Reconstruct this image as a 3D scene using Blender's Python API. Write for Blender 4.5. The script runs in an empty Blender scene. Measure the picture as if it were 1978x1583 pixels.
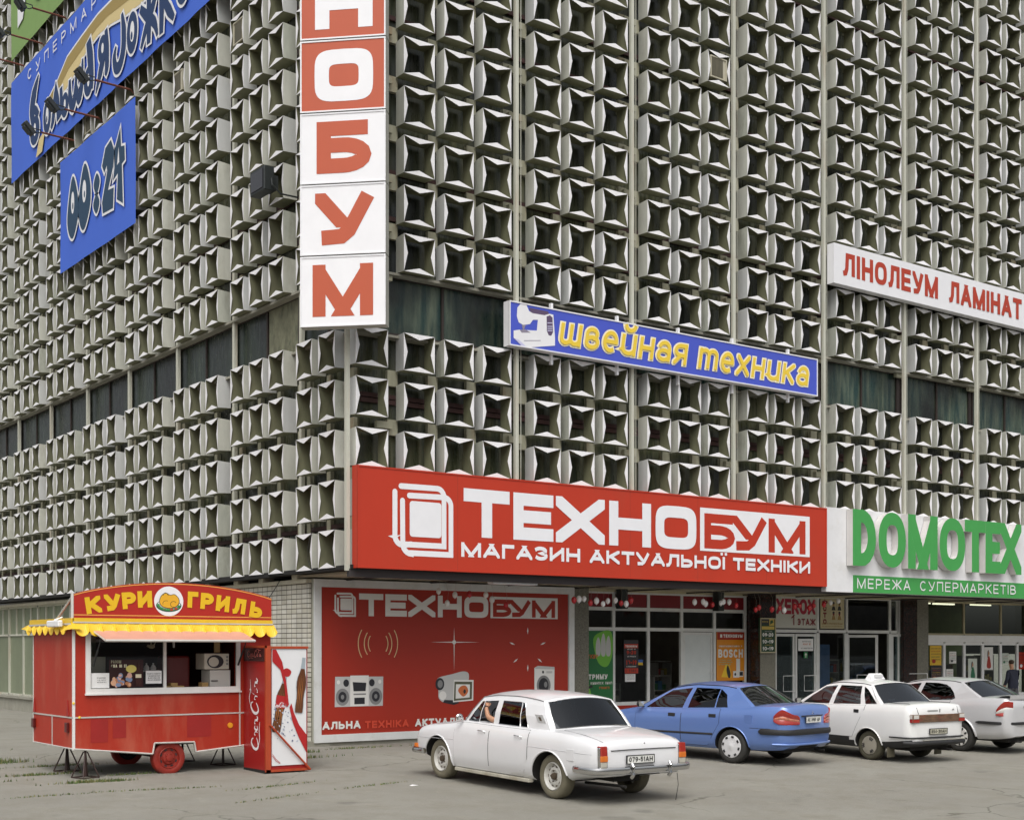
import bpy, bmesh, math, random
from mathutils import Vector, Matrix
from mathutils.geometry import tessellate_polygon
sc = bpy.context.scene
col = sc.collection
R = math.radians
PI = math.pi
rnd = random.Random(7)

# ---------------------------------------------------------------- camera
cd = bpy.data.cameras.new('camera')
cam = bpy.data.objects.new('camera', cd)
col.objects.link(cam)
TH = 0.6392625
CAM = Vector((-13.26115, -23.14961, 2.0991))
cam.location = CAM
cam.rotation_euler = (R(90), 0, -TH)
cd.sensor_width = 36
cd.lens = 47.374
cd.shift_x = 0.0
cd.shift_y = 0.2320
cd.clip_start = 0.1
cd.clip_end = 2000
sc.camera = cam
sc.render.resolution_x, sc.render.resolution_y = 1024, 819

# ---------------------------------------------------------------- sky, sun, exposure
SUN_EL, SUN_AZ = 55, 218          # azimuth of the sun, clockwise from +y
w = bpy.data.worlds.new('World')
sc.world = w
w.use_nodes = True
nt = w.node_tree
bg = nt.nodes['Background']
sky = nt.nodes.new('ShaderNodeTexSky')
sky.sky_type = 'NISHITA'
sky.sun_disc = False
sky.sun_elevation = R(SUN_EL)
sky.sun_rotation = R(SUN_AZ)
sky.air_density = 1.0
sky.dust_density = 6.0
sky.ozone_density = 1.0
hs = nt.nodes.new('ShaderNodeHueSaturation')   # overcast: the cloud layer greys the sky
hs.inputs['Saturation'].default_value = 0.25
nt.links.new(sky.outputs[0], hs.inputs['Color'])
nt.links.new(hs.outputs[0], bg.inputs[0])
bg.inputs[1].default_value = 0.15
sd = bpy.data.lights.new('sun', 'SUN')
sun = bpy.data.objects.new('sun', sd)
col.objects.link(sun)
sd.energy = 1.2
sd.angle = R(60)
sd.color = (1.0, 0.985, 0.94)
dirv = Vector((math.sin(R(SUN_AZ)) * math.cos(R(SUN_EL)), math.cos(R(SUN_AZ)) * math.cos(R(SUN_EL)), math.sin(R(SUN_EL))))
sun.rotation_euler = dirv.to_track_quat('Z', 'Y').to_euler()
sc.view_settings.view_transform = 'Standard'
sc.view_settings.look = 'None'
sc.view_settings.exposure = 0.12
sc.view_settings.gamma = 1.0
try:
    sc.view_settings.use_curve_mapping = False
except Exception:
    pass
sc.cycles.use_denoising = True
sc.cycles.max_bounces = 8
sc.cycles.transparent_max_bounces = 12

# ---------------------------------------------------------------- materials
def C(h):
    h = h.lstrip('#')
    o = []
    for i in (0, 2, 4):
        v = int(h[i:i + 2], 16) / 255
        o.append(v / 12.92 if v <= 0.04045 else ((v + 0.055) / 1.055) ** 2.4)
    return tuple(o)

MATS = {}
def M(name, c, rough=0.6, metal=0.0, spec=0.5, nz=0.0, sc_=(3, 3, 3), dirt=None, dirt_amt=0.5, bump=0.0, bscale=40, coat=0.0, emit=0):
    """procedural Principled material: colour broken up by two world-space noises, optional second (dirt) colour"""
    if name in MATS:
        return MATS[name]
    if isinstance(c, str):
        c = C(c)
    m = bpy.data.materials.new(name)
    m.use_nodes = True
    t = m.node_tree
    N, L = t.nodes, t.links
    p = N['Principled BSDF']
    p.inputs['Roughness'].default_value = rough
    p.inputs['Metallic'].default_value = metal
    p.inputs['Specular IOR Level'].default_value = spec
    p.inputs['Coat Weight'].default_value = coat
    p.inputs['Coat Roughness'].default_value = 0.06
    geo = N.new('ShaderNodeNewGeometry')
    if nz or dirt:
        mp = N.new('ShaderNodeVectorMath'); mp.operation = 'MULTIPLY'
        mp.inputs[1].default_value = sc_
        L.new(geo.outputs['Position'], mp.inputs[0])
        n1 = N.new('ShaderNodeTexNoise'); n1.inputs['Scale'].default_value = 1.0
        n1.inputs['Detail'].default_value = 5; n1.inputs['Roughness'].default_value = 0.65
        L.new(mp.outputs[0], n1.inputs['Vector'])
        mr = N.new('ShaderNodeMapRange')
        mr.inputs['From Min'].default_value = 0.3; mr.inputs['From Max'].default_value = 0.7
        mr.inputs['To Min'].default_value = 1 - nz; mr.inputs['To Max'].default_value = 1 + nz * 0.6
        L.new(n1.outputs['Fac'], mr.inputs['Value'])
        mul = N.new('ShaderNodeVectorMath'); mul.operation = 'SCALE'
        mul.inputs[0].default_value = c
        L.new(mr.outputs[0], mul.inputs['Scale'])
        out = mul.outputs[0]
        if dirt:
            if isinstance(dirt, str):
                dirt = C(dirt)
            n2 = N.new('ShaderNodeTexNoise'); n2.inputs['Scale'].default_value = 0.6
            n2.inputs['Detail'].default_value = 8; n2.inputs['Roughness'].default_value = 0.7
            L.new(mp.outputs[0], n2.inputs['Vector'])
            m2 = N.new('ShaderNodeMapRange')
            m2.inputs['From Min'].default_value = 0.52; m2.inputs['From Max'].default_value = 0.72
            m2.inputs['To Max'].default_value = dirt_amt
            L.new(n2.outputs['Fac'], m2.inputs['Value'])
            mx = N.new('ShaderNodeMix'); mx.data_type = 'RGBA'
            L.new(m2.outputs[0], mx.inputs[0])
            L.new(out, mx.inputs[6])
            mx.inputs[7].default_value = (*dirt, 1)
            out = mx.outputs[2]
        L.new(out, p.inputs['Base Color'])
    else:
        p.inputs['Base Color'].default_value = (*c, 1)
    if bump:
        nb = N.new('ShaderNodeTexNoise'); nb.inputs['Scale'].default_value = bscale; nb.inputs['Detail'].default_value = 6
        L.new(geo.outputs['Position'], nb.inputs['Vector'])
        b = N.new('ShaderNodeBump'); b.inputs['Strength'].default_value = bump; b.inputs['Distance'].default_value = 0.02
        L.new(nb.outputs['Fac'], b.inputs['Height'])
        L.new(b.outputs[0], p.inputs['Normal'])
    if emit:
        p.inputs['Emission Color'].default_value = (*c, 1)
        p.inputs['Emission Strength'].default_value = emit
    MATS[name] = m
    return m

def glass(name, tint, refl=0.12, rough=0.03, base=0.35):
    """window pane: clear tinted transmission plus a mirror-like reflection that grows at grazing angles"""
    if name in MATS:
        return MATS[name]
    if isinstance(tint, str):
        tint = C(tint)
    m = bpy.data.materials.new(name)
    m.use_nodes = True
    t = m.node_tree
    N, L = t.nodes, t.links
    N.remove(N['Principled BSDF'])
    tr = N.new('ShaderNodeBsdfTransparent'); tr.inputs[0].default_value = (*tint, 1)
    gl = N.new('ShaderNodeBsdfGlossy'); gl.inputs['Roughness'].default_value = rough
    gl.inputs['Color'].default_value = (0.9, 0.95, 1, 1)
    fr = N.new('ShaderNodeFresnel'); fr.inputs[0].default_value = 1.5
    ad = N.new('ShaderNodeMath'); ad.operation = 'MULTIPLY_ADD'; ad.inputs[1].default_value = 0.85; ad.inputs[2].default_value = refl
    L.new(fr.outputs[0], ad.inputs[0]); ad.use_clamp = True
    mx = N.new('ShaderNodeMixShader')
    L.new(ad.outputs[0], mx.inputs[0]); L.new(tr.outputs[0], mx.inputs[1]); L.new(gl.outputs[0], mx.inputs[2])
    L.new(mx.outputs[0], N['Material Output'].inputs[0])
    MATS[name] = m
    return m

# ---------------------------------------------------------------- object helpers
def tag(o, label=None, cat=None, group=None, kind=None):
    if label: o['label'] = label
    if cat: o['category'] = cat
    if group: o['group'] = group
    if kind: o['kind'] = kind
    return o

def empty(name, loc=(0, 0, 0), rot=(0, 0, 0), label=None, cat=None, group=None, scale=(1, 1, 1)):
    o = bpy.data.objects.new(name, None)
    o.empty_display_size = 0.2
    col.objects.link(o)
    o.location = loc; o.rotation_euler = rot; o.scale = scale
    return tag(o, label, cat, group)

def copy_tree(o, parent=None):
    c = o.copy(); col.objects.link(c)
    if parent is not None:
        c.parent = parent
    for ch in list(o.children):
        copy_tree(ch, c)
    return c

class MB:
    """collects faces, then links them as one mesh object"""
    def __init__(s):
        s.v = []; s.f = []; s.m = []; s.cur = 0
    def face(s, pts, mi=None):
        n = len(s.v)
        s.v += [tuple(p) for p in pts]
        s.f.append(tuple(range(n, n + len(pts))))
        s.m.append(s.cur if mi is None else mi)
    def mesh(s, vs, fs, mi=None):
        n = len(s.v)
        s.v += [tuple(p) for p in vs]
        for f in fs:
            s.f.append(tuple(i + n for i in f)); s.m.append(s.cur if mi is None else mi)
    def box(s, x0, x1, y0, y1, z0, z1, mi=None):
        vs = [(x, y, z) for z in (z0, z1) for y in (y0, y1) for x in (x0, x1)]
        s.mesh(vs, [(0, 2, 3, 1), (4, 5, 7, 6), (0, 1, 5, 4), (2, 6, 7, 3), (0, 4, 6, 2), (1, 3, 7, 5)], mi)
    def obox(s, c, ax, ay, az, hx, hy, hz, mi=None):
        c = Vector(c); ax = Vector(ax).normalized() * hx; ay = Vector(ay).normalized() * hy; az = Vector(az).normalized() * hz
        vs = [c + ax * i + ay * j + az * k for k in (-1, 1) for j in (-1, 1) for i in (-1, 1)]
        s.mesh(vs, [(0, 2, 3, 1), (4, 5, 7, 6), (0, 1, 5, 4), (2, 6, 7, 3), (0, 4, 6, 2), (1, 3, 7, 5)], mi)
    def tube(s, pts, r, n=8, mi=None, caps=True):
        pts = [Vector(p) for p in pts]
        rings = []
        up = Vector((0, 0, 1))
        for i, p in enumerate(pts):
            d = (pts[min(i + 1, len(pts) - 1)] - pts[max(i - 1, 0)]).normalized()
            a = d.cross(up)
            if a.length < 0.05:
                a = d.cross(Vector((1, 0, 0)))
            a.normalize(); b = d.cross(a).normalized()
            rr = r[i] if isinstance(r, (list, tuple)) else r
            rings.append([p + (a * math.cos(2 * PI * k / n) + b * math.sin(2 * PI * k / n)) * rr for k in range(n)])
        vs = [q for rg in rings for q in rg]
        fs = []
        for i in range(len(rings) - 1):
            for k in range(n):
                a = i * n + k; b = i * n + (k + 1) % n
                fs.append((a, b, b + n, a + n))
        if caps:
            fs.append(tuple(range(n))[::-1]); fs.append(tuple(range((len(rings) - 1) * n, len(rings) * n)))
        s.mesh(vs, fs, mi)
    def lathe(s, prof, n=32, origin=(0, 0, 0), axis='y', mi=None):
        """prof: list of (radius, along axis); closed polygons not capped"""
        o = Vector(origin); vs = []; fs = []
        for (r, h) in prof:
            for k in range(n):
                a = 2 * PI * k / n
                c, d = math.cos(a) * r, math.sin(a) * r
                vs.append(o + (Vector((c, h, d)) if axis == 'y' else Vector((c, d, h)) if axis == 'z' else Vector((h, c, d))))
        for i in range(len(prof) - 1):
            for k in range(n):
                a = i * n + k; b = i * n + (k + 1) % n
                fs.append((a, b, b + n, a + n))
        s.mesh(vs, fs, mi)
    def ball(s, c, rx, ry, rz, n=12, m_=8, mi=None):
        c = Vector(c); vs = [c + Vector((0, 0, -rz))]; fs = []
        for i in range(1, m_):
            t = -PI / 2 + PI * i / m_
            for k in range(n):
                a = 2 * PI * k / n
                vs.append(c + Vector((rx * math.cos(t) * math.cos(a), ry * math.cos(t) * math.sin(a), rz * math.sin(t))))
        vs.append(c + Vector((0, 0, rz)))
        for k in range(n):
            fs.append((0, 1 + (k + 1) % n, 1 + k))
            fs.append((len(vs) - 1, len(vs) - 1 - n + k, len(vs) - 1 - n + (k + 1) % n))
        for i in range(m_ - 2):
            for k in range(n):
                a = 1 + i * n + k; b = 1 + i * n + (k + 1) % n
                fs.append((a, b, b + n, a + n))
        s.mesh(vs, fs, mi)
    def build(s, name, mats, parent=None, smooth=None, bevel=0, loc=None, merge=False):
        me = bpy.data.meshes.new(name)
        me.from_pydata(s.v, [], s.f)
        if not isinstance(mats, (list, tuple)):
            mats = [mats]
        for m in mats:
            me.materials.append(m)
        me.polygons.foreach_set('material_index', s.m)
        if merge:
            bm = bmesh.new(); bm.from_mesh(me)
            bmesh.ops.remove_doubles(bm, verts=bm.verts, dist=1e-4)
            bmesh.ops.recalc_face_normals(bm, faces=bm.faces)
            bm.to_mesh(me); bm.free()
        if smooth:
            me.polygons.foreach_set('use_smooth', [True] * len(me.polygons))
            me.set_sharp_from_angle(angle=R(smooth))
        me.update()
        o = bpy.data.objects.new(name, me)
        col.objects.link(o)
        if parent is not None:
            o.parent = parent
        if loc is not None:
            o.location = loc
        if bevel:
            b = o.modifiers.new('edge', 'BEVEL'); b.width = bevel; b.segments = 2; b.limit_method = 'ANGLE'; b.angle_limit = R(40)
        return o

class Frame:
    """a flat face in the world: origin, u to the viewer's right, v up, n towards the viewer"""
    def __init__(s, o, u, n):
        s.o = Vector(o); s.u = Vector(u).normalized(); s.n = Vector(n).normalized(); s.v = Vector((0, 0, 1))
    def P(s, u, v, lift=0.0):
        return s.o + s.u * u + s.v * v + s.n * lift
def FR(p=0.0, y=None):       # faces parallel to the entrance front; u = x, v = z
    return Frame((0, -p if y is None else y, 0), (1, 0, 0), (0, -1, 0))
def FL(p=0.0, x=None):       # faces parallel to the long side; u = -y, v = z
    return Frame((-p if x is None else x, 0, 0), (0, -1, 0), (-1, 0, 0))

def clip_band(poly, lo, hi):
    for sgn, lim in ((1, lo), (-1, hi)):
        out = []
        for i in range(len(poly)):
            a, b = poly[i], poly[(i + 1) % len(poly)]
            da, db = sgn * (a[1] - lim), sgn * (b[1] - lim)
            if da >= 0: out.append(a)
            if da * db < 0:
                t = da / (da - db)
                out.append((a[0] + (b[0] - a[0]) * t, a[1] + (b[1] - a[1]) * t))
        poly = out
        if not poly: return poly
    return poly

def stroke_poly(pts, t, closed=False, cap=0.0, round_=False):
    """outline polygon (list of loops) of a thick polyline"""
    n = len(pts)
    P = [Vector(p) for p in pts]
    Lf, Rt = [], []
    h = t if isinstance(t, list) else t / 2
    for i in range(n):
        a = P[(i - 1) % n] if (closed or i > 0) else None
        b = P[(i + 1) % n] if (closed or i < n - 1) else None
        if a is None: d = (b - P[i]).normalized(); nn = Vector((-d.y, d.x)); k = 1
        elif b is None: d = (P[i] - a).normalized(); nn = Vector((-d.y, d.x)); k = 1
        else:
            d1 = (P[i] - a).normalized(); d2 = (b - P[i]).normalized()
            n1 = Vector((-d1.y, d1.x)); n2 = Vector((-d2.y, d2.x))
            nn = n1 + n2
            if nn.length < 1e-4: nn = n1
            nn.normalize(); k = 1 / max(0.35, nn.dot(n1))
        hh = h[i] if isinstance(h, list) else h
        Lf.append(P[i] + nn * hh * k); Rt.append(P[i] - nn * hh * k)
    if closed:
        return [[tuple(q) for q in Lf], [tuple(q) for q in Rt]]
    if cap:
        d = (P[1] - P[0]).normalized() * cap; Lf[0] = Lf[0] - d; Rt[0] = Rt[0] - d
        d = (P[-1] - P[-2]).normalized() * cap; Lf[-1] = Lf[-1] + d; Rt[-1] = Rt[-1] + d
    if round_:
        d0 = (P[0] - P[1]).normalized(); d1 = (P[-1] - P[-2]).normalized()
        e0 = []; e1 = []
        for k in range(1, 6):
            a = PI / 2 - PI * k / 6
            s_ = Vector((-d1.y, d1.x))
            e1.append(P[-1] + (d1 * math.cos(a) + s_ * math.sin(a)) * h)
            s0 = Vector((-d0.y, d0.x))
            e0.append(P[0] + (d0 * math.cos(a) + s0 * math.sin(a)) * h)
        return [[tuple(q) for q in Lf + e1 + Rt[::-1] + e0]]
    return [[tuple(q) for q in Lf + Rt[::-1]]]

class Sheet(MB):
    """flat lettering and artwork on a Frame; every piece lies a hair above the one before"""
    def __init__(s, fr, lift=0.004):
        super().__init__(); s.fr = fr; s.lift = lift; s.k = 0; s.mp = None; s.thick = 0; s.step = 0.0003
    def poly(s, loops, mi=0, lift=None):
        if loops and not isinstance(loops[0][0], (tuple, list, Vector)):
            loops = [loops]
        if s.mp: loops = [[s.mp(p) for p in lp] for lp in loops]
        z = s.lift + s.step * (s.k % 60) if lift is None else lift
        s.k += 1
        L3 = [[Vector((p[0], p[1], 0)) for p in lp] for lp in loops]
        tris = tessellate_polygon(L3)
        flat = [p for lp in loops for p in lp]
        s.mesh([s.fr.P(p[0], p[1], z) for p in flat], [tuple(t) if _area([flat[i] for i in t]) > 0 else tuple(t)[::-1] for t in tris], mi)
        if s.thick:
            for lp in loops:
                for i in range(len(lp)):
                    a, b = lp[i], lp[(i + 1) % len(lp)]
                    s.face([s.fr.P(*a, z), s.fr.P(*b, z), s.fr.P(*b, z - s.thick), s.fr.P(*a, z - s.thick)], s.side)
    def rect(s, u0, v0, u1, v1, mi=0, lift=None):
        s.poly([(u0, v0), (u1, v0), (u1, v1), (u0, v1)], mi, lift)
    def disc(s, u, v, ru, rv=None, mi=0, n=28, lift=None):
        rv = rv or ru
        s.poly([(u + ru * math.cos(2 * PI * i / n), v + rv * math.sin(2 * PI * i / n)) for i in range(n)], mi, lift)
    def line(s, pts, t, mi=0, closed=False, cap=0.0, round_=False):
        s.poly(stroke_poly(pts, t, closed, cap, round_), mi)
def _area(p):
    return sum(p[i][0] * p[(i + 1) % len(p)][1] - p[(i + 1) % len(p)][0] * p[i][1] for i in range(len(p)))

def arc(cx, cy, rx, ry, a0, a1, n=10):
    return [(cx + rx * math.cos(R(a0 + (a1 - a0) * i / n)), cy + ry * math.sin(R(a0 + (a1 - a0) * i / n))) for i in range(n + 1)]
def sq_ring(p=2.6, n=36):
    o = []
    for i in range(n):
        a = 2 * PI * i / n
        c, d = math.cos(a), math.sin(a)
        o.append((0.5 + 0.5 * math.copysign(abs(c) ** (2 / p), c), 0.5 + 0.5 * math.copysign(abs(d) ** (2 / p), d)))
    return o
def bowl(y0, y1, xs=0.5, x0=0.0, xe=1.0):
    m = (y0 + y1) / 2
    return [(x0, y1), (xs, y1)] + arc(xs, m, xe - xs, (y1 - y0) / 2, 78, -78, 8) + [(xs, y0), (x0, y0)]
S_ = [(0, 0), (0, 1)]
# glyphs: (relative width, strokes on the unit box of stroke centre lines)
G = {
 'А': (.95, [[(0, 0), (.5, 1)], [(.5, 1), (1, 0)], [(.2, .28), (.8, .28)]]),
 'Б': (.85, [S_, [(0, 1), (.92, 1)], bowl(0, .55)]),
 'В': (.86, [S_, bowl(.52, 1, .5, 0, .9), bowl(0, .52)]),
 'Г': (.72, [S_, [(0, 1), (1, 1)]]),
 'Е': (.78, [S_, [(0, 1), (1, 1)], [(0, .5), (.92, .5)], [(0, 0), (1, 0)]]),
 'Ж': (1.3, [[(.5, 0), (.5, 1)], [(0, 1), (.42, .5)], [(0, 0), (.42, .5)], [(1, 1), (.58, .5)], [(1, 0), (.58, .5)]]),
 'З': (.8, [arc(.45, .76, .5, .24, 150, -80, 10) + arc(.5, .26, .5, .26, 80, -150, 10)]),
 'И': (.9, [S_, [(1, 0), (1, 1)], [(.02, .06), (.98, .94)]]),
 'К': (.88, [S_, [(.0, .42), (.95, 1)], [(.3, .58), (1, 0)]]),
 'Л': (.9, [[(1, 0), (1, 1), (.3, 1), (.24, .3), (.1, .03), (-.06, 0)]]),
 'М': (1.12, [S_, [(1, 0), (1, 1)], [(0, 1), (.5, .0)], [(1, 1), (.5, .0)]]),
 'Н': (.88, [S_, [(1, 0), (1, 1)], [(0, .5), (1, .5)]]),
 'О': (.95, ['ring']),
 'П': (.88, [[(0, 0), (0, 1), (1, 1), (1, 0)]]),
 'Р': (.84, [S_, bowl(.42, 1)]),
 'С': (.88, [arc(.5, .5, .5, .5, 48, 312, 18)]),
 'Т': (.85, [[(.5, 0), (.5, 1)], [(0, 1), (1, 1)]]),
 'У': (.9, [[(0, 1), (.52, .3)], [(1, 1), (.62, .18), (.45, .02), (.1, 0)]]),
 'Ф': (1.1, [[(.5, 0), (.5, 1)], arc(.5, .52, .5, .3, 0, 359, 24)]),
 'Х': (.95, [[(0, 0), (1, 1)], [(0, 1), (1, 0)]]),
 'Ь': (.84, [S_, bowl(0, .56)]),
 'Э': (.86, [arc(.45, .5, .5, .5, 132, -132, 18), [(.35, .5), (.9, .5)]]),
 'Я': (.86, [[(1, 0), (1, 1)], [(1 - a, b) for a, b in bowl(.42, 1)], [(0, 0), (.55, .45)]]),
 'І': (.0, [S_]),
 'Ї': (.0, [S_, 'dots']),
 'D': (.9, [S_, bowl(0, 1, .35)]),
 'L': (.72, [[(0, 1), (0, 0), (1, 0)]]),
 'S': (.8, [arc(.5, .75, .5, .25, 25, 262, 10) + arc(.5, .25, .5, .25, 82, -155, 10)]),
 'U': (.86, [[(0, 1)] + arc(.5, .35, .5, .35, 180, 360, 10) + [(1, 1)]]),
 'R': (.88, [S_, bowl(.44, 1), [(.5, .44), (1, 0)]]),
 'N': (.9, [S_, [(1, 0), (1, 1)], [(.02, .94), (.98, .06)]]),
 '0': (.7, [arc(.5, .5, .5, .5, 0, 359, 24)]),
 '1': (.35, [[(.8, 0), (.8, 1)], [(.8, 1), (0, .7)]]),
 '2': (.7, [arc(.5, .73, .5, .27, 160, -30, 8) + [(0, 0), (1, 0)]]),
 '3': (.7, [arc(.45, .76, .48, .24, 150, -80, 10) + arc(.5, .26, .5, .26, 80, -150, 10)]),
 '4': (.75, [[(.75, 0), (.75, 1), (0, .28), (1, .28)]]),
 '5': (.7, [[(.95, 1), (.1, 1), (.02, .55)] + arc(.48, .32, .5, .32, 130, -150, 10)]),
 '6': (.7, [arc(.5, .3, .5, .3, 0, 359, 18), arc(.9, .3, .9, .72, 180, 105, 8)]),
 '7': (.68, [[(0, 1), (1, 1), (.35, 0)]]),
 '8': (.7, [arc(.5, .75, .43, .25, 0, 359, 16), arc(.5, .26, .5, .26, 0, 359, 18)]),
 '9': (.7, [arc(.5, .7, .5, .3, 0, 359, 18), arc(.1, .7, .9, .72, 0, -75, 8)]),
 '-': (.4, [[(0, .45), (1, .45)]]),
 '.': (.0, [[(0, 0), (0, .02)]]), ':': (.0, [[(0, .2), (0, .24)], [(0, .72), (0, .76)]]),
 '!': (.0, [[(0, .3), (0, 1)], [(0, 0), (0, .02)]]),
 # lower-case italic-style forms
 'ш': (1.15, [[(0, 1), (0, .3)] + arc(.25, .26, .25, .26, 180, 360, 8) + [(.5, 1)], [(.5, .3)] + arc(.75, .26, .25, .26, 180, 360, 8) + [(1, 1)], [(1, 1), (1, 0)]]),
 'в': (.8, [[(.02, .3)] + arc(.45, .74, .43, .26, 180, -70, 12), arc(.5, .28, .5, .28, 0, 359, 20)]),
 'е': (.84, [arc(.5, .5, .5, .5, -62, -360, 20), [(.06, .5), (.94, .5)]]),
 'й': (.86, [[(0, 1), (0, .3)] + arc(.5, .3, .5, .3, 180, 360, 8) + [(1, 1)], [(1, 1), (1, 0)], arc(.5, 1.62, .4, .3, 190, 350, 8)]),
 'и': (.86, [[(0, 1), (0, .3)] + arc(.5, .3, .5, .3, 180, 360, 8) + [(1, 1)], [(1, 1), (1, 0)]]),
 'н': (.84, [S_, [(1, 0), (1, 1)], [(0, .5), (1, .5)]]),
 'а': (.82, [[(1, 0), (1, .62)] + arc(.52, .66, .46, .34, 10, 160, 8), arc(.5, .28, .5, .28, 0, 359, 18)]),
 'я': (.8, [[(1, 0), (1, 1)], [(1 - a, b) for a, b in bowl(.42, 1)], [(0, 0), (.55, .45)]]),
 'т': (1.2, [S_, [(0, .7)] + arc(.25, .74, .25, .26, 180, 0, 8) + [(.5, 0)], [(.5, .7)] + arc(.75, .74, .25, .26, 180, 0, 8) + [(1, 0)]]),
 'х': (.85, [[(0, 0), (1, 1)], [(0, 1), (1, 0)]]),
 'к': (.82, [S_, [(.0, .42), (.95, 1)], [(.3, .58), (1, 0)]]),
}
for a, b in zip('AEMOTXBHCPKI', 'АЕМОТХВНСРКІ'):
    G[a] = G[b]

def glyph(sh, ch, x, y, W, H, t, mi, shear=0.0, grow=0.0, rot=0.0, sq=2.6, th=None):
    """one letter whose outer box is W x H with its corner at (x, y); grow fattens it for an outline"""
    if ch not in G:
        return
    iw, ih = W - t, H - t
    if sh.thick: sh.k0 = getattr(sh, 'k0', 0)
    tt = t + 2 * grow
    def mp(p):
        return (t / 2 + p[0] * iw, t / 2 + p[1] * ih)
    cr, sr = math.cos(rot), math.sin(rot)
    def place(q):
        a, b = q[0] + shear * q[1], q[1]
        a2, b2 = a - W / 2, b - H / 2
        return (x + W / 2 + a2 * cr - b2 * sr, y + H / 2 + a2 * sr + b2 * cr)
    for si, st in enumerate(G[ch][1]):
        if sh.thick:
            grow = .0015 * si; tt = t + 2 * grow
        if st == 'dots':
            for dx in (-.9, .9):
                sh.poly([place(q) for q in ((t / 2 + dx * t - tt / 2, H + .45 * t - grow), (t / 2 + dx * t + tt / 2, H + .45 * t - grow), (t / 2 + dx * t + tt / 2, H + 1.3 * t + grow), (t / 2 + dx * t - tt / 2, H + 1.3 * t + grow))], mi)
            continue
        if st == 'ring':
            lo = [[(W / 2 + (q[0] - .5) * (W + 2 * grow), H / 2 + (q[1] - .5) * (H + 2 * grow)) for q in sq_ring(sq)],
                  [(W / 2 + (q[0] - .5) * max(.01, W - 2 * t - 2 * grow), H / 2 + (q[1] - .5) * max(.01, H - 2 * t - 2 * grow)) for q in sq_ring(sq + .6)]]
            sh.poly([[place(q) for q in l] for l in lo], mi)
            continue
        pts = [mp(p) for p in st]
        closed = math.dist(st[0], st[-1]) < 0.02 and len(st) > 4
        if closed:
            pts = pts[:-1]
            loops = stroke_poly(pts, tt, True)
        else:
            diag = len(st) == 2 and abs(st[0][0] - st[1][0]) > .03 and abs(st[0][1] - st[1][1]) > .03
            if diag:
                lp = stroke_poly(pts, tt * 1.0, False, t)[0]
                lo = -grow if min(st[0][1], st[1][1]) < .1 else min(pts[0][1], pts[1][1]) - t * .1 - grow
                hi = H + grow if max(st[0][1], st[1][1]) > .9 else max(pts[0][1], pts[1][1]) + t * .1 + grow
                lp = clip_band(lp, lo, hi)
                loops = [[(b_, a_) for a_, b_ in clip_band([(b_, a_) for a_, b_ in lp], -grow, W + grow)]]
            else:
                loops = stroke_poly(pts, tt, False, t / 2 + grow if len(st) == 2 else t * .35 + grow)
                if len(st) > 2:
                    loops = [l if max(q[1] for q in l) > H + t or ch in 'йЙ' else l for l in loops]
        loops = [l for l in loops if len(l) > 2]
        if loops:
            sh.poly([[place(q) for q in l] for l in loops], mi)

def text(sh, s, x, y, H, t, width=None, mi=0, gap=0.18, wf=1.0, shear=0.0, outline=None, omi=None, sq=2.6):
    """a line of lettering; fitted to `width` when given"""
    def nat(f):
        tot = 0
        for i, ch in enumerate(s):
            tot += (.35 * H * f if ch == ' ' else max(t, G.get(ch, (.8,))[0] * H * f)) + (gap * H if i < len(s) - 1 else 0)
        return tot
    if width:
        lo, hi = .05, 5.0
        for _ in range(40):
            md = (lo + hi) / 2
            if nat(md) > width: hi = md
            else: lo = md
        wf = lo
    boxes = []
    cx = x
    for ch in s:
        W = .35 * H * wf if ch == ' ' else max(t, G.get(ch, (.8,))[0] * H * wf)
        boxes.append((ch, cx, W)); cx += W + gap * H
    if outline:
        st0 = sh.step; sh.step = .0001
        for ch, a, W in boxes: glyph(sh, ch, a, y, W, H, t, omi, shear, outline, 0, sq)
        sh.step = st0; sh.lift += .008
    for ch, a, W in boxes:
        glyph(sh, ch, a, y, W, H, t, mi, shear, 0, 0, sq)
    return cx
# ================================================================ materials of the place
m_side = [M('panel_grey', (.56, .565, .50), .55, nz=.14, sc_=(2.2, 2.2, .9), dirt=(.27, .26, .19), dirt_amt=.55),
          M('panel_grey_worn', (.46, .475, .41), .6, nz=.18, sc_=(3, 3, 1.1), dirt=(.20, .19, .13), dirt_amt=.75),
          M('panel_grey_pale', (.58, .59, .58), .5, nz=.10, sc_=(2, 2, .8), dirt=(.33, .32, .25), dirt_amt=.4)]
m_in = M('panel_inside_olive_shade', (.19, .19, .115), .6, nz=.2, sc_=(3, 3, 1.2), dirt=(.11, .11, .07), dirt_amt=.6)  # grimy olive, darkened further to paint shade inside and under the boxes
m_lip = M('panel_lip', (.80, .79, .80), .5, nz=.05, sc_=(4, 4, 4), dirt=(.5, .48, .40), dirt_amt=.35)
m_post = M('post_cream', (.34, .33, .24), .7, nz=.2, sc_=(4, 4, 1), dirt=(.25, .14, .06), dirt_amt=.6)
m_tube = M('mullion_paint', (.52, .52, .44), .55, nz=.12, sc_=(5, 5, .7), dirt=(.32, .20, .10), dirt_amt=.6)
m_rail = M('rail_oxide_red', (.045, .016, .014), .7, nz=.3)
m_dark = M('dark_gap', (.012, .011, .010), .9)
m_conc = M('concrete', (.30, .29, .24), .85, nz=.2, sc_=(2, 2, 2), dirt=(.14, .13, .09), dirt_amt=.6, bump=.3)
m_soff = M('soffit_tan', (.42, .37, .27), .8, nz=.15)
m_steel = M('white_steel', (.66, .67, .66), .45, nz=.06, dirt=(.4, .38, .3), dirt_amt=.35)
m_white = M('white_plastic', (.80, .80, .80), .4, nz=.03, dirt=(.6, .58, .5), dirt_amt=.25)
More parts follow.
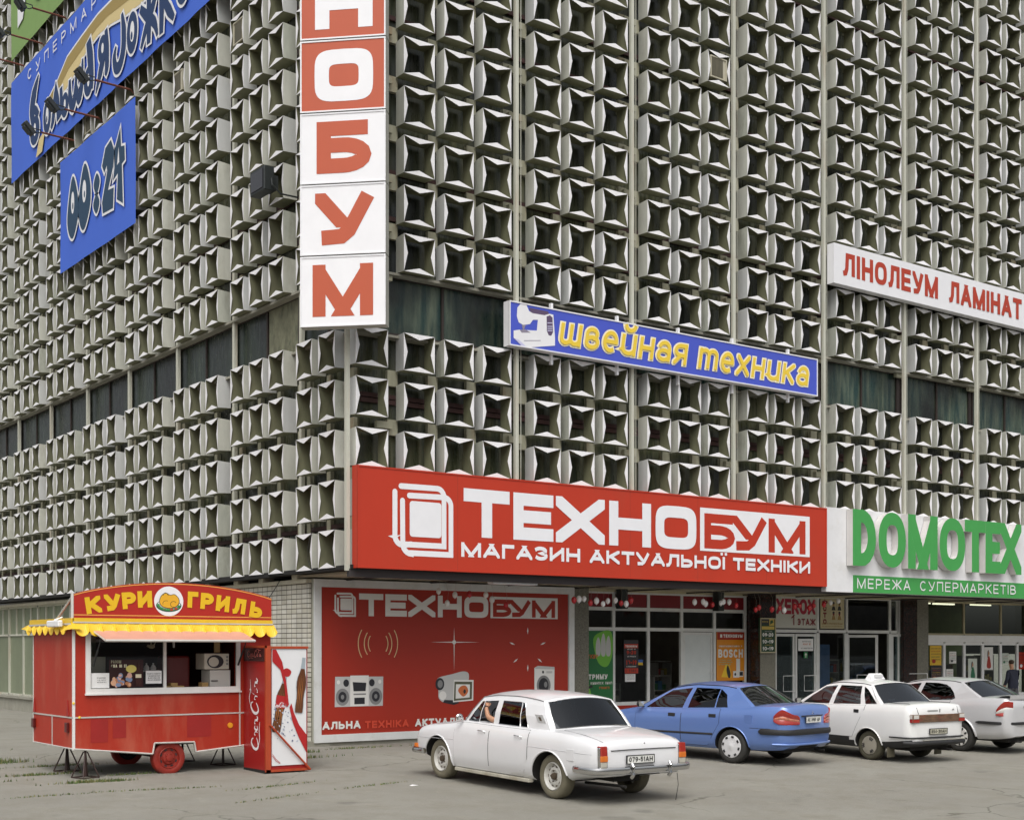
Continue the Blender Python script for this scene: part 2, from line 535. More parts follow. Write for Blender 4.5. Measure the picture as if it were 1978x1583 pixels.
m_cream = M('frame_cream', (.62, .60, .49), .5, nz=.05, dirt=(.35, .32, .24), dirt_amt=.3)

def streak_glass(name, a, b, rough=.22, zs=.5, dark=(.01, .012, .01)):
    """old dusty glazing seen from outside: dark, rain-streaked, faintly glossy"""
    m = bpy.data.materials.new(name); m.use_nodes = True
    t = m.node_tree; N, L = t.nodes, t.links
    p = N['Principled BSDF']; geo = N.new('ShaderNodeNewGeometry')
    def noise(s, scl, det=4):
        mp = N.new('ShaderNodeVectorMath'); mp.operation = 'MULTIPLY'; mp.inputs[1].default_value = s
        L.new(geo.outputs['Position'], mp.inputs[0])
        n = N.new('ShaderNodeTexNoise'); n.inputs['Scale'].default_value = scl; n.inputs['Detail'].default_value = det
        L.new(mp.outputs[0], n.inputs['Vector']); return n
    n1 = noise((1, 1, .10), 7, 5); n2 = noise((1, 1, .8), .55, 3); n3 = noise((1, 1, .22), 14, 3)
    r = N.new('ShaderNodeMapRange'); r.inputs['From Min'].default_value = .38; r.inputs['From Max'].default_value = .68
    L.new(n1.outputs['Fac'], r.inputs['Value'])
    mx = N.new('ShaderNodeMix'); mx.data_type = 'RGBA'
    L.new(r.outputs[0], mx.inputs[0]); mx.inputs[6].default_value = (*a, 1); mx.inputs[7].default_value = (*b, 1)
    r2 = N.new('ShaderNodeMapRange'); r2.inputs['From Min'].default_value = .35; r2.inputs['From Max'].default_value = .62
    L.new(n2.outputs['Fac'], r2.inputs['Value'])
    mx2 = N.new('ShaderNodeMix'); mx2.data_type = 'RGBA'
    L.new(r2.outputs[0], mx2.inputs[0]); mx2.inputs[6].default_value = (*dark, 1); L.new(mx.outputs[2], mx2.inputs[7])
    L.new(mx2.outputs[2], p.inputs['Base Color'])
    rr = N.new('ShaderNodeMapRange'); rr.inputs['To Min'].default_value = rough * .5; rr.inputs['To Max'].default_value = rough * 2.2
    L.new(n3.outputs['Fac'], rr.inputs['Value']); L.new(rr.outputs[0], p.inputs['Roughness'])
    p.inputs['Specular IOR Level'].default_value = .35
    return m
m_gl = streak_glass('old_glazing', (.035, .043, .022), (.12, .12, .07))
m_glband = streak_glass('old_glazing_band', (.018, .05, .045), (.14, .17, .12))
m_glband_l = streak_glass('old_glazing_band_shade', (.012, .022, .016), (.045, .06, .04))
m_glpaint = M('painted_green_glass', (.19, .22, .14), .3, nz=.15, sc_=(.7, .7, .5), dirt=(.10, .12, .07), dirt_amt=.5)

# ================================================================ ground
SL = 0.02
def gz(y):
    return SL * max(min(y, 0), -45)
def asphalt():
    m = bpy.data.materials.new('worn_asphalt'); m.use_nodes = True
    t = m.node_tree; N, L = t.nodes, t.links
    p = N['Principled BSDF']; p.inputs['Roughness'].default_value = .92; p.inputs['Specular IOR Level'].default_value = .25
    geo = N.new('ShaderNodeNewGeometry'); pos = geo.outputs['Position']
    def noise(sc__, det=6, rough=.6, stretch=None):
        v = pos
        if stretch:
            mp = N.new('ShaderNodeVectorMath'); mp.operation = 'MULTIPLY'; mp.inputs[1].default_value = stretch
            L.new(pos, mp.inputs[0]); v = mp.outputs[0]
        n = N.new('ShaderNodeTexNoise'); n.inputs['Scale'].default_value = sc__; n.inputs['Detail'].default_value = det
        n.inputs['Roughness'].default_value = rough
        L.new(v, n.inputs['Vector']); return n.outputs['Fac']
    def rng(v, a, b, c=0, d=1):
        r = N.new('ShaderNodeMapRange'); L.new(v, r.inputs['Value'])
        for k, x in zip(('From Min', 'From Max', 'To Min', 'To Max'), (a, b, c, d)): r.inputs[k].default_value = x
        return r.outputs[0]
    def mix(f, a, b):
        x = N.new('ShaderNodeMix'); x.data_type = 'RGBA'
        if isinstance(f, float): x.inputs[0].default_value = f
        else: L.new(f, x.inputs[0])
        for s, q in ((6, a), (7, b)):
            if isinstance(q, tuple): x.inputs[s].default_value = (*q, 1)
            else: L.new(q, x.inputs[s])
        return x.outputs[2]
    base = mix(rng(noise(.35, 5), .3, .7), (.24, .23, .20), (.30, .29, .25))
    base = mix(rng(noise(1.7, 6, .7), .45, .75), base, (.225, .21, .17))
    base = mix(rng(noise(120, 3, .8), .35, .75, 0, .5), base, (.16, .15, .13))
    base = mix(rng(noise(95, 2, .8, (1, 1, 1)), .6, .78, 0, .5), base, (.40, .385, .34))
    base = mix(rng(noise(5, 4, .7, (1, .35, 1)), .60, .8, 0, .5), base, (.34, .32, .26))
    # oil drips and old stains
    base = mix(rng(noise(.9, 3, .5), .66, .74, 0, .45), base, (.09, .085, .075))
    # cracks
    nz = N.new('ShaderNodeTexNoise'); nz.inputs['Scale'].default_value = 1.3; nz.inputs['Detail'].default_value = 4
    L.new(pos, nz.inputs['Vector'])
    sv = N.new('ShaderNodeVectorMath'); sv.operation = 'SCALE'; sv.inputs['Scale'].default_value = .7
    L.new(nz.outputs['Color'], sv.inputs[0])
    av = N.new('ShaderNodeVectorMath'); av.operation = 'ADD'; L.new(pos, av.inputs[0]); L.new(sv.outputs[0], av.inputs[1])
    vo = N.new('ShaderNodeTexVoronoi'); vo.feature = 'DISTANCE_TO_EDGE'; vo.inputs['Scale'].default_value = .24
    L.new(av.outputs[0], vo.inputs['Vector'])
    gate = rng(noise(.22, 2), .48, .58)
    mul = N.new('ShaderNodeMath'); mul.operation = 'MULTIPLY'
    L.new(rng(vo.outputs['Distance'], .001, .006, .6, 0), mul.inputs[0]); L.new(gate, mul.inputs[1])
    base = mix(mul.outputs[0], base, (.055, .055, .035))
    L.new(base, p.inputs['Base Color'])
    b = N.new('ShaderNodeBump'); b.inputs['Strength'].default_value = .55; b.inputs['Distance'].default_value = .02
    L.new(noise(60, 6, .8), b.inputs['Height'])
    b2 = N.new('ShaderNodeBump'); b2.inputs['Strength'].default_value = .4; b2.inputs['Distance'].default_value = .06
    L.new(noise(2.2, 4), b2.inputs['Height']); L.new(b.outputs[0], b2.inputs['Normal'])
    L.new(b2.outputs[0], p.inputs['Normal'])
    return m
g = MB()
ys = [-400, -45, -30, -20, -14, -10, -7, -5, -3, -1.5, 0, 3, 10, 30, 400]
xs = [-400, -40, -20, -10, -5, 0, 5, 10, 20, 40, 400]
for j in range(len(ys) - 1):
    for i in range(len(xs) - 1):
        g.face([(xs[i], ys[j], gz(ys[j])), (xs[i + 1], ys[j], gz(ys[j])), (xs[i + 1], ys[j + 1], gz(ys[j + 1])), (xs[i], ys[j + 1], gz(ys[j + 1]))])
tag(g.build('ground', asphalt(), merge=True), kind='structure')
rd_ = MB(); rd_.face([(-400, -400, gz(-45) + .01), (400, -400, gz(-45) + .01), (400, -45, gz(-45) + .01), (-400, -45, gz(-45) + .01)]); rd_.face([(-400, -45, gz(-45) + .01), (400, -45, gz(-45) + .01), (400, -15, gz(-15) + .01), (-400, -15, gz(-15) + .01)])
tag(rd_.build('unseen_dark_road', M('unseen_road_dark', (.055, .054, .052), .9, nz=.2, sc_=(.6, .6, .6), bump=.3)), kind='structure')  # out-of-view dark sheet, added to cut light bounced up onto the facade

# grass in the cracks: real blades
def grass_patch(mb, x, y, lx, ly, n, hmax, ang=0.0):
    for _ in range(n):
        a, b = rnd.gauss(0, .45), rnd.gauss(0, .45)
        px = x + a * lx * math.cos(ang) - b * ly * math.sin(ang)
        py = y + a * lx * math.sin(ang) + b * ly * math.cos(ang)
        z = gz(py); h = hmax * rnd.uniform(.35, 1); t = rnd.uniform(0, 2 * PI); wd = rnd.uniform(.006, .014)
        dx, dy = math.cos(t), math.sin(t); lean = rnd.uniform(.1, .6) * h
        mb.face([(px - dy * wd, py + dx * wd, z), (px + dy * wd, py - dx * wd, z), (px + dx * lean, py + dy * lean, z + h)], rnd.choice((0, 0, 1)))
gm = MB()
for a in [(-6.6, 5.2, .9, .25, 420, .10), (-7.5, 2.6, 1.2, .18, 520, .09, .2), (-6.5, 2.0, .9, .22, 700, .12, .15), (-8.3, 3.5, 1.0, .14, 260, .07, .2),
          (-7.9, .6, 1.1, .10, 240, .06, .1), (-6.2, -.55, .7, .09, 220, .06), (-5.9, -1.95, .55, .08, 260, .07), (-5.45, -2.0, .3, .06, 130, .06),
          (-4.9, -1.2, .5, .06, 120, .05), (-5.4, .9, .9, .12, 220, .06), (-5.2, -3.4, 1.2, .06, 130, .04, -.15), (-3.6, -3.9, 1.0, .06, 110, .04, .25),
          (-7.2, 8.4, 1.2, .2, 260, .1), (-1.2, -.2, .8, .12, 160, .08), (-2.2, -4.6, 1.0, .05, 90, .04, .2), (-6.9, -3.3, .9, .05, 90, .04), (.9, 1.4, 1.2, .12, 160, .06),
          (-.6, 1.0, .5, .2, 200, .08), (-7.4, -1.2, .9, .06, 90, .05), (-4.2, -5.2, 1.0, .05, 70, .04, .3)]:
    grass_patch(gm, *a)
tag(gm.build('grass', [M('grass_green', (.075, .115, .03), .8), M('grass_dry', (.17, .16, .06), .8)]),
    'short grass and weeds growing in the cracks of the asphalt', 'grass', kind='stuff')
lit = MB()
lit.mesh([(-1.75, -5.0, gz(-5) + .004), (-1.64, -5.02, gz(-5) + .012), (-1.62, -4.96, gz(-5) + .006), (-1.70, -4.93, gz(-5) + .02), (-1.77, -4.95, gz(-5) + .008)], [(0, 1, 3), (1, 2, 3), (0, 3, 4)])
tag(lit.build('paper_scrap', m_white), 'scrap of white paper lying on the bare asphalt', 'litter')

# ================================================================ the department store
store = empty('department_store', (0, 0, 0), label='big grey department store clad in projecting square metal window boxes', cat='building')
XE, YE, ZT = 29.0, 29.0, 27.0
DEP = .34
wall = MB()
# core above the ground floor, back walls, roof
wall.box(.55, XE, .55, YE, 3.75, ZT)
wall.box(9.6, XE, 9.0, YE, 0, 3.75)
wall.build('wall', m_conc, store)
gl = MB()
gl.face([(.45, .45, 3.7), (XE, .45, 3.7), (XE, .45, 8.5), (.45, .45, 8.5)])
gl.face([(.45, .45, 9.72), (XE, .45, 9.72), (XE, .45, ZT), (.45, .45, ZT)])
gl.face([(.45, YE, 3.7), (.45, .45, 3.7), (.45, .45, 8.5), (.45, YE, 8.5)])
gl.face([(.45, YE, 9.72), (.45, .45, 9.72), (.45, .45, ZT), (.45, YE, ZT)])
gl.build('glazing', m_gl, store)

# one window box of folded sheet: four walls open at the back, and a pointed lip on every front edge
def box_mesh(mb, fr, u, v, wd, ht, k):
    t = .016
    def P(a, b, d): return fr.P(u + a, v + b, -d)
    o = [(0, 0), (wd, 0), (wd, ht), (0, ht)]
    i_ = [(t, t), (wd - t, t), (wd - t, ht - t), (t, ht - t)]
    bi = 0.02
    ob = [(bi, bi), (wd - bi, bi), (wd - bi, ht - bi), (bi, ht - bi)]
    ib = [(bi + t, bi + t), (wd - bi - t, bi + t), (wd - bi - t, ht - bi - t), (bi + t, ht - bi - t)]
    for a in range(4):
        b = (a + 1) % 4
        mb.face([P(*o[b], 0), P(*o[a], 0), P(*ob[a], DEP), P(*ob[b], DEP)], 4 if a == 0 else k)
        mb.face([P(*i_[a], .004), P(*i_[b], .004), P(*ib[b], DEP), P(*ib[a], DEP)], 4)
        mb.face([P(*ob[a], DEP), P(*ib[a], DEP), P(*ib[b], DEP), P(*ob[b], DEP)], k)
    for a, ap in ((0, (wd / 2, .105)), (1, (wd - .095, ht / 2)), (2, (wd / 2, ht - .115)), (3, (.095, ht / 2))):
        b = (a + 1) % 4
        mb.face([P(*o[a], -.001), P(*o[b], -.001), P(ap[0], ap[1], -.008 if a == 2 else .004)], 3)
        mb.face([P(*o[b], .003), P(*o[a], .003), P(ap[0], ap[1], -.002 if a == 2 else .010)], 3)
frR, frL = FR(0), FL(0)
cells = []
for r in range(-4, 19):
    if r == 1: continue
    zb = 7.706 + r
    cells.append(('R', .113, zb, .745, r))
    for k in range(8):
        for j in range(3):
            cells.append(('R', 1.229 + 3.311 * k + .978 * j, zb, .745, r))
    for y0 in [.638, 1.607] + [2.889 + 3.311 * k + .969 * j for k in range(8) for j in range(3)]:
        cells.append(('L', y0, zb, .70, r))
fwd = Vector((math.sin(TH), math.cos(TH), 0)); rgt = Vector((math.cos(TH), -math.sin(TH), 0))
def near(c):
    p = Vector((c[1] + .37, 0, c[2] + .37)) if c[0] == 'R' else Vector((0, c[1] + .35, c[2] + .37))
    d = p - CAM
    return d.length
def hidden(c):
    if c[0] == 'R' and c[4] <= -3 and c[1] < 14: return True      # behind the red fascia sign
    if c[4] > 9 : return True
    if c[0] == 'L' and c[1] < 1.5 and c[4] > 1: return True
    if c[0] == 'R' and c[1] < 1 and c[4] > 1: return True
    return False
order = sorted([c for c in cells if not hidden(c)], key=near)
single = set(order[:100])
rest = MB()
for c in cells:
    k = rnd.choices((0, 1, 2), (6, 2, 3))[0]
    fr = frR if c[0] == 'R' else frL
    u = c[1] if c[0] == 'R' else -(c[1] + c[3])
    dz = rnd.uniform(-.008, .008); du = rnd.uniform(-.006, .006)
    mb = MB() if c in single else rest
    box_mesh(mb, fr, u + du, c[2] + dz, c[3] + rnd.uniform(-.004, .004), .757, k)
    if c in single:
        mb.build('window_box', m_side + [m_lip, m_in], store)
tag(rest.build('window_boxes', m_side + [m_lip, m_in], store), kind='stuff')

# posts behind the boxes, mullion tubes in front, rails
pp = MB()
xs_ = []
for k in range(8):
    for j in range(3): xs_.append(1.229 + 3.311 * k + .978 * j - .05)
    xs_.append(1.229 + 3.311 * k + 2.86)
for x in xs_:
    for r in range(-4, 19):
        if r in (0, 1): continue
        pp.box(x - .12, x + .12, .36, .46, 7.706 + r + .72, 7.706 + r + 1.04)
for y in [.60, 1.55, 2.42] + [2.889 + 3.311 * k + .969 * j - .06 for k in range(8) for j in range(4)]:
    for r in range(-4, 19):
        if r in (0, 1): continue
        pp.box(.36, .46, y - .08, y + .08, 7.706 + r + .72, 7.706 + r + 1.04)
for k in range(8):                                   # pale bracket blocks beside every mullion
    for r in range(-4, 19):
        if r in (0, 1): continue
        pp.box(4.06 + 3.311 * (k - 1), 4.42 + 3.311 * (k - 1), .25, .35, 7.706 + r - .17, 7.706 + r - .03)
tag(pp.build('bracket_post', m_post, store), kind='stuff')
for k in range(8):
    t = MB(); x = 4.03 + 3.311 * k
    t.box(x, x + .085, -.02, .06, 3.75, ZT)
    t.tube([(x + .17, .02, 5.5), (x + .17, .02, ZT)], .008, 5)
    t.build('mullion', m_tube, store)
    t = MB(); y = 2.57 + 3.311 * k
    t.box(.24, .32, y - .055, y + .055, 3.75, ZT)
    t.build('mullion', m_tube, store)
t = MB(); t.box(-.06, .02, .07, .15, 3.62, 8.6); t.build('corner_post', m_tube, store)
rl = MB()
for z in (4.55, 7.16, 7.05, 10.80, 11.75, 14.9, 15.85, 18.7, 19.6):
    rl.box(.46, XE, .38, .44, z, z + .09); rl.box(.38, .44, .46, YE, z, z + .09)
rl.build('rail', m_rail, store)
for z in (3.74, 8.43, 9.70):
    b = MB(); b.box(.2, XE, .2, .5, z - .05, z); b.box(.2, .5, .5, YE, z - .05, z); b.build('ledge', m_conc, store)

# the strip of bare windows between the boxes
def strip_window(fr, u0, u1, mat):
    f = MB()
    z0, z1 = 8.47, 9.68
    def bx(a, b, c, d, dep=.06, mi=0):
        for q in ([(a, c), (b, c), (b, d), (a, d)],):
            f.mesh([fr.P(x, z, .0) for x, z in q] + [fr.P(x, z, .06) for x, z in q], [(4, 5, 6, 7), (0, 1, 5, 4), (1, 2, 6, 5), (2, 3, 7, 6), (3, 0, 4, 7)], mi)
    um = (u0 + u1) / 2
    bx(u0, u0 + .05, z0, z1); bx(u1 - .14, u1, z0, z1); bx(um - .03, um + .03, z0, z1)
    bx(u0, u1, z1 - .05, z1); bx(u0, u1, z0, z0 + .05)
    w_ = f.build('strip_window', M('dark_frame', (.028, .018, .014), .6, nz=.3), store)
    for a, b in ((u0 + .05, um - .03), (um + .03, u1 - .14)):
        q = MB(); q.face([fr.P(a, z0 + .05, .02), fr.P(b, z0 + .05, .02), fr.P(b, z1 - .05, .02), fr.P(a, z1 - .05, .02)])
        q.build('pane', mat, w_)
fb = FR(y=.45); fl = FL(x=.45)
strip_window(fb, .5, 4.36, m_glband)
for k in range(7): strip_window(fb, 4.42 + 3.311 * k, 7.68 + 3.311 * k, m_glband)
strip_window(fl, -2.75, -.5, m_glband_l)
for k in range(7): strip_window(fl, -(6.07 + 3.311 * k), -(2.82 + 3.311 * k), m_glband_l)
# a board in place of the nearest pane on the long side
q = MB(); q.box(.40, .44, 2.80, 4.35, 8.5, 9.66); q.build('boarded_pane', M('weathered_board', (.17, .17, .11), .8, nz=.5, sc_=(5, 5, 2.5), dirt=(.02, .04, .03), dirt_amt=.9), store)

# overhang: soffit panels with dark joints
so = MB()
so.box(.02, XE, .02, 3.6, 3.66, 3.74)
so.box(.02, .62, 3.6, YE, 3.64, 3.74)
so.build('soffit', m_dark, store)
so = MB()
x = .3
while x < 27:
    so.box(x, x + .92, .25, 3.05, 3.60, 3.645); x += 1.08
so.build('soffit_panel', m_soff, store)
so = MB()
so.box(.0, 27, .06, .16, 3.50, 3.66)
x = 1.2
while x < 27:
    so.tube([(x, .1, 3.56), (x, 3.0, 3.56)], .02, 6); x += 2.16
so.build('canopy_beam', M('canopy_steel', (.035, .03, .03), .6), store)

# long side at street level: white brick, plinth, painted windows
def brick_mat():
    m = bpy.data.materials.new('white_brick'); m.use_nodes = True
    t = m.node_tree; N, L = t.nodes, t.links; p = N['Principled BSDF']; p.inputs['Roughness'].default_value = .8
    geo = N.new('ShaderNodeNewGeometry'); se = N.new('ShaderNodeSeparateXYZ'); L.new(geo.outputs['Position'], se.inputs[0])
    ad = N.new('ShaderNodeMath'); ad.operation = 'ADD'; L.new(se.outputs['X'], ad.inputs[0]); L.new(se.outputs['Y'], ad.inputs[1])
    cb = N.new('ShaderNodeCombineXYZ'); L.new(ad.outputs[0], cb.inputs[0]); L.new(se.outputs['Z'], cb.inputs[1])
    br = N.new('ShaderNodeTexBrick'); br.offset = 0; br.inputs['Scale'].default_value = 1
    br.inputs['Brick Width'].default_value = .235; br.inputs['Row Height'].default_value = .105; br.inputs['Mortar Size'].default_value = .009
    br.inputs['Mortar Smooth'].default_value = .2; br.inputs['Bias'].default_value = -.2
    br.inputs['Color1'].default_value = (.62, .60, .53, 1); br.inputs['Color2'].default_value = (.50, .47, .38, 1); br.inputs['Mortar'].default_value = (.07, .06, .04, 1)
    L.new(cb.outputs[0], br.inputs['Vector'])
    n = N.new('ShaderNodeTexNoise'); n.inputs['Scale'].default_value = 1.8; n.inputs['Detail'].default_value = 6; L.new(geo.outputs['Position'], n.inputs['Vector'])
    mr = N.new('ShaderNodeMapRange'); mr.inputs['From Min'].default_value = .35; mr.inputs['From Max'].default_value = .7; mr.inputs['To Min'].default_value = 1.05; mr.inputs['To Max'].default_value = .75
    L.new(n.outputs['Fac'], mr.inputs['Value'])
    vm = N.new('ShaderNodeVectorMath'); vm.operation = 'SCALE'; L.new(br.outputs['Color'], vm.inputs[0]); L.new(mr.outputs[0], vm.inputs['Scale'])
    L.new(vm.outputs[0], p.inputs['Base Color'])
    b = N.new('ShaderNodeBump'); b.inputs['Strength'].default_value = .8; b.inputs['Distance'].default_value = .01; b.invert = True
    L.new(br.outputs['Fac'], b.inputs['Height']); L.new(b.outputs[0], p.inputs['Normal'])
    return m
bw = MB(); bw.box(.35, .80, 2.40, 10.2, .12, 3.48); bw.build('brick_wall', brick_mat(), store)
q = MB(); q.box(.28, .80, 2.40, YE, 3.48, 3.56)
for y in (2.7, 4.3, 5.6, 7.2, 8.9): q.box(.22, .5, y, y + .22, 3.56, 3.66)
q.build('lintel', M('lintel_paint', (.52, .49, .38), .7, nz=.15, dirt=(.3, .26, .16), dirt_amt=.5), store)
q = MB(); q.box(.26, .80, 2.3, 10.2, -.1, .12); q.box(.30, .9, 10.2, YE, -.1, .42); q.box(.22, .95, 10.2, YE, .42, .50); q.build('plinth', m_conc, store)
y = 10.2
i = 0
while y < YE - 1:
    f = MB(); wd = 1.57
    f.box(.50, .60, y, y + (.10 if i % 2 else .06), .50, 3.48)
    f.box(.50, .58, y, y + wd, 2.50, 2.56); f.box(.50, .58, y, y + wd, 3.42, 3.48); f.box(.50, .58, y, y + wd, .50, .55)
    f.box(.51, .58, y + wd * .5, y + wd * .5 + .05, 2.56, 3.42)
    fo = f.build('painted_window', m_cream if 0 else m_tube, store)
    pn = MB(); pn.box(.555, .57, y + .06, y + wd, .55, 3.42); pn.build('pane', m_glpaint, fo)
    y += wd; i += 1
# ================================================================ signs on the fronts
sg_red = M('sign_red', '#B5331A', .45, nz=.05, sc_=(.8, .8, .5), dirt=(.30, .06, .03), dirt_amt=.3)
sg_white = M('sign_white', (.78, .78, .80), .4, nz=.03)
sg_orange = M('sign_faded_red', '#B45030', .5, nz=.05, sc_=(1, 1, .4))
sg_edge = M('sign_edge_steel', (.42, .42, .37), .5, nz=.12, dirt=(.25, .22, .15), dirt_amt=.4)

def board(parent, fr, u0, v0, u1, v1, d, mats, name='panel', bev=0.0):
    """a real box: front face with mats[0], edges with mats[1]"""
    b = MB()
    f = [fr.P(u0, v0), fr.P(u1, v0), fr.P(u1, v1), fr.P(u0, v1)]
    k = [p - fr.n * d for p in f]
    b.face(f, 0); b.face(k[::-1], 1)
    for i in range(4):
        j = (i + 1) % 4
        b.face([f[j], f[i], k[i], k[j]], 1)
    return b.build(name, mats, parent)
def rim(parent, fr, u0, v0, u1, v1, wd, lift, mat, name='rim', back=0.0):
    b = MB()
    def q(a, c, e, g):
        vs = [fr.P(a, c, -back), fr.P(e, c, -back), fr.P(e, g, -back), fr.P(a, g, -back), fr.P(a, c, lift), fr.P(e, c, lift), fr.P(e, g, lift), fr.P(a, g, lift)]
        b.mesh(vs, [(0, 3, 2, 1), (4, 5, 6, 7), (0, 1, 5, 4), (1, 2, 6, 5), (2, 3, 7, 6), (3, 0, 4, 7)])
    q(u0, v0, u1, v0 + wd); q(u0, v1 - wd, u1, v1); q(u0, v0 + wd, u0 + wd, v1 - wd); q(u1 - wd, v0 + wd, u1, v1 - wd)
    return b.build(name, mat, parent)

def tb_logo(sh, u0, v0, u1, v1, t, mi=0):
    """square spiral emblem: four open rounded strokes round a solid square"""
    W, H = u1 - u0, v1 - v0
    def p(a, b): return (u0 + a * W, v0 + b * H)
    def rc(cx, cy, r, a0, a1): return [p(cx + r * math.cos(R(a0 + (a1 - a0) * i / 6)), cy + r * H and cy + r * math.sin(R(a0 + (a1 - a0) * i / 6)) * W / H) for i in range(7)]
    sh.line([p(.13, .965)] + rc(.74, .85, .12, 90, 0) + [p(.86, .14)] + [p(.20, .14)], t, mi, round_=True)
    sh.line([p(.03, .88), p(.03, .26)] + rc(.16, .26, .13, 180, 265) + [p(.30, .145)], t, mi, round_=True)
    sh.line([p(.27, .84)] + rc(.86, .73, .12, 90, 0) + [p(.98, .02), p(.30, .02)] + rc(.30, .15, .14, 270, 180) + [p(.155, .76)], t, mi, round_=True)
    q = []
    for cx, cy, a in ((.77, .72, 0), (.32, .72, 90), (.32, .30, 180), (.77, .30, 270)):
        q += [p(cx + .045 * math.cos(R(a + 30 * i)), cy + .045 * math.sin(R(a + 30 * i))) for i in range(4)]
    sh.poly(q, mi)

def tehnobum(sh, u, v0, v1, sc_u, white, red):
    """the shop's name in wide square letters, the last three reversed out of a white box; u-positions in the sign's own units"""
    H = v1 - v0
    t = H * .27
    for ch, a, b in (('Т', 0, 1.185), ('Е', 1.285, 2.37), ('Х', 2.44, 3.84), ('Н', 3.97, 5.24), ('О', 5.38, 6.69)):
        glyph(sh, ch, u + a * sc_u, v0, (b - a) * sc_u, H, t, white, sq=4)
    a, b = u + 6.81 * sc_u, u + 10.69 * sc_u
    hb = H * 1.02
    sh.rect(a, v0 - .0 * H, b, v0 + hb, white)
    h = H * .835; y = v0 + H * .06
    for ch, c, d in (('Б', 6.95, 7.98), ('У', 7.90, 9.08), ('М', 9.17, 10.53)):
        glyph(sh, ch, u + c * sc_u, y, (d - c) * sc_u, h, H * .225, red, sq=4)

# --- the long red fascia
t = empty('fascia_sign', (0, 0, 0), label='long red fascia sign with white square emblem and white lettering above the shop entrance', cat='sign')
fr = FR(.13)
board(t, fr, .07, 3.67, 13.95, 5.69, .20, [sg_red, sg_red])
rim(t, fr, .07, 3.67, 13.95, 5.69, .03, .012, sg_red, back=.01)
for x in (2.45, 4.85, 7.2, 9.34, 11.7):
    b = MB(); b.face([fr.P(x, 3.7, .0015), fr.P(x + .007, 3.7, .0015), fr.P(x + .007, 5.66, .0015), fr.P(x, 5.66, .0015)]); b.build('panel_joint', M('joint_dark_red', (.22, .035, .02), .6), t)
sh = Sheet(fr)
tb_logo(sh, .89, 3.98, 2.31, 5.39, .115)
sh.build('emblem', [sg_white], t)
sh = Sheet(fr)
tehnobum(sh, 2.60, 4.405, 5.41, 1.0, 0, 1)
sh.build('lettering', [sg_white, sg_red], t)
sh = Sheet(fr)
text(sh, 'МАГАЗИН АКТУАЛЬНОЇ ТЕХНІКИ', 2.54, 3.985, .30, .078, 10.75, 0, gap=.2)
sh.build('lettering', [sg_white, sg_red], t)

# --- the vertical sign on the corner, square to neither front
fv = Frame((-.414, -.414, 0), (1, -1, 0), (-1, -1, 0))
t = empty('vertical_sign', (0, 0, 0), label='tall corner sign of stacked square boxes, white and faded red, one huge letter on each', cat='sign')
zz = [8.27, 9.645, 11.02, 12.40, 13.80, 15.18]
for i, ch in enumerate('МУБОН'):
    red = ch in 'ОН'
    z0, z1 = zz[i] + .012, zz[i + 1] - .012
    pn = board(t, fv, -.845, z0, .845, z1, .26, [sg_orange if red else sg_white, sg_edge], 'letter_panel')
    rim(pn, fv, -.845, z0, .845, z1, .028, .012, sg_white, back=.01)
    sh = Sheet(fv); H = 1.00 if ch != 'Н' else 1.0
    wd = {'М': 1.20, 'У': 1.14, 'Б': 1.08, 'О': 1.16, 'Н': 1.14}[ch]
    glyph(sh, ch, -wd / 2 + (.02 if ch != 'М' else 0), z0 + .19, wd, H, .285 if ch != 'М' else .26, 0, sq=4.2)
    sh.build('letter', [sg_white if red else sg_orange], pn)
for dz in range(7):
    z = 8.6 + dz * 1.05
    for a in (-1, 1):
        b = MB(); b.tube([fv.P(.6 * a, z, -.2), fv.P(.5 * a, z, -.62)], .025, 6); b.build('bracket', m_tube, t)

# --- blue sewing-machine sign
sw_blue = M('sign_blue', '#4656C0', .4, nz=.03); sw_yel = M('sign_yellow', '#E6C640', .4, nz=.03); sw_pl = M('sign_mauve', '#5A4A66', .5); sw_cr = M('sign_pale_cream', '#F2EAC8', .5); sw_lt = M('sign_lilac', '#C4C2E0', .5)
t = empty('sewing_sign', (0, 0, 0), label='blue box sign with a white sewing machine and outlined yellow letters', cat='sign')
fr = FR(.22)
board(t, fr, 3.71, 8.50, 13.49, 9.45, .20, [sw_blue, sg_white])
rim(t, fr, 3.71, 8.50, 13.49, 9.45, .028, .014, sg_white, back=.01)
sh = Sheet(fr, .008)
text(sh, 'швейная техника', 5.04, 8.705, .49, .092, 8.05, 0, gap=.22, shear=.17, outline=.036, omi=1)
sh.build('lettering', [sw_yel, sw_cr], t)
sh = Sheet(fr, .006)
def mp(pts): return [(3.73 + (a - 82) * .00232, 9.44 - (b - (75 + (a - 82) * .171)) * .00185) for a, b in pts]
sh.poly(mp([(300, 150), (520, 190), (545, 235), (440, 240), (320, 205)]), 2)
sh.poly(mp([(165, 150), (200, 110), (270, 120), (300, 190), (345, 215), (480, 235), (540, 218), (585, 228), (605, 500), (605, 590), (270, 612), (225, 605), (122, 495), (122, 415), (190, 405), (390, 415), (402, 290), (345, 290), (310, 340), (230, 350), (180, 320), (158, 250)]), 0)
sh.poly(mp([(505, 250), (545, 235), (575, 260), (582, 430), (560, 475), (530, 470), (508, 420)]), 2)
sh.poly(mp([(190, 408), (260, 400), (318, 440), (215, 440)]), 1)
sh.poly(mp([(215, 350), (262, 350), (240, 405), (228, 405)]), 1)
sh.poly(mp([(240, 528), (435, 526), (435, 534), (240, 536)]), 1)
for yy in (320, 360, 385, 410):
    sh.poly(mp([(515, yy), (574, yy), (574, yy + 10), (515, yy + 10)]), 3)
sh.poly(mp([(122, 500), (230, 605), (280, 612), (180, 520)]), 3)
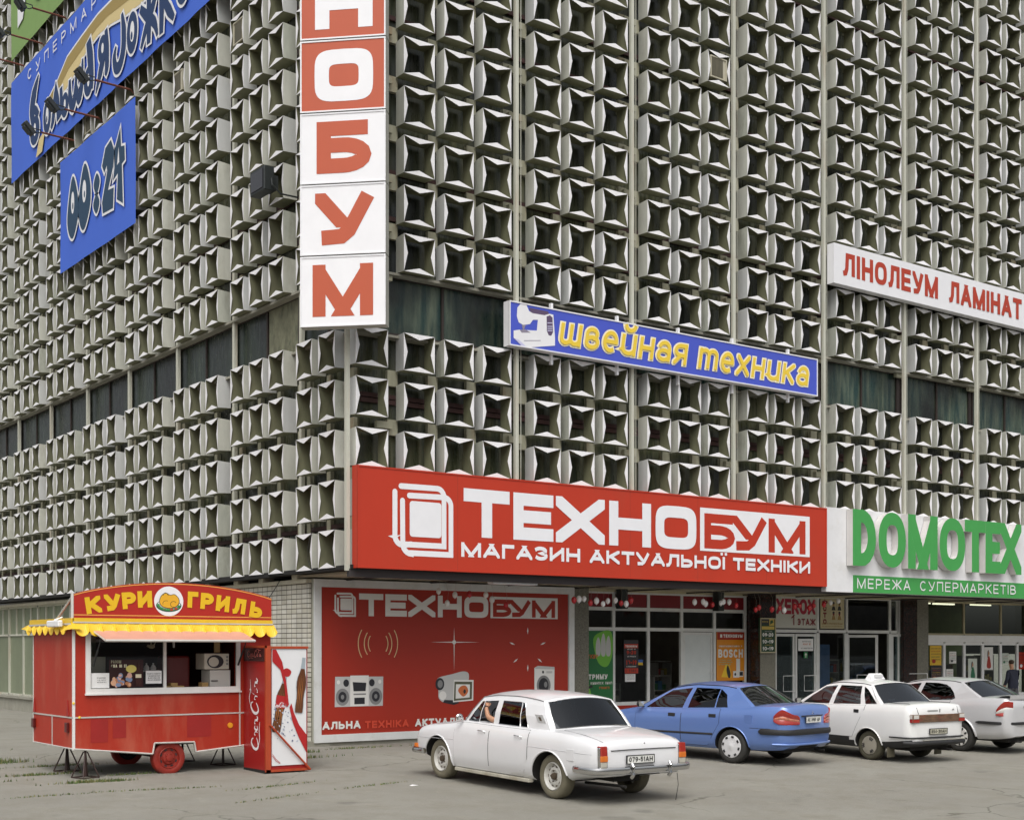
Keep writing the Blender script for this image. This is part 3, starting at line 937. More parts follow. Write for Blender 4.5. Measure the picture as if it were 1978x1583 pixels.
sh.build('picture', [sg_white, M('sign_grey', '#8A8494', .5), sw_pl, sw_lt], t)
for x in (5.0, 6.9, 8.8, 10.6, 12.6):
    b = MB(); b.box(x - .03, x + .03, -.05, .02, 8.28, 9.62); b.build('bracket', sg_white, t)

# --- white linoleum sign
t = empty('linoleum_sign', (0, 0, 0), label='white box sign with red condensed capitals high on the right', cat='sign')
fr = FR(.24)
board(t, fr, 14.10, 11.50, 24.2, 12.53, .22, [sg_white, sg_white])
sh = Sheet(fr)
text(sh, 'ЛІНОЛЕУМ', 14.46, 11.74, .60, .135, 4.0, 0, gap=.12)
text(sh, 'ЛАМІНАТ', 18.97, 11.74, .60, .135, 3.5, 0, gap=.12)
sh.build('lettering', [M('sign_brick_red', '#AE3A22', .5)], t)

# --- domotex: white fascia with deep green letters and a green strip
dg = M('letter_green', '#449A4E', .4, nz=.04); dw = M('fascia_white', (.72, .72, .73), .45, nz=.05, dirt=(.5, .48, .42), dirt_amt=.3)
ds = M('letter_side', (.60, .58, .56), .5, nz=.08)
t = empty('supermarket_sign', (0, 0, 0), label='white fascia with deep green block letters over a green strip of thin capitals', cat='sign')
fr = FR(.10)
board(t, fr, 13.97, 3.55, 25.5, 5.73, .16, [dw, dw])
fs = FR(.12)
board(t, fs, 15.0, 3.555, 25.5, 4.01, .05, [dg, sg_white], 'strip')
sh = Sheet(fs)
text(sh, 'МЕРЕЖА', 15.17, 3.665, .27, .036, 2.22, 0, gap=.36)
text(sh, 'СУПЕРМАРКЕТІВ', 17.82, 3.665, .27, .036, 4.52, 0, gap=.36)
sh.build('small_lettering', [sg_white], t)
fd = FR(.31)
for ch, a, b_ in (('D', 14.76, 15.72), ('O', 15.81, 16.98), ('M', 17.05, 18.37), ('O', 18.44, 19.64), ('T', 19.60, 20.62), ('E', 20.58, 21.33), ('X', 21.27, 22.38)):
    sh = Sheet(fd, .0001); sh.k = int(a * 7) % 5 * 3; sh.thick = .20; sh.side = 1; sh.step = .0003
    glyph(sh, ch, a, 4.24, b_ - a - .02, 1.47, .335, 0, sq=2.15)
    sh.build('letter', [dg, ds], t)

# ---------------------------------------------------------------- banners on the long side (u = -y)
bn_blue = M('banner_blue', '#3F66CC', .7, nz=.04, sc_=(.5, .5, .5)); bn_navy = M('banner_navy', '#1B3660', .7); bn_sp = M('banner_sand', '#D0BD88', .7); bn_sd = M('banner_ochre', '#9C8750', .7)
bn_green = M('banner_green', '#7B9A58', .7, nz=.05)
def banner(name, label, u0, v0, u1, v1, mat, p=.14, wave=.02):
    t = empty(name, (0, 0, 0), label=label, cat='banner')
    b = MB(); n, m_ = 40, 12
    vs = []
    for j in range(m_ + 1):
        for i in range(n + 1):
            u = u0 + (u1 - u0) * i / n; v = v0 + (v1 - v0) * j / m_
            e = min(i / n, 1 - i / n, j / m_, 1 - j / m_) * 6
            wv = wave * (math.sin(u * 2.3 + v * 1.7) + .6 * math.sin(u * 5.1 - v * 2.2)) * max(0, 1 - e) - .004
            vs.append((-p - wv * .5, -u, v))
    fs = [(j * (n + 1) + i, j * (n + 1) + i + 1, (j + 1) * (n + 1) + i + 1, (j + 1) * (n + 1) + i) for j in range(m_) for i in range(n)]
    b.mesh(vs, fs)
    b.build('cloth', mat, t, smooth=60)
    e = MB()
    for i in range(13):
        u = u0 + (u1 - u0) * i / 12
        for v, s_ in ((v0, -1), (v1, 1)):
            e.tube([(-p, -u, v), (-.02, -u, v + s_ * .12)], .008, 4)
    e.build('lashing', M('rope', (.35, .33, .28), .8), t)
    return t
def closed_curve(pts, n=6):
    """smooth closed outline through the points"""
    o = []
    k = len(pts)
    for i in range(k):
        a, b, c, d = pts[i - 1], pts[i], pts[(i + 1) % k], pts[(i + 2) % k]
        for j in range(n):
            s = j / n
            o.append(tuple(.5 * ((2 * b[q]) + (-a[q] + c[q]) * s + (2 * a[q] - 5 * b[q] + 4 * c[q] - d[q]) * s * s + (-a[q] + 3 * b[q] - 3 * c[q] + d[q]) * s ** 3) for q in (0, 1)))
    return o
def grow(pts, g):
    out = []
    n = len(pts); sgn = 1 if _area(pts) > 0 else -1
    for i in range(n):
        a, b, c = Vector(pts[i - 1]), Vector(pts[i]), Vector(pts[(i + 1) % n])
        d1 = (b - a); d2 = (c - b)
        if d1.length < 1e-6 or d2.length < 1e-6: out.append(tuple(b)); continue
        d1.normalize(); d2.normalize()
        n1 = Vector((d1.y, -d1.x)); n2 = Vector((d2.y, -d2.x)); nn = n1 + n2
        if nn.length < .05: nn = n1
        nn.normalize()
        out.append(tuple(b + nn * g * sgn / max(.5, nn.dot(n1))))
    return out
def lerp2(L, t):
    k = t * (len(L) - 1); i = min(int(k), len(L) - 2)
    return L[i] + (L[i + 1] - L[i]) * (k - i)
def fat(sh, pts, g, dark, light, smooth=True, hole=None):
    q = closed_curve(pts) if smooth else pts
    q = grow(q, .035 if g < .065 else .02)
    sh.poly(grow(q, g), light, sh.base)
    sh.poly(q, dark, sh.base + .004)
    if hole:
        u, v, a, b = hole
        sh.disc(u, v, a, b, light, 20, sh.base + .007)

t = banner('blue_banner', 'large blue banner with a sand-coloured spoon and bulging navy lettering outlined in white', -21.88, 17.22, -1.5, 20.5, bn_blue)
fr = FL(.165)
sh = Sheet(fr, .0)
# u = -y ; the spoon
sp_out = [(-18.15, 18.58), (-17.92, 18.72), (-17.12, 18.98), (-16.28, 19.36), (-15.13, 19.50), (-13.72, 19.64), (-12.45, 19.62), (-10.5, 19.5), (-8.8, 19.35), (-7.6, 19.6), (-6.4, 19.8), (-5.2, 19.7), (-4.5, 19.3)]
sp_in = [(-4.4, 18.9), (-5.5, 18.5), (-7.2, 18.55), (-8.8, 18.75), (-10.6, 18.75), (-11.82, 18.87), (-12.69, 19.02), (-13.66, 19.08), (-14.6, 18.98), (-15.5, 18.7), (-16.3, 18.5), (-17.2, 18.3), (-17.7, 18.2)]
sh.poly(grow(sp_out + sp_in, .07), 2, .006)
sh.poly(sp_out + sp_in, 1, .010)
sh.poly([(-18.12, 18.57)] + sp_out[1:9] + [(-10.0, 19.2), (-11.25, 19.15), (-12.0, 19.22), (-13.0, 19.32), (-13.85, 19.30), (-14.8, 19.16), (-16.14, 18.98), (-16.9, 18.72), (-17.6, 18.4)], 3, .014)
sh.poly([(-18.9, 17.75), (-18.3, 17.9), (-18.6, 17.3), (-19.2, 17.28)], 1, .012)
sh.base = .018
# bulging brush letters: tapered strokes and bowls, white outline below, navy above, white eyes on top
STK = [([(-18.9, 19.75), (-19.35, 19.30), (-19.55, 18.85), (-19.45, 18.45)], [.03, .24, .24, .16]), ([(-19.6, 18.9), (-19.2, 18.75), (-18.95, 18.5)], [.1, .14, .14]),
 ([(-17.72, 17.72), (-17.52, 17.95), (-17.38, 18.5), (-17.25, 18.98)], [.06, .15, .13, .03]), ([(-17.28, 18.9), (-17.12, 18.4), (-17.0, 17.78)], [.05, .15, .17]),
 ([(-16.80, 18.66), (-16.76, 18.2), (-16.72, 17.85)], [.12, .13, .15]),
 ([(-16.02, 18.62), (-16.0, 18.1), (-15.78, 17.78), (-15.55, 18.05), (-15.45, 18.7)], [.08, .16, .18, .15, .06]), ([(-15.45, 18.2), (-15.25, 17.82), (-15.02, 18.1), (-14.92, 18.85)], [.1, .17, .16, .06]),
 ([(-14.45, 19.2), (-14.3, 18.7), (-14.22, 18.1), (-14.25, 17.75)], [.17, .22, .20, .16]),
 ([(-13.05, 19.0), (-12.98, 18.5), (-12.98, 17.95), (-13.1, 17.75)], [.10, .16, .15, .06]), ([(-13.25, 18.35), (-13.5, 17.95), (-13.85, 17.5)], [.2, .17, .03]),
 ([(-11.85, 18.98), (-11.72, 18.5), (-11.75, 18.0), (-12.0, 17.66), (-12.3, 17.68), (-12.42, 18.0), (-12.28, 18.25)], [.06, .16, .17, .17, .15, .12, .05]),
 ([(-9.98, 18.85), (-9.95, 18.2), (-9.98, 17.5)], [.12, .16, .12]), ([(-10.55, 18.6), (-10.1, 18.25), (-9.6, 17.9), (-9.4, 17.5)], [.10, .15, .14, .05]), ([(-10.5, 17.55), (-10.15, 17.95), (-9.7, 18.35), (-9.35, 18.8)], [.06, .14, .14, .08]),
 ([(-9.15, 18.8), (-9.12, 18.2), (-9.15, 17.45)], [.10, .16, .12]), ([(-9.1, 18.05), (-8.8, 18.35), (-8.45, 18.8)], [.12, .14, .07]), ([(-8.95, 18.2), (-8.65, 17.85), (-8.35, 17.55)], [.12, .15, .08])]
BWL = [(-19.28, 18.15, .46, .44, .11, .20), (-18.08, 18.2, .36, .52, .13, .26), (-16.46, 18.03, .32, .36, .08, .14), (-14.45, 18.05, .36, .42, .09, .18), (-13.32, 18.55, .34, .38, .09, .14),
 (-11.12, 18.2, .37, .54, .15, .27), (-7.8, 18.2, .40, .52, .15, .26)]
for lay in (0, 1):
    g_ = .075 if lay == 0 else 0
    z_ = sh.base + .006 * lay; n_i = 0
    for pts, hw_ in STK:
        q = []
        for i in range(len(pts) - 1):
            a, b_, c_, d = pts[max(i - 1, 0)], pts[i], pts[i + 1], pts[min(i + 2, len(pts) - 1)]
            for j in range(5):
                s = j / 5; q.append(tuple(.5 * ((2 * b_[k]) + (-a[k] + c_[k]) * s + (2 * a[k] - 5 * b_[k] + 4 * c_[k] - d[k]) * s * s + (-a[k] + 3 * b_[k] - 3 * c_[k] + d[k]) * s ** 3) for k in (0, 1)))
        q.append(pts[-1]); m_ = len(q) - 1
        hh = [lerp2(hw_, i / m_) + g_ for i in range(m_ + 1)]
        sh.poly(stroke_poly(q, hh, False, g_ * .7)[0], 2 if lay == 0 else 0, z_ + .0001 * n_i); n_i += 1
    for (u, v, a, b_, e, f_) in BWL:
        sh.disc(u, v, a + g_, b_ + g_, 2 if lay == 0 else 0, 26, z_ + .0001 * n_i); n_i += 1
for (u, v, a, b_, e, f_) in BWL:
    sh.disc(u + .02, v + .02, e, f_, 2, 20, sh.base + .012)
for (u, v, a, b_, e, f_) in (BWL[1], BWL[5], BWL[6]): sh.disc(u - .01, v - .08, e * .45, f_ * .4, 0, 14, sh.base + .015)
sh.build('artwork', [bn_navy, bn_sp, sg_white, bn_sd], t)
sh = Sheet(fr, .006)
text(sh, 'СУПЕРМАРКЕТ', -20.05, 19.95, .32, .05, 8.6, 0, gap=1.3, shear=0)
sh.build('lettering', [sg_white], t)

t = banner('opening_banner', 'square blue banner showing round-the-clock hours in fat navy digits outlined in white', -17.0, 13.20, -11.0, 16.5, bn_blue, wave=.014)
sh = Sheet(fr, .0); sh.base = .012
fat(sh, [(-16.22, 14.75), (-15.8, 15.72), (-15.38, 15.1), (-15.35, 14.5), (-15.75, 13.98), (-16.12, 14.2)], .075, 0, 1, True, (-15.78, 14.98, .14, .32))
fat(sh, [(-15.27, 14.85), (-14.8, 15.8), (-14.35, 15.2), (-14.35, 14.55), (-14.8, 14.0), (-15.15, 14.2)], .075, 0, 1, True, (-14.8, 15.05, .16, .32))
fat(sh, [(-14.02, 15.0), (-13.8, 15.25), (-13.58, 15.0), (-13.8, 14.72)], .07, 0, 1, True)
fat(sh, [(-14.05, 14.45), (-13.82, 14.68), (-13.6, 14.42), (-13.82, 14.18)], .07, 0, 1, True)
fat(sh, [(-13.35, 15.35), (-13.1, 15.75), (-12.7, 15.85), (-12.45, 15.5), (-12.55, 15.1), (-12.95, 14.55), (-12.5, 14.5), (-12.55, 14.0), (-13.3, 14.05), (-13.35, 14.35), (-12.95, 15.1), (-13.0, 15.3), (-13.2, 15.15)], .07, 0, 1, False)
fat(sh, [(-12.35, 15.55), (-12.0, 15.95), (-11.95, 15.45), (-11.7, 15.4), (-11.68, 15.05), (-11.9, 15.0), (-11.82, 13.95), (-12.22, 14.15), (-12.15, 14.85), (-12.5, 14.75), (-12.4, 15.05)], .07, 0, 1, False)
sh.poly([(-12.22, 15.05), (-12.05, 15.08), (-12.1, 15.5)], 1, .020)
sh.disc(-15.76, 14.88, .05, .10, 0, lift=.021); sh.disc(-14.78, 14.96, .05, .10, 0, lift=.021)
sh.build('artwork', [M('banner_slate', '#22405A', .7), sg_white], t)

t = banner('green_banner', 'green banner at the top left with the lower ends of tall white letters', -21.9, 21.22, -13.0, 24.6, bn_green, wave=.01)
sh = Sheet(fr, .008)
sh.poly([(-21.1, 24.3), (-20.85, 24.3), (-20.85, 22.5), (-20.2, 24.3), (-19.6, 24.3), (-20.1, 23.0), (-20.55, 22.1), (-21.1, 22.0)], 0)
sh.disc(-18.9, 23.1, .72, 1.0, 0)
sh.disc(-18.9, 23.3, .30, .55, 1, lift=.013)
sh.poly([(-17.8, 24.4), (-17.4, 24.4), (-17.4, 22.6), (-17.8, 22.2)], 0)
sh.build('lettering', [sg_white, bn_green], t)

# ---------------------------------------------------------------- floodlights on arms
m_rust = M('rusty_arm', (.16, .05, .03), .8, nz=.3, sc_=(9, 9, 9)); m_lamp = M('lamp_black', (.02, .025, .025), .5); m_lglass = M('lamp_glass', (.25, .27, .26), .15)
lab = {0: 'floodlight on a rusty arm nearest the corner, below the large blue banner', 1: 'floodlight on a rusty arm, middle one of the three between the two blue banners',
       2: 'floodlight on a rusty arm at the far left, over the lower blue banner', 3: 'floodlight on a rusty arm in front of the green banner, nearer the corner',
       4: 'floodlight on a rusty arm at the left edge of the green banner', 5: 'floodlight arm cut by the left edge of the picture, below the green banner'}
for i, (y, z, L_) in enumerate([(11.72, 16.95, .95), (14.12, 16.95, .95), (16.20, 16.95, .95), (17.0, 20.85, .95), (19.15, 20.85, .95), (21.0, 20.8, 1.0)]):
    t = empty('floodlight', (0, 0, 0), label=lab[i], cat='floodlight', group='floodlights on arms lighting the banners')
    b = MB(); b.tube([(0, y, z), (-L_, y, z + .02)], .028, 6); b.tube([(0, y, z), (.3, y, z - .25)], .02, 5)
    b.build('arm', m_rust, t)
    b = MB(); x = -L_
    for s_ in (-.14, .14):
        b.tube([(x, y, z + .02), (x - .06, y + s_, z + .03), (x - .30, y + s_, z + .04)], .016, 5)
    b.build('yoke', m_lamp, t)
    b = MB(); c = Vector((x - .36, y, z + .05)); ax = Vector((.72, 0, .69)) if i < 3 else Vector((.8, 0, .6)); up = Vector((-ax.z, 0, ax.x))
    b.obox(c, ax, (0, 1, 0), up, .06, .15, .20); b.obox(c - ax * .07, ax, (0, 1, 0), up, .05, .10, .13)
    ob = b.build('housing', m_lamp, t, bevel=.015)
    b = MB(); b.obox(c + ax * .062, ax, (0, 1, 0), up, .004, .13, .18); b.build('lens', m_lglass, ob)

# square floodlight standing off the wall
t = empty('wall_floodlight', (0, 0, 0), label='black square floodlight mounted among the window boxes left of the tall corner sign', cat='floodlight')
b = MB(); b.box(-.46, -.22, 2.86, 3.54, 11.80, 12.32); b.box(-.22, -.05, 3.0, 3.4, 11.9, 12.2); b.build('housing', m_lamp, t, bevel=.02)
b = MB(); b.box(-.475, -.455, 2.92, 3.48, 11.86, 12.26); b.build('lens', M('floodlight_lens', (.03, .03, .035), .1), t)
b = MB(); b.tube([(-.3, 2.83, 12.05), (-.3, 2.80, 11.9), (-.1, 2.8, 11.75), (.3, 2.8, 11.75)], .02, 5); b.build('bracket', m_lamp, t)

# air conditioners standing in four of the boxes
m_ac = M('ac_beige', (.46, .43, .33), .6, nz=.1, dirt=(.3, .25, .15), dirt_amt=.4)
m_ag = M('ac_grille', (.10, .09, .06), .7, nz=.3, sc_=(30, 30, 2))
for side, a, z, lb in (('R', 9.807, 15.72, 'beige air conditioner set in a window box high on the entrance front'), ('L', 8.30, 15.72, 'beige air conditioner in a window box below the right end of the large blue banner'),
                   ('L', 4.83, 15.72, 'beige air conditioner in a window box near the top, left of the corner sign'), ('L', 14.75, 16.72, 'beige air conditioner in a window box between the two blue banners')):
    t = empty('air_conditioner', (0, 0, 0), label=lb, cat='air conditioner', group='air conditioners in the window boxes')
    fr_ = FR(-.03) if side == 'R' else FL(-.03)
    u = a if side == 'R' else -(a + .68)
    b = MB()
    board(t, fr_, u + .10, z + .12, u + .66, z + .64, .30, [m_ac, m_ac], 'casing')
    rim(t, fr_, u + .10, z + .12, u + .66, z + .64, .03, .02, m_ac, 'rim')
    board(t, FR(-.022) if side == 'R' else FL(-.022), u + .16, z + .17, u + .53, z + .59, .006, [m_ag, m_ag], 'grille')
# ================================================================ street level under the canopy
m_gran = M('granite', (.20, .19, .15), .35, nz=.55, sc_=(38, 38, 38), dirt=(.05, .05, .04), dirt_amt=.8)
m_gdark = M('granite_polished_dark', (.025, .018, .016), .12, nz=.5, sc_=(30, 30, 30), dirt=(.14, .03, .02), dirt_amt=.7)
m_tan = M('lintel_tan', (.48, .43, .28), .6, nz=.1)
m_shopfl = M('shop_floor', (.22, .20, .17), .4); m_shopw = M('shop_wall', (.16, .14, .12), .8, nz=.2); m_shopg = M('shop_wall_green', (.17, .20, .10), .8, nz=.2)
gl_shop = glass('shop_glass', (.60, .66, .62), .0, .015)
gl_dark = glass('shop_glass_dark', (.40, .43, .38), .0, .02)
m_redp = M('sticker_red', '#7A1620', .4, nz=.06); m_pr = M('poster_red', '#A0260F', .5, nz=.05, sc_=(.6, .6, .6)); m_pw = M('poster_white', (.74, .73, .70), .5)

# interior of the shops (seen through the glass)
q = MB(); q.face([(7.5, 3.15, .02), (XE, 3.15, .02), (XE, 9, .02), (7.5, 9, .02)]); q.build('shop_floor', m_shopfl, store)
q = MB(); q.face([(7.5, 3.15, 3.64), (7.5, 9, 3.64), (XE, 9, 3.64), (XE, 3.15, 3.64)]); q.build('shop_ceiling', m_shopw, store)
for x in (7.5, 14.95, 22.3): q = MB(); q.box(x, x + .1, 3.2, 9, .02, 3.64); q.build('partition', m_shopw, store)
q = MB(); q.face([(7.6, 8.95, .02), (22.3, 8.95, .02), (22.3, 8.95, 3.64), (7.6, 8.95, 3.64)]); q.face([(22.4, 6.2, .02), (XE, 6.2, .02), (XE, 6.2, 3.64), (22.4, 6.2, 3.64)], 1); q.build('back_wall', [m_shopw, m_shopg], store)
m_tubelight = M('ceiling_tube', (1, .95, .75), .5, emit=2.6)
for x, y in ((23.4, 4.4), (25.0, 4.6), (26.8, 4.4), (10.0, 5.5), (12.5, 6.5), (17, 6)):
    q = MB(); q.box(x, x + 1.1, y, y + .1, 3.55, 3.60); q.build('ceiling_light', m_tubelight, store)
# shelves and goods inside
for i in range(26):
    x = 8.2 + i * .78 + rnd.uniform(-.1, .1)
    if 15.0 < x < 15.3: continue
    y = rnd.uniform(4.2, 6.0); h = rnd.uniform(.9, 1.9); wd = rnd.uniform(.4, .7)
    t = empty('shop_shelf', (0, 0, 0), label='dim goods shelf inside the shops behind the glass', cat='shelf', group='goods shelves behind the shop windows')
    q = MB(); q.box(x, x + .04, y, y + .35, 0.02, h); q.box(x + wd, x + wd + .04, y, y + .35, 0.02, h)
    for k in range(int(h / .4) + 1): q.box(x + .04, x + wd, y, y + .35, .1 + k * .4, .13 + k * .4)
    q.build('rack', M('rack_grey', (.30, .30, .28), .5), t)
    q = MB(); zk = .13
    while zk < h - .2:
        xx = x + .06
        while xx < x + wd - .12:
            ww = rnd.uniform(.07, .16); q.box(xx, xx + ww, y + .03, y + .25, zk, zk + rnd.uniform(.12, .28), rnd.randrange(5)); xx += ww + .02
        zk += .4
    q.build('goods', [M('good_a', (.3, .06, .05)), M('good_b', (.35, .33, .28)), M('good_c', (.05, .12, .20)), M('good_d', (.30, .25, .06)), M('good_e', (.04, .12, .06))], t)

# pillars
for x0, x1, y0, y1, mt, sd_ in ((7.62, 8.26, 2.6, 3.3, m_gran, 0), (14.36, 14.98, 2.55, 3.3, m_gran, 1), (21.10, 21.75, 2.9, 3.5, m_gdark, 0), (21.75, 22.30, 2.88, 3.5, m_gran, 0), (28.0, 28.6, 2.6, 3.3, m_gran, 0)):
    q = MB(); q.box(x0, x1, y0, y1, 0, 3.6)
    if sd_: q.box(x0 - .004, x0 - .001, y0 + .01, y1, 0, 3.6, 1); q.box(x0, x1 - .001, y0 - .012, y0 - .004, 2.6, 3.6, 1)
    q.build('pillar', [mt, m_gdark], store)

# frame builder: verticals and horizontals of one glazed front, each pane a sub-part
YG = 3.10
def glazed(name, cols, rows, skip=(), mat=m_steel, gm=gl_shop, y=YG, wd=.045, depth=.07, parent=None):
    f = MB(); e = 0.0
    for x in cols: f.box(x - wd, x + wd, y - depth, y, rows[0], rows[-1])
    for z in rows:
        for a, b in zip(cols[:-1], cols[1:]):
            if (cols.index(a), 'h', rows.index(z)) in skip: continue
            f.box(a + wd, b - wd, y - depth + .004, y - .004, z - wd, z + wd)
    fo = f.build(name, mat, parent or store)
    for i, (a, b) in enumerate(zip(cols[:-1], cols[1:])):
        for j, (c, d) in enumerate(zip(rows[:-1], rows[1:])):
            if (i, j) in skip: continue
            p = MB(); p.face([(a + wd, y - .03, c + wd), (b - wd, y - .03, c + wd), (b - wd, y - .03, d - wd), (a + wd, y - .03, d - wd)])
            p.build('pane', gm, fo)
    return fo
# electronics shop
lt = MB(); lt.box(8.26, 14.36, YG - .08, YG, 3.53, 3.66); lt.box(15.0, 21.1, YG - .08, YG, 3.56, 3.66); lt.build('door_lintel', m_tan, store)
so1 = glazed('shop_window', [8.32, 9.46, 10.66, 11.86, 13.09, 14.28], [.66, 2.58, 3.10, 3.53], skip=[(2, 0), (3, 0), (2, 'h', 0), (3, 'h', 0), (0, 2), (1, 2), (2, 2), (3, 2), (4, 2)])
for a, b in ((8.36, 9.41), (9.51, 10.61), (10.71, 11.81), (11.91, 13.04), (13.14, 14.23)):
    q = MB(); q.box(a, b, YG - .05, YG - .02, 3.145, 3.485); q.build('red_panel', m_redp, store)
q = MB(); q.box(8.28, 10.62, YG - .06, YG, .05, .615); q.build('stall_riser', m_pr, store)
q = MB(); q.box(13.05, 14.32, YG - .06, YG, .05, .615); q.build('stall_riser', m_pr, store)
def door(name, hinge, w_, h_, ang, panel, handle=True, label=None, fr_m=m_steel, wd=.075):
    """a door leaf on its hinge: frame, pane or panel, handle"""
    mtx = Matrix.Translation(hinge) @ Matrix.Rotation(ang, 4, 'Z')
    def T(m_):
        m_.v = [tuple(mtx @ Vector(p)) for p in m_.v]; return m_
    f = MB()
    f.box(0, wd, -.05, 0, 0, h_); f.box(w_ - wd, w_, -.05, 0, 0, h_); f.box(wd, w_ - wd, -.05, 0, h_ - wd, h_); f.box(wd, w_ - wd, -.05, 0, 0, .16)
    d = T(f).build(name, fr_m, store)
    if label: d['label'] = label
    p = MB()
    p.box(wd, w_ - wd, -.034, -.018, .16, h_ - wd)
    T(p).build('pane', panel, d)
    if handle:
        hd = MB()
        x = w_ - wd * 1.3
        hd.tube([(x, -.05, .82), (x, -.14, .84), (x, -.14, 1.28), (x, -.05, 1.30)], .016, 6)
        hd.tube([(x, -.14, .84), (x - .55 * w_, -.12, .84), (x - .55 * w_, -.12, 1.28), (x, -.14, 1.28)], .012, 6)
        T(hd).build('handle', m_white, d)
    return d
door('shop_door', (11.92, YG, 0.02), 1.10, 2.50, 0, M('door_panel_white', (.62, .66, .66), .35, nz=.06), handle=False, label='closed white door leaf')
q = MB(); q.tube([(12.92, YG - .06, 1.05), (12.92, YG - .13, 1.06), (12.92, YG - .13, 1.42), (12.92, YG - .06, 1.43)], .02, 6); q.build('door_pull', m_white, store)
# copy shop and neighbour
glazed('shop_window', [15.46, 17.31, 18.60, 20.62, 20.98], [2.58, 3.58], skip=[(0, 0), (1, 0)])
for a_, b_ in ((17.24, 17.38), (18.50, 18.66), (20.55, 20.69), (15.40, 15.5)): q = MB(); q.box(a_, b_, YG - .07, YG, 0, 2.53); q.build('door_frame', m_steel, store)
p = MB(); p.face([(17.38, YG - .03, .1), (18.5, YG - .03, .1), (18.5, YG - .03, 2.5), (17.38, YG - .03, 2.5)]); p.build('pane', gl_shop, store)
door('shop_door', (15.5, YG, .02), .82, 2.48, 0, gl_shop)
door('shop_door', (16.36, YG, .02), .88, 2.48, 0, gl_shop)
door('shop_door', (18.68, YG, .02), .90, 2.46, R(-58), gl_shop, label='door leaf standing open')
door('shop_door', (20.72, YG, .02), 1.55, 2.50, R(-6), gl_shop, label='wide door leaf standing ajar')
q = MB(); q.box(20.98, 21.1, YG - .07, YG, 0, 3.6); q.build('door_frame', m_steel, store)
# blue notice board and goods behind the middle pane
q = MB(); q.box(17.5, 18.0, YG + .08, YG + .12, .1, 2.2); q.build('notice_board', M('board_blue', (.10, .17, .36), .5, nz=.25), store)
# supermarket front: row of windows below a long white shutter box, upper lights
glazed('upper_window', [22.36, 24.38, 26.42, 28.0], [2.53, 3.55], mat=m_tan, wd=.03, gm=gl_dark)
q = MB(); q.box(22.34, 28, YG - .16, YG, 2.28, 2.50); q.build('shutter_box', m_white, store)
glazed('shop_window', [22.40, 23.34, 24.40, 25.40, 26.40, 27.36, 28.0], [.55, 2.24], mat=m_white, wd=.055)
q = MB(); q.box(22.34, 28, YG - .06, YG, 0, .50); q.build('stall_riser', m_conc, store)
q = MB(); q.box(8.26, 28, YG - .10, YG + .1, -.02, .05); q.build('threshold', m_conc, store)
# dark lamp housings hung in front of the glass
for x in (9.50, 12.98):
    q = MB(); q.box(x, x + .21, YG - .32, YG - .10, 3.10, 3.60); q.build('speaker_box', m_lamp, store)
# strip light under the canopy
t = empty('strip_light', (0, 0, 0), label='white strip light box fixed under the canopy above the red poster wall', cat='lamp')
q = MB(); q.box(3.67, 4.89, .30, .52, 3.47, 3.60); q.build('cover', m_white, t, bevel=.02)
t = empty('strip_light', (0, 0, 0), label='dirty strip light box fixed under the canopy right of the white fascia corner', cat='lamp')
q = MB(); q.box(18.6, 19.8, .30, .48, 3.50, 3.60); q.build('cover', M('lamp_dirty', (.35, .32, .24), .6), t, bevel=.02)

# ---------------------------------------------------------------- the red poster wall
t = empty('poster_wall', (0, 0, 0), label='framed red wall poster with a stereo, a camcorder and a washing machine', cat='poster')
fr = FR(y=2.30)
b = MB(); b.box(.42, 7.54, 2.31, 2.62, .12, 3.57); b.build('backing', m_post if 0 else M('poster_side', (.36, .36, .30), .5), t)
pf = MB(); pf.face([fr.P(.58, .21), fr.P(7.35, .21), fr.P(7.35, 3.42), fr.P(.58, 3.42)]); pf.build('sheet', m_pr, t)
rim(t, fr, .42, .08, 7.53, 3.56, .165, .035, m_steel, 'frame', back=.01)
sh = Sheet(fr)
tb_logo(sh, .92, 2.78, 1.43, 3.28, .042)
tehnobum(sh, 1.52, 2.79, 3.28, .515, 0, 1)
text(sh, 'АЛЬНА', .62, .355, .165, .043, .93, 0, gap=.17)
text(sh, 'ТЕХНІКА', 1.66, .345, .165, .043, 1.12, 2, gap=.17)
text(sh, 'АКТУАЛЬНА', 2.95, .345, .165, .043, 1.62, 0, gap=.17)
text(sh, 'ТЕХНІКА', 4.75, .345, .165, .043, 1.12, 2, gap=.17)
sh.build('lettering', [m_pw, m_pr, M('poster_red_bright', '#C8442C', .5)], t)
sh = Sheet(fr)
for cx, sg in ((2.05, 1), (1.95, -1)):
    for r_, h_ in ((.28, .30), (.41, .23), (.48, .15)) if 0 else ((.55, .30), (.40, .24), (.30, .17)):
        a = math.degrees(math.asin(min(.95, h_ / r_)))
        sh.line([(cx - sg * r_ * math.cos(R(a * k / 8)), 2.19 + r_ * math.sin(R(a * k / 8))) for k in range(-8, 9)], .022, 1)
sh.poly([(4.01, 2.57), (4.022, 2.26), (4.05, 2.24), (4.72, 2.228), (4.05, 2.216), (4.022, 2.19), (4.01, 1.57), (3.998, 2.19), (3.97, 2.216), (3.37, 2.228), (3.97, 2.24), (3.998, 2.26)], 0)
sh.disc(4.01, 2.228, .05, .05, 0)
for u, v, a in ((6.12, 2.50, 90), (5.66, 2.20, 160), (6.58, 2.20, 20), (5.76, 1.80, 215), (6.48, 1.80, -35), (6.12, 1.62, 90)):
    d = Vector((math.cos(R(a)), math.sin(R(a)))); n_ = Vector((-d.y, d.x)) * .018
    q_ = Vector((u, v))
    sh.poly([tuple(q_ - d * .085), tuple(q_ + n_ * 1.2), tuple(q_ + d * .085), tuple(q_ - n_)], 0)
sh.build('graphics', [m_pw, M('poster_gold', '#D9B98C', .5)], t)
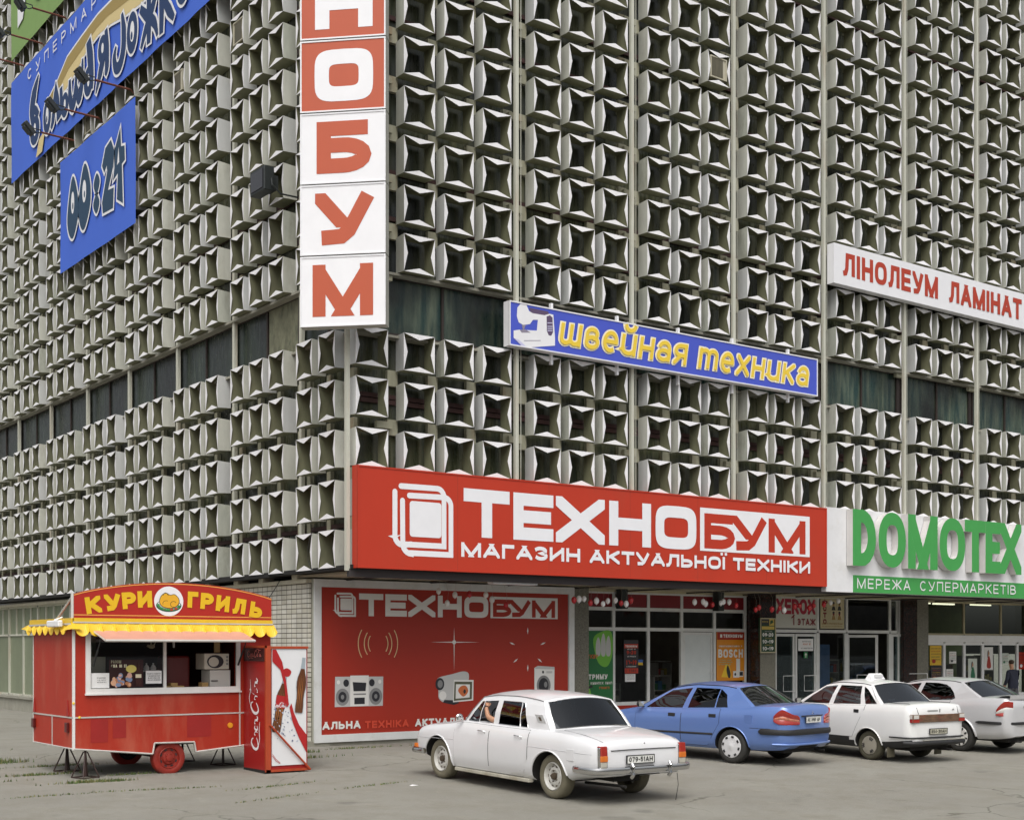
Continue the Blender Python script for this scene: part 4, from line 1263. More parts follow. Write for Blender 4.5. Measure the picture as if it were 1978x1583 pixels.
# printed products
m_sil = M('print_silver', (.50, .50, .49), .45); m_blk = M('print_black', (.02, .02, .025), .4); m_gr = M('print_grey', (.22, .22, .22), .5); m_orange = M('print_orange', (.55, .14, .04), .5)
sh = Sheet(fr)
sh.poly([(.92, .83), (2.12, .83), (2.13, 1.47), (.93, 1.48)], 0)
sh.rect(1.30, .84, 1.76, 1.50, 3)
for cx in (1.11, 1.94):
    sh.disc(cx, 1.04, .165, .185, 2); sh.disc(cx, 1.04, .10, .115, 1); sh.disc(cx, 1.04, .04, .05, 2)
    sh.disc(cx + (.09 if cx < 1.5 else -.10), 1.34, .07, .08, 1); sh.disc(cx - (.10 if cx < 1.5 else -.10), 1.36, .04, .045, 3)
sh.poly([(1.38, 1.16), (1.68, 1.16), (1.70, 1.34), (1.36, 1.36)], 1); sh.rect(1.40, .88, 1.66, 1.02, 1); sh.rect(1.38, 1.08, 1.69, 1.11, 2)
sh.build('stereo_print', [m_sil, m_blk, m_gr, m_pw], t)
sh = Sheet(fr)
sh.poly(closed_curve([(3.55, 1.40), (3.95, 1.50), (4.28, 1.56), (4.42, 1.48), (4.36, 1.20), (4.10, .86), (3.80, .84), (3.60, .95), (3.58, 1.15)]), 0)
sh.disc(3.62, 1.28, .12, .14, 1); sh.disc(3.63, 1.28, .07, .09, 2); sh.disc(3.70, 1.02, .10, .10, 3)
sh.poly([(3.70, .86), (4.0, .80), (4.15, .84), (4.1, .90), (3.75, .92)], 1)
sh.poly([(3.98, .86), (4.54, .89), (4.55, 1.36), (4.0, 1.37)], 3); sh.poly([(4.0, .89), (4.50, .92), (4.51, 1.32), (4.02, 1.33)], 4); sh.poly([(4.05, .94), (4.44, .96), (4.45, 1.26), (4.06, 1.27)], 3)
sh.poly(closed_curve([(4.12, 1.12), (4.2, 1.22), (4.33, 1.23), (4.40, 1.12), (4.34, 1.02), (4.24, .99)]), 5); sh.disc(4.30, 1.10, .035, .05, 1)
sh.build('camcorder_print', [m_sil, m_blk, m_gr, m_pw, M('print_olive', (.09, .09, .05), .5), m_orange], t)
sh = Sheet(fr)
sh.poly([(6.32, .80), (6.92, .80), (6.93, 1.64), (6.42, 1.67), (6.32, 1.62)], 3); sh.poly([(6.32, 1.60), (6.92, 1.58), (6.93, 1.64), (6.42, 1.67)], 0)
sh.disc(6.60, 1.20, .21, .24, 2); sh.disc(6.60, 1.20, .15, .18, 1); sh.disc(6.66, 1.22, .05, .07, 2); sh.disc(6.58, 1.52, .03, .035, 1); sh.rect(6.68, 1.49, 6.86, 1.54, 0)
sh.build('washer_print', [m_sil, m_blk, m_gr, m_pw], t)
q = MB(); q.box(.46, 7.5, 2.33, 2.6, -.05, .115); q.build('base', m_conc, t)

# ---------------------------------------------------------------- notices on the shop fronts (each one a flat sheet)
def poster(name, label, u0, v0, u1, v1, y, base, draw=None, mats=(), cat='poster', d=.012, frame=None):
    t = empty(name, (0, 0, 0), label=label, cat=cat)
    f_ = FR(y=y)
    board(t, f_, u0, v0, u1, v1, d, [base, base], 'sheet')
    if frame: rim(t, f_, u0, v0, u1, v1, frame[0], .012, frame[1], 'frame')
    if draw:
        sh = Sheet(f_, .003); draw(sh); sh.build('print', list(mats), t)
    return t
def scrawl(sh, u0, v, u1, h, mi, seed=0, t=None):
    """a line of lettering too small to read"""
    rr = random.Random(seed); u = u0
    while u < u1 - h * .5:
        ch = rr.choice('АВЕКНОРСТМГПЛИ'); wd = h * rr.uniform(.6, .85)
        if rr.random() < .12: u += h * .6; continue
        glyph(sh, ch, u, v, wd, h, t or h * .2, mi); u += wd + h * .25
yp = YG - .085
def dr(sh):
    sh.poly(closed_curve([(8.75, 2.3), (9.0, 2.52 - .02), (9.35, 2.50), (9.39, 1.95), (9.2, 1.62), (8.9, 1.75)]), 1)
    for x, h_ in ((8.85, .42), (9.02, .52), (9.19, .46)):
        sh.poly(closed_curve([(x, 1.92), (x + .13, 1.92), (x + .14, 1.95 + h_ * .6), (x + .07, 1.95 + h_), (x - .01, 1.95 + h_ * .6)]), 2)
    text(sh, 'УЙ', 8.40, 2.12, .14, .035, .24, 0); text(sh, 'ОТРИМУЙ', 8.46, 1.30, .13, .034, .88, 0); scrawl(sh, 8.66, 1.17, 9.36, .065, 0, 3); scrawl(sh, 8.36, 1.83, 8.95, .10, 3, 5); scrawl(sh, 8.88, 1.05, 9.36, .06, 3, 6); scrawl(sh, 8.36, 2.03, 8.62, .05, 0, 7)
    sh.poly([(8.36, .80), (8.72, .80), (8.60, 1.18), (8.36, 1.25)], 1); sh.poly([(8.36, 1.06), (8.70, 1.16), (8.74, 1.11), (8.36, .99)], 4); sh.disc(8.36 + .06, 1.55, .06, .14, 3)
poster('green_poster', 'dark green advertising poster with white boiler cans in the window beside the granite pillar', 8.36, .74, 9.415, 2.53, yp, M('poster_green', '#1F6B38', .4), dr, [m_pw, M('print_lime', '#6FB43C', .4), m_sil, m_orange, m_blk])
q = MB()
def dr(sh):
    sh.rect(9.82, 2.09, 10.30, 2.20, 1); text(sh, 'ТЕХНОБУМ', 9.86, 2.115, .05, .014, .40, 2); text(sh, '9-20', 9.90, 1.93, .10, .026, .32, 1); text(sh, '10-19', 9.88, 1.66, .12, .03, .36, 1)
    scrawl(sh, 9.92, 2.05, 10.2, .03, 2, 1); scrawl(sh, 9.9, 1.86, 10.24, .03, 2, 2); scrawl(sh, 9.9, 1.60, 10.24, .03, 2, 4); sh.rect(9.83, 1.44, 10.29, 1.57, 1)
    scrawl(sh, 9.86, 1.47, 10.27, .07, 0, 9)
poster('hours_sheet', 'black and red opening hours sticker on the shop window left of the open doorway', 9.81, 1.42, 10.31, 2.30, yp + .03, m_blk, dr, [m_blk, M('print_red', '#B0341F', .5), m_pw], cat='notice')
poster('paper_notice', 'white paper sheet taped below the black opening hours sticker', 9.86, 1.22, 10.21, 1.44, yp + .034, m_white, lambda sh: [scrawl(sh, 9.9, 1.38 - .035 * i, 10.17, .016, 0, i) for i in range(4)], [m_gr], cat='notice')
def dr(sh):
    sh.rect(10.31, 1.72, 10.47, 1.79, 1)
poster('flag_sticker', 'small blue and yellow flag sticker beside the black opening hours sheet', 10.31, 1.65, 10.47, 1.79, yp + .032, M('print_yellow', '#D8B030', .5), dr, [m_blk, M('print_blue', '#3A62A8', .5)], cat='sticker')
def dr(sh):
    sh.rect(13.16, 2.32, 14.21, 2.53, 1); text(sh, 'ТЕХНОБУМ', 13.40, 2.38, .09, .026, .74, 0); sh.rect(13.27, 2.38, 13.35, 2.47, 0)
    scrawl(sh, 13.22, 2.12, 14.16, .045, 0, 11, .012); text(sh, 'BOSCH', 13.20, 1.83, .23, .052, .96, 0, gap=.14)
    scrawl(sh, 13.22, 1.75, 13.72, .03, 3, 12); scrawl(sh, 13.22, 1.69, 13.74, .03, 3, 13); scrawl(sh, 13.22, 1.63, 13.70, .03, 3, 14)
    sh.poly([(13.32, 1.30), (13.72, 1.28), (13.64, 1.62), (13.50, 1.66)], 4); sh.poly(closed_curve([(13.52, 1.50), (13.58, 1.62), (13.68, 1.40), (13.66, 1.28), (13.58, 1.30)]), 2)
    sh.rect(13.90, 1.42, 14.05, 1.80, 0); sh.rect(13.78, 1.28, 14.02, 1.46, 0); sh.rect(14.0, 1.30, 14.18, 1.46, 0); sh.rect(14.03, 1.33, 14.16, 1.44, 2); sh.disc(13.86, 1.37, .035, .04, 2)
poster('orange_poster', 'orange appliance poster with a red header beside the closed white door', 13.15, 1.20, 14.22, 2.53, yp, M('poster_orange', '#D98A1E', .4), dr, [m_pw, m_pr, m_blk, M('print_teal', '#8FB89A', .5), M('print_amber', '#E8C030', .5)])
def dr(sh):
    text(sh, 'XEROX', 15.52, 3.06, .44, .105, 1.66, 1, gap=.05, sq=2.2); text(sh, '1', 16.14, 2.75, .30, .045, .16, 0); text(sh, 'ЭТАЖ', 16.40, 2.75, .19, .042, .78, 0, gap=.14)
poster('copy_sign', 'white copy-shop panel with large crimson letters above the glass door', 15.50, 2.66, 17.25, 3.54, YG - .075, M('panel_offwhite', (.55, .55, .50), .5), dr, [m_redp, M('print_crimson', '#A01C38', .5)], cat='sign')
def dr(sh):
    for i, ch in enumerate('ФОТО'):
        glyph(sh, ch, 17.52 if ch != 'Ф' else 17.47, 3.36 - i * .19, .15 if ch != 'Ф' else .25, .15, .042, 0)
    for a in (17.98, 18.24):
        for c in (3.34, 3.06):
            sh.rect(a - .11, c - .14, a + .11, c + .14, 3); sh.poly([(a - .09, c - .14), (a + .09, c - .14), (a + .05, c - .02), (a - .05, c - .02)], 1 if c > 3.2 else 2); sh.disc(a, c + .04, .045, .06, 2 if c > 3.2 else 0); sh.disc(a, c + .075, .05, .035, 1)
    scrawl(sh, 17.46, 2.78, 18.4, .05, 2, 31); scrawl(sh, 17.46, 2.71, 18.4, .03, 2, 32)
poster('photo_sign', 'yellowed photo-service panel with four small portraits beside the copy sign', 17.41, 2.66, 18.46, 3.54, YG - .075, M('panel_yellowed', (.50, .45, .28), .5), dr, [m_redp, m_blk, M('print_tan', '#9A7A4A', .5), M('print_beige', '#C8BC9A', .5)], cat='sign')
def dr(sh):
    sh.rect(14.27, 2.74, 14.83, 2.89, 4); sh.rect(14.60, 2.71, 14.80, 2.90, 2); sh.poly([(14.63, 2.74), (14.77, 2.80), (14.72, 2.87), (14.64, 2.84)], 3); sh.rect(14.30, 2.60, 14.80, 2.69, 2)
    text(sh, '09-20', 14.33, 2.41, .10, .027, .43, 0); text(sh, '10-19', 14.33, 2.22, .10, .027, .43, 0); text(sh, '10-19', 14.33, 2.03, .10, .027, .43, 0)
    scrawl(sh, 14.42, 2.54, 14.7, .02, 0, 41); scrawl(sh, 14.42, 2.355, 14.7, .02, 2, 42); scrawl(sh, 14.42, 2.165, 14.7, .02, 2, 43); scrawl(sh, 14.29, 2.80, 14.55, .035, 2, 44)
poster('hours_board', 'framed green opening hours board hung on the speckled pillar', 14.24, 1.96, 14.86, 2.92, 2.44, M('board_green', '#0E3A20', .4), dr, [m_pw, m_redp, M('print_ochre', '#C2A84E', .5), M('print_dgreen', '#1E4A2A', .5), m_blk], cat='sign', d=.06, frame=(.03, m_tan))
def dr(sh):
    scrawl(sh, 16.62, 2.26, 17.0, .04, 0, 51); scrawl(sh, 16.65, 2.18, 17.0, .05, 1, 52); scrawl(sh, 16.56, 2.07, 17.08, .035, 0, 53)
poster('paper_notice', 'white printed notice on the glass door below the copy sign', 16.46, 2.01, 17.10, 2.36, YG - .07, m_white, dr, [m_gr, m_orange], cat='notice')
poster('arrow_sticker', 'round green sticker with a white arrow on the glass door', 16.70, 1.80, 16.86, 1.98, YG - .068, M('sticker_green', '#1E7A40', .5), lambda sh: [sh.poly([(16.72, 1.89), (16.84, 1.89), (16.78, 1.96)], 0), sh.rect(16.765, 1.82, 16.795, 1.89, 0)], [m_pw], cat='sticker')
pal = [m_pw, M('print_yellow', '#D8B030', .5), m_pr, M('print_dgreen2', '#1F6B48', .5), M('print_skin', '#B98A66', .5), m_blk, M('print_pale', '#C8CFC4', .5)]
wl = [(22.62, 1.55, 23.2, 2.17, 1, 'yellow and white price poster in the first supermarket window'), (22.66, 1.05, 23.22, 1.52, 5, 'dark picture poster low in the first supermarket window'), (23.46, 1.0, 23.82, 1.42, 0, 'white poster low in the second supermarket window'),
      (23.62, 1.60, 23.98, 1.98, 0, 'small white price sheet in the second supermarket window'), (24.62, 1.05, 25.1, 1.75, 6, 'pale poster with a figure in the third supermarket window'), (25.5, 1.38, 25.98, 2.12, 0, 'white poster with a long-haired figure in the fourth supermarket window'),
      (26.5, 1.55, 26.86, 1.92, 6, 'pale poster in the fifth supermarket window'), (27.44, 1.38, 27.9, 1.95, 2, 'red poster in the window at the right edge')]
for i, (a, b, c, d, k, lb) in enumerate(wl):
    rr = random.Random(i)
    def dr(sh, a=a, b=b, c=c, d=d, rr=rr, i=i):
        w_, h_ = c - a, d - b
        if i in (4, 5):
            sh.poly(closed_curve([(a + .3 * w_, b + .1 * h_), (a + .75 * w_, b + .1 * h_), (a + .65 * w_, b + .5 * h_), (a + .5 * w_, b + .62 * h_), (a + .35 * w_, b + .45 * h_)]), 3 if i == 4 else 2)
            sh.disc(a + .48 * w_, b + .72 * h_, .1 * w_, .09 * h_, 4); sh.poly(closed_curve([(a + .34 * w_, b + .55 * h_), (a + .36 * w_, b + .82 * h_), (a + .5 * w_, b + .86 * h_), (a + .44 * w_, b + .72 * h_), (a + .42 * w_, b + .56 * h_)]), 5)
        else:
            for n in range(5): scrawl(sh, a + .08 * w_, b + h_ * (.82 - .14 * n), c - .1 * w_, h_ * .05, (5, 2, 5, 3, 5)[n] if k != 5 else (4, 2, 1, 4, 2)[n], i * 7 + n)
            sh.disc(a + w_ * .3, b + h_ * .2, w_ * .16, h_ * .1, (2, 4, 3, 5, 3, 3, 3, 0)[i])
    poster('window_poster', lb, a, b, c, d, YG - .05, pal[k], dr, pal)

# ---------------------------------------------------------------- balloons strung along the canopy
bal_w, bal_r = M('balloon_white', (.72, .70, .68), .25), M('balloon_red', (.42, .02, .025), .25)
groups_ = [(6.1, 8.1, 11, .6, 3.16, 'red and white balloon string in front of the left half of the shop windows'), (10.0, 11.6, 8, .6, 3.19, 'string of red and white balloons hanging above the closed white door'),
           (12.0, 15.6, 12, .6, 3.10, 'string of red and white balloons hanging across the copy sign'), (2.9, 5.1, 7, 1.4, 3.25, 'few red and white balloons hanging in front of the red poster wall')]
for gi, (a, b, n, y, z, lb) in enumerate(groups_):
    t = empty('balloon_garland', (0, 0, 0), label=lb, cat='balloons')
    rr = random.Random(20 + gi)
    st = MB()
    for i in range(n):
        x = a + (b - a) * (i + rr.uniform(-.35, .35)) / n; dz = rr.uniform(-.05, .06) + (.28 * max(0, (x - 13.2) / 2.4) ** 1.3 if gi == 2 else 0)
        if gi == 3: dz = rr.uniform(-.25, .12)
        r_ = rr.uniform(.052, .066)
        q = MB(); q.ball((x, y, z + dz), r_, r_, r_ * 1.3, 12, 8); q.lathe([(.004, -r_ * 1.5), (.014, -r_ * 1.38), (.006, -r_ * 1.28)], 8, (x, y, z + dz), 'z')
        q.build('balloon', bal_w if rr.random() < .62 else bal_r, t, smooth=60)
        st.tube([(x, y, z + dz), (x + .03, y, z + dz + .2 + .1 * rr.random()), (x, y + .1, 3.6)], .0025, 3)
    st.build('string', M('rope', (.35, .33, .28), .8), t)
def lerp_(a, b, t): return a + (b - a) * t
# ================================================================ grill trailer
k_red = M('kiosk_red', '#A62A14', .48, nz=.10, sc_=(1.6, 1.6, .35), dirt=(.50, .17, .10), dirt_amt=.5, bump=.5, bscale=1.6)
k_redf = M('kiosk_red_fascia', '#A8261A', .4, nz=.04); k_yel = M('kiosk_yellow', '#DDB62C', .45, nz=.04); k_let = M('kiosk_letter_yellow', '#DDB41C', .45)
k_alu = M('alu_trim', (.62, .60, .56), .35, metal=.3, nz=.08); k_dark = M('kiosk_inside', (.055, .022, .018), .7, nz=.2); k_faded = M('kiosk_red_patch', '#98201C', .45, nz=.1, sc_=(3, 3, 3))
k_tyre = M('tyre_red_painted', '#8E2416', .6, nz=.2, sc_=(6, 6, 6), dirt=(.10, .03, .02), dirt_amt=.6); k_blk = M('stand_brown', (.035, .016, .012), .6, nz=.3)
X0, X1, Y0, Y1 = -5.94, -2.42, -1.38, .67
ZB, ZM, ZR = .46, .965, 2.55
kiosk = empty('food_trailer', (0, 0, 0), label='red grilled-chicken trailer with yellow scalloped awning and an arched name board', cat='food trailer')
# body: front with a serving hatch and wheel cut-out, ends, back, floor, roof
b = MB()
low = [(X0, .46), (-4.60, .32), (-4.57, .50), (-3.86, .49), (-3.83, .32), (X1, .44)]
HX0, HX1, HZ0, HZ1 = -5.66, -3.09, 1.43, 2.30
def fr_(x, z, y=Y0): return (x, y, z)
front = Sheet(FR(y=Y0), 0)
front.poly([[(X0, .46), (-4.60, .32), (-4.57, .50), (-3.86, .49), (-3.83, .32), (X1, .44), (X1, ZR), (X0, ZR)], [(HX0, HZ0), (HX0, HZ1), (HX1, HZ1), (HX1, HZ0)]], 0, 0)
front.poly([[(X0, .46), (-4.60, .32), (-4.57, .50), (-3.86, .49), (-3.83, .32), (X1, .44), (X1, ZR), (X0, ZR)], [(HX0, HZ0), (HX0, HZ1), (HX1, HZ1), (HX1, HZ0)]], 1, -.05)
for a in range(4):
    q = [(HX0, HZ0), (HX1, HZ0), (HX1, HZ1), (HX0, HZ1)]
    p0, p1 = q[a], q[(a + 1) % 4]
    front.face([(p0[0], Y0, p0[1]), (p1[0], Y0, p1[1]), (p1[0], Y0 + .05, p1[1]), (p0[0], Y0 + .05, p0[1])], 0)
front.face([(X0, Y1, .465), (X0, Y0, .46), (X0, Y0, ZR), (X0, Y1, ZR)], 0)
front.face([(X1, Y0, .44), (X1, Y1, .44), (X1, Y1, ZR), (X1, Y0, ZR)], 0)
front.face([(X1, Y1, .44), (X0, Y1, .46), (X0, Y1, ZR), (X1, Y1, ZR)], 0)
front.face([(X0, Y0, ZR), (X1, Y0, ZR), (X1, Y1, ZR), (X0, Y1, ZR)], 0)
front.face([(X0, Y1, .52), (X1, Y1, .52), (X1, Y0 + .06, .52), (X0, Y0 + .06, .52)], 1)
front.face([(X0 + .03, Y1 - .04, .5), (X1 - .03, Y1 - .04, .5), (X1 - .03, Y1 - .04, ZR - .03), (X0 + .03, Y1 - .04, ZR - .03)], 1)
front.face([(X0 + .03, Y0 + .05, .5), (X0 + .03, Y1 - .04, .5), (X0 + .03, Y1 - .04, ZR - .03), (X0 + .03, Y0 + .05, ZR - .03)], 1)
front.build('body', [k_red, k_dark], kiosk)
# aluminium edge trims
t = MB()
t.box(X0 - .012, X0 + .028, Y0 - .014, Y0 + .02, .44, ZR); t.build('corner_trim', M('trim_white', (.72, .71, .69), .4, nz=.06), kiosk)
t = MB()
t.box(X0, X1, Y0 - .012, Y0 - .002, ZM - .012, ZM + .012); t.box(X0 - .012, X0 - .002, Y0, Y1, ZM - .012, ZM + .012)
t.box(-3.03, -3.005, Y0 - .010, Y0 - .002, .40, ZM); t.box(-3.03, -3.005, Y0 - .010, Y0 - .002, ZM, 2.4)
t.box(X0 - .010, X0 - .002, -.36, -.33, .47, ZM)
for (a, c), (e, g) in zip(low[:-1], low[1:]):
    t.tube([(a, Y0 - .006, c), (e, Y0 - .006, g)], .016, 6)
t.tube([(X0 - .004, Y0, .46), (X0 - .004, Y1, .465)], .014, 6); t.tube([(X0 - .004, Y1, .46), (X0 - .004, Y1, ZR)], .012, 6)
t.build('edge_trim', k_alu, kiosk)
# darker repainted patches
for a, c, e, g in ((-5.655, .55, -5.365, .935), (-5.285, .61, -5.06, .925), (-3.99, .575, -3.55, .94)):
    t = Sheet(FR(y=Y0), .004); t.rect(a, c, e, g, 0); t.build('repaired_patch', k_faded, kiosk)
t = MB(); t.lathe([(0, -.02), (.045, -.018), (.05, 0)], 16, (-3.198, Y0 - .002, .752), 'y'); t.build('reflector', M('reflector_amber', (.75, .32, .02), .3), kiosk)
for y in (.60, -1.15):
    t = MB(); t.box(X0 - .05, X0 - .004, y - .06, y + .06, .72, .88); t.build('tail_lamp', M('lamp_dark_red', (.09, .01, .01), .3), kiosk, bevel=.01)
    t = MB(); t.poly = None; t.mesh([(X0 - .02, y - .05, ZM + .02), (X0 - .02, y + .05, ZM + .02), (X0 - .02, y, ZM + .28), (X0 - .004, y - .05, ZM + .02), (X0 - .004, y + .05, ZM + .02), (X0 - .004, y, ZM + .28)], [(0, 1, 2), (3, 5, 4), (0, 2, 5, 3), (1, 4, 5, 2)]); t.build('hinge_plate', k_faded, kiosk)
for p in ((X0 - .0, Y0 - .02, 1.20), (-5.84, Y0 - .014, .968)):
    t = MB(); t.ball(p, .022, .012, .022, 8, 6); t.build('marker_light', M('marker_yellow', (.8, .55, .05), .3), kiosk)
# serving hatch: white frame, panes, counter, flap with props
hf = MB(); yy = Y0
hf.box(-5.74, HX0, yy - .03, yy + .03, 1.335, 2.34); hf.box(HX1, -3.02, yy - .03, yy + .03, 1.335, 2.34); hf.box(HX0, HX1, yy - .03, yy + .03, 1.335, HZ0); hf.box(HX0, HX1, yy - .03, yy + .03, HZ1, 2.34)
hf.box(-4.415, -4.365, yy - .02, yy + .03, HZ0, HZ1); hf.box(-5.76, -3.0, yy - .05, yy - .03, 1.325, 1.352)
hfo = hf.build('hatch_frame', M('hatch_white', (.74, .73, .71), .4, nz=.04, dirt=(.5, .46, .40), dirt_amt=.35), kiosk)
for a, c in ((HX0, -4.415),):
    t = MB(); t.face([(a, yy + .005, HZ0), (c, yy + .005, HZ0), (c, yy + .005, HZ1), (a, yy + .005, HZ1)]); t.build('pane', glass('kiosk_glass', (.72, .72, .70), .02, .02), hfo)
fl_ = MB()
A = [(-5.60, Y0 - .03, 2.36), (-3.02, Y0 - .03, 2.36), (-2.72, Y0 - .62, 2.225), (-5.62, Y0 - .62, 2.225)]
A = [(-5.64, Y0 - .03, 2.37), (-3.04, Y0 - .03, 2.37), (-3.04, Y0 - .66, 2.20), (-5.64, Y0 - .66, 2.20)]
fl_.mesh([(x, y, z) for x, y, z in A] + [(x, y, z + .035) for x, y, z in A], [(3, 2, 1, 0), (4, 5, 6, 7), (0, 1, 5, 4), (1, 2, 6, 5), (2, 3, 7, 6), (3, 0, 4, 7)])
fl_.build('hatch_flap', M('flap_pink', (.60, .30, .24), .4, nz=.08), kiosk)
t = MB()
t.tube([(-5.64, Y0 - .66, 2.215), (-3.04, Y0 - .66, 2.215)], .022, 8); t.tube([(-5.64, Y0 - .03, 2.385), (-5.64, Y0 - .66, 2.215)], .016, 6); t.tube([(-3.04, Y0 - .03, 2.385), (-3.04, Y0 - .66, 2.215)], .016, 6); t.build('flap_rim', k_alu, kiosk)
for x in (-5.62, -3.06):
    t = MB(); t.tube([(x, Y0 - .40, 2.27), (x, Y0 - .22, 2.03)], .010, 6); t.tube([(x, Y0 - .24, 2.06), (x, Y0 - .03, 1.80)], .018, 6); t.build('gas_strut', m_lamp, kiosk)
# inside: counter, fridge, microwave, rotisserie, shelf
t = MB(); t.box(-5.8, -2.55, Y0 + .10, Y0 + .62, 1.30, 1.38); t.build('counter', M('counter_top', (.40, .37, .30), .5), kiosk)
t = MB(); t.box(-5.55, -5.28, Y0 + .35, Y0 + .75, 1.38, 1.95); t.build('cabinet', M('fridge_cream', (.50, .52, .44), .5), kiosk)
t = MB(); t.box(-5.20, -4.95, Y1 - .30, Y1 - .05, 1.3, 2.4); t.build('curtain', M('curtain_green', (.28, .32, .22), .8, nz=.3), kiosk)
t = MB(); t.box(-4.15, -3.72, Y0 + .5, Y0 + .95, 1.38, 1.96); t.build('grill_oven', M('oven_dark_red', (.14, .015, .015), .4), kiosk, bevel=.04)
t = MB(); t.box(-3.52, -3.14, Y0 + .12, Y0 + .48, 1.38, 1.71); ob = t.build('drawer_unit', M('unit_cream', (.58, .58, .54), .5), kiosk); h_ = MB(); h_.box(-3.50, -3.38, Y0 + .10, Y0 + .118, 1.52, 1.535); h_.build('handle', m_blk, ob)
t = MB(); t.box(-3.62, -3.16, Y0 + .12, Y0 + .50, 1.725, 2.0); mw = t.build('microwave', M('microwave_cream', (.56, .54, .46), .45), kiosk, bevel=.01)
s_ = Sheet(FR(y=Y0 + .118), .003)
s_.poly([[(-3.42 + .155 * math.cos(a / 10 * PI), 1.86 + .115 * math.sin(a / 10 * PI)) for a in range(20)], [(-3.45 + .095 * math.cos(a / 10 * PI), 1.855 + .085 * math.sin(a / 10 * PI)) for a in range(20)]], 0)
for z in (1.94, 1.88, 1.82): s_.disc(-3.20, z, .02, .02, 1)
s_.build('door', [m_blk, m_gr], mw)
t = MB()
for i, x in enumerate((-4.32, -4.22, -4.10, -3.66)): t.box(x, x + .12, Y0 + .14, Y0 + .28, 1.38, 1.45 + .05 * (i % 2))
t.build('food_tray', M('tray_ochre', (.42, .27, .10), .6), kiosk)
t = MB(); t.box(-3.36, -3.25, Y0 + .3, Y0 + .31, 2.02, 2.28); t.build('hanging_packet', M('packet', (.50, .36, .16), .4), kiosk)
t = MB(); t.box(-5.62, -4.44, Y1 - .06, Y1 - .05, 2.2, 2.25); t.tube([(-3.98, Y0 + .6, 2.1), (-3.98, Y0 + .6, 2.28)], .02, 6); t.build('inner_lamp', m_white, kiosk)
# things stuck on the glass: notices and the poster
def kp(name, label, u0, v0, u1, v1, base, draw, mats, cat='notice', y=Y0 - .004):
    return poster(name, label, u0, v0, u1, v1, y, base, draw, mats, cat=cat, d=.004)
kp('price_notice', 'white notice sheet in the lower left corner of the trailer hatch', -5.645, 1.44, -5.345, 1.685, m_white, lambda s: [scrawl(s, -5.55, 1.60 - .035 * i, -5.40, .014, 0, 60 + i, .003) for i in range(3)], [m_blk])
kp('price_notice', 'white price list beside the trailer hatch mullion', -4.72, 1.50, -4.445, 1.715, m_white, lambda s: [scrawl(s, -4.69, 1.655 - .034 * i, -4.47, .02 - .004 * (i > 0), 0, 70 + i, .004) for i in range(4)], [m_blk])
def dr(s):
    text(s, 'РАЗОМ', -5.31, 1.845, .05, .012, .17, 1, gap=.12); text(s, 'СМАЧНІШЕ!', -5.31, 1.775, .05, .012, .26, 1, gap=.12)
    s.disc(-4.97, 1.75, .09, .065, 2)
    rr = random.Random(4)
    for i in range(26): s.disc(-5.15 + rr.uniform(-.13, .18), 1.53 + rr.uniform(-.06, .12), rr.uniform(.02, .05), rr.uniform(.02, .05), 3 + i % 4, 10)
    s.poly([(-4.90, 1.47), (-4.80, 1.47), (-4.80, 1.70), (-4.835, 1.78), (-4.835, 1.86), (-4.865, 1.86), (-4.865, 1.78), (-4.90, 1.70)], 7); s.rect(-4.90, 1.60, -4.80, 1.66, 1)
kp('meal_poster', 'dark red meal poster with bottle and plate inside the trailer hatch window', -5.34, 1.45, -4.76, 1.90, M('print_maroon', '#5A1414', .5), dr, [m_pw, M('print_cream', '#E6DCC0', .5), M('print_lemon', '#E0D070', .5), M('print_peach', '#D8A888', .5), M('print_bluegrey', '#8090B0', .5), M('print_tan2', '#B87850', .5), M('print_pink', '#E0B0A0', .5), M('print_cola', '#3A1208', .4)], cat='poster', y=Y0 + .012)
t = empty('salt_shaker', (0, 0, 0), label='small white dish set standing behind the trailer window near the mullion', cat='dishes')
q = MB()
for x in (-4.63, -4.51):
    q.lathe([(.0, 1.72), (.045, 1.72), (.05, 1.76), (.03, 1.80), (.012, 1.81), (.014, 1.84), (0, 1.845)], 10, (x, Y0 + .2, 0), 'z')
q.box(-4.72, -4.43, Y0 + .12, Y0 + .28, 1.70, 1.72); q.build('dish', m_white, t)
t = empty('bird_ornament', (0, 0, 0), label='little white bird figure hanging in the trailer window', cat='ornament')
q = MB(); q.ball((-4.58, Y0 + .1, 2.12), .06, .03, .035, 10, 6); q.ball((-4.64, Y0 + .1, 2.13), .025, .02, .022, 8, 6); q.mesh([(-4.56, Y0 + .1, 2.13), (-4.50, Y0 + .1, 2.21), (-4.52, Y0 + .13, 2.12), (-4.60, Y0 + .1, 2.14), (-4.60, Y0 + .08, 2.22)], [(0, 1, 2), (0, 3, 4)]); q.build('body', M('ornament_cream', (.55, .50, .36), .5), t)
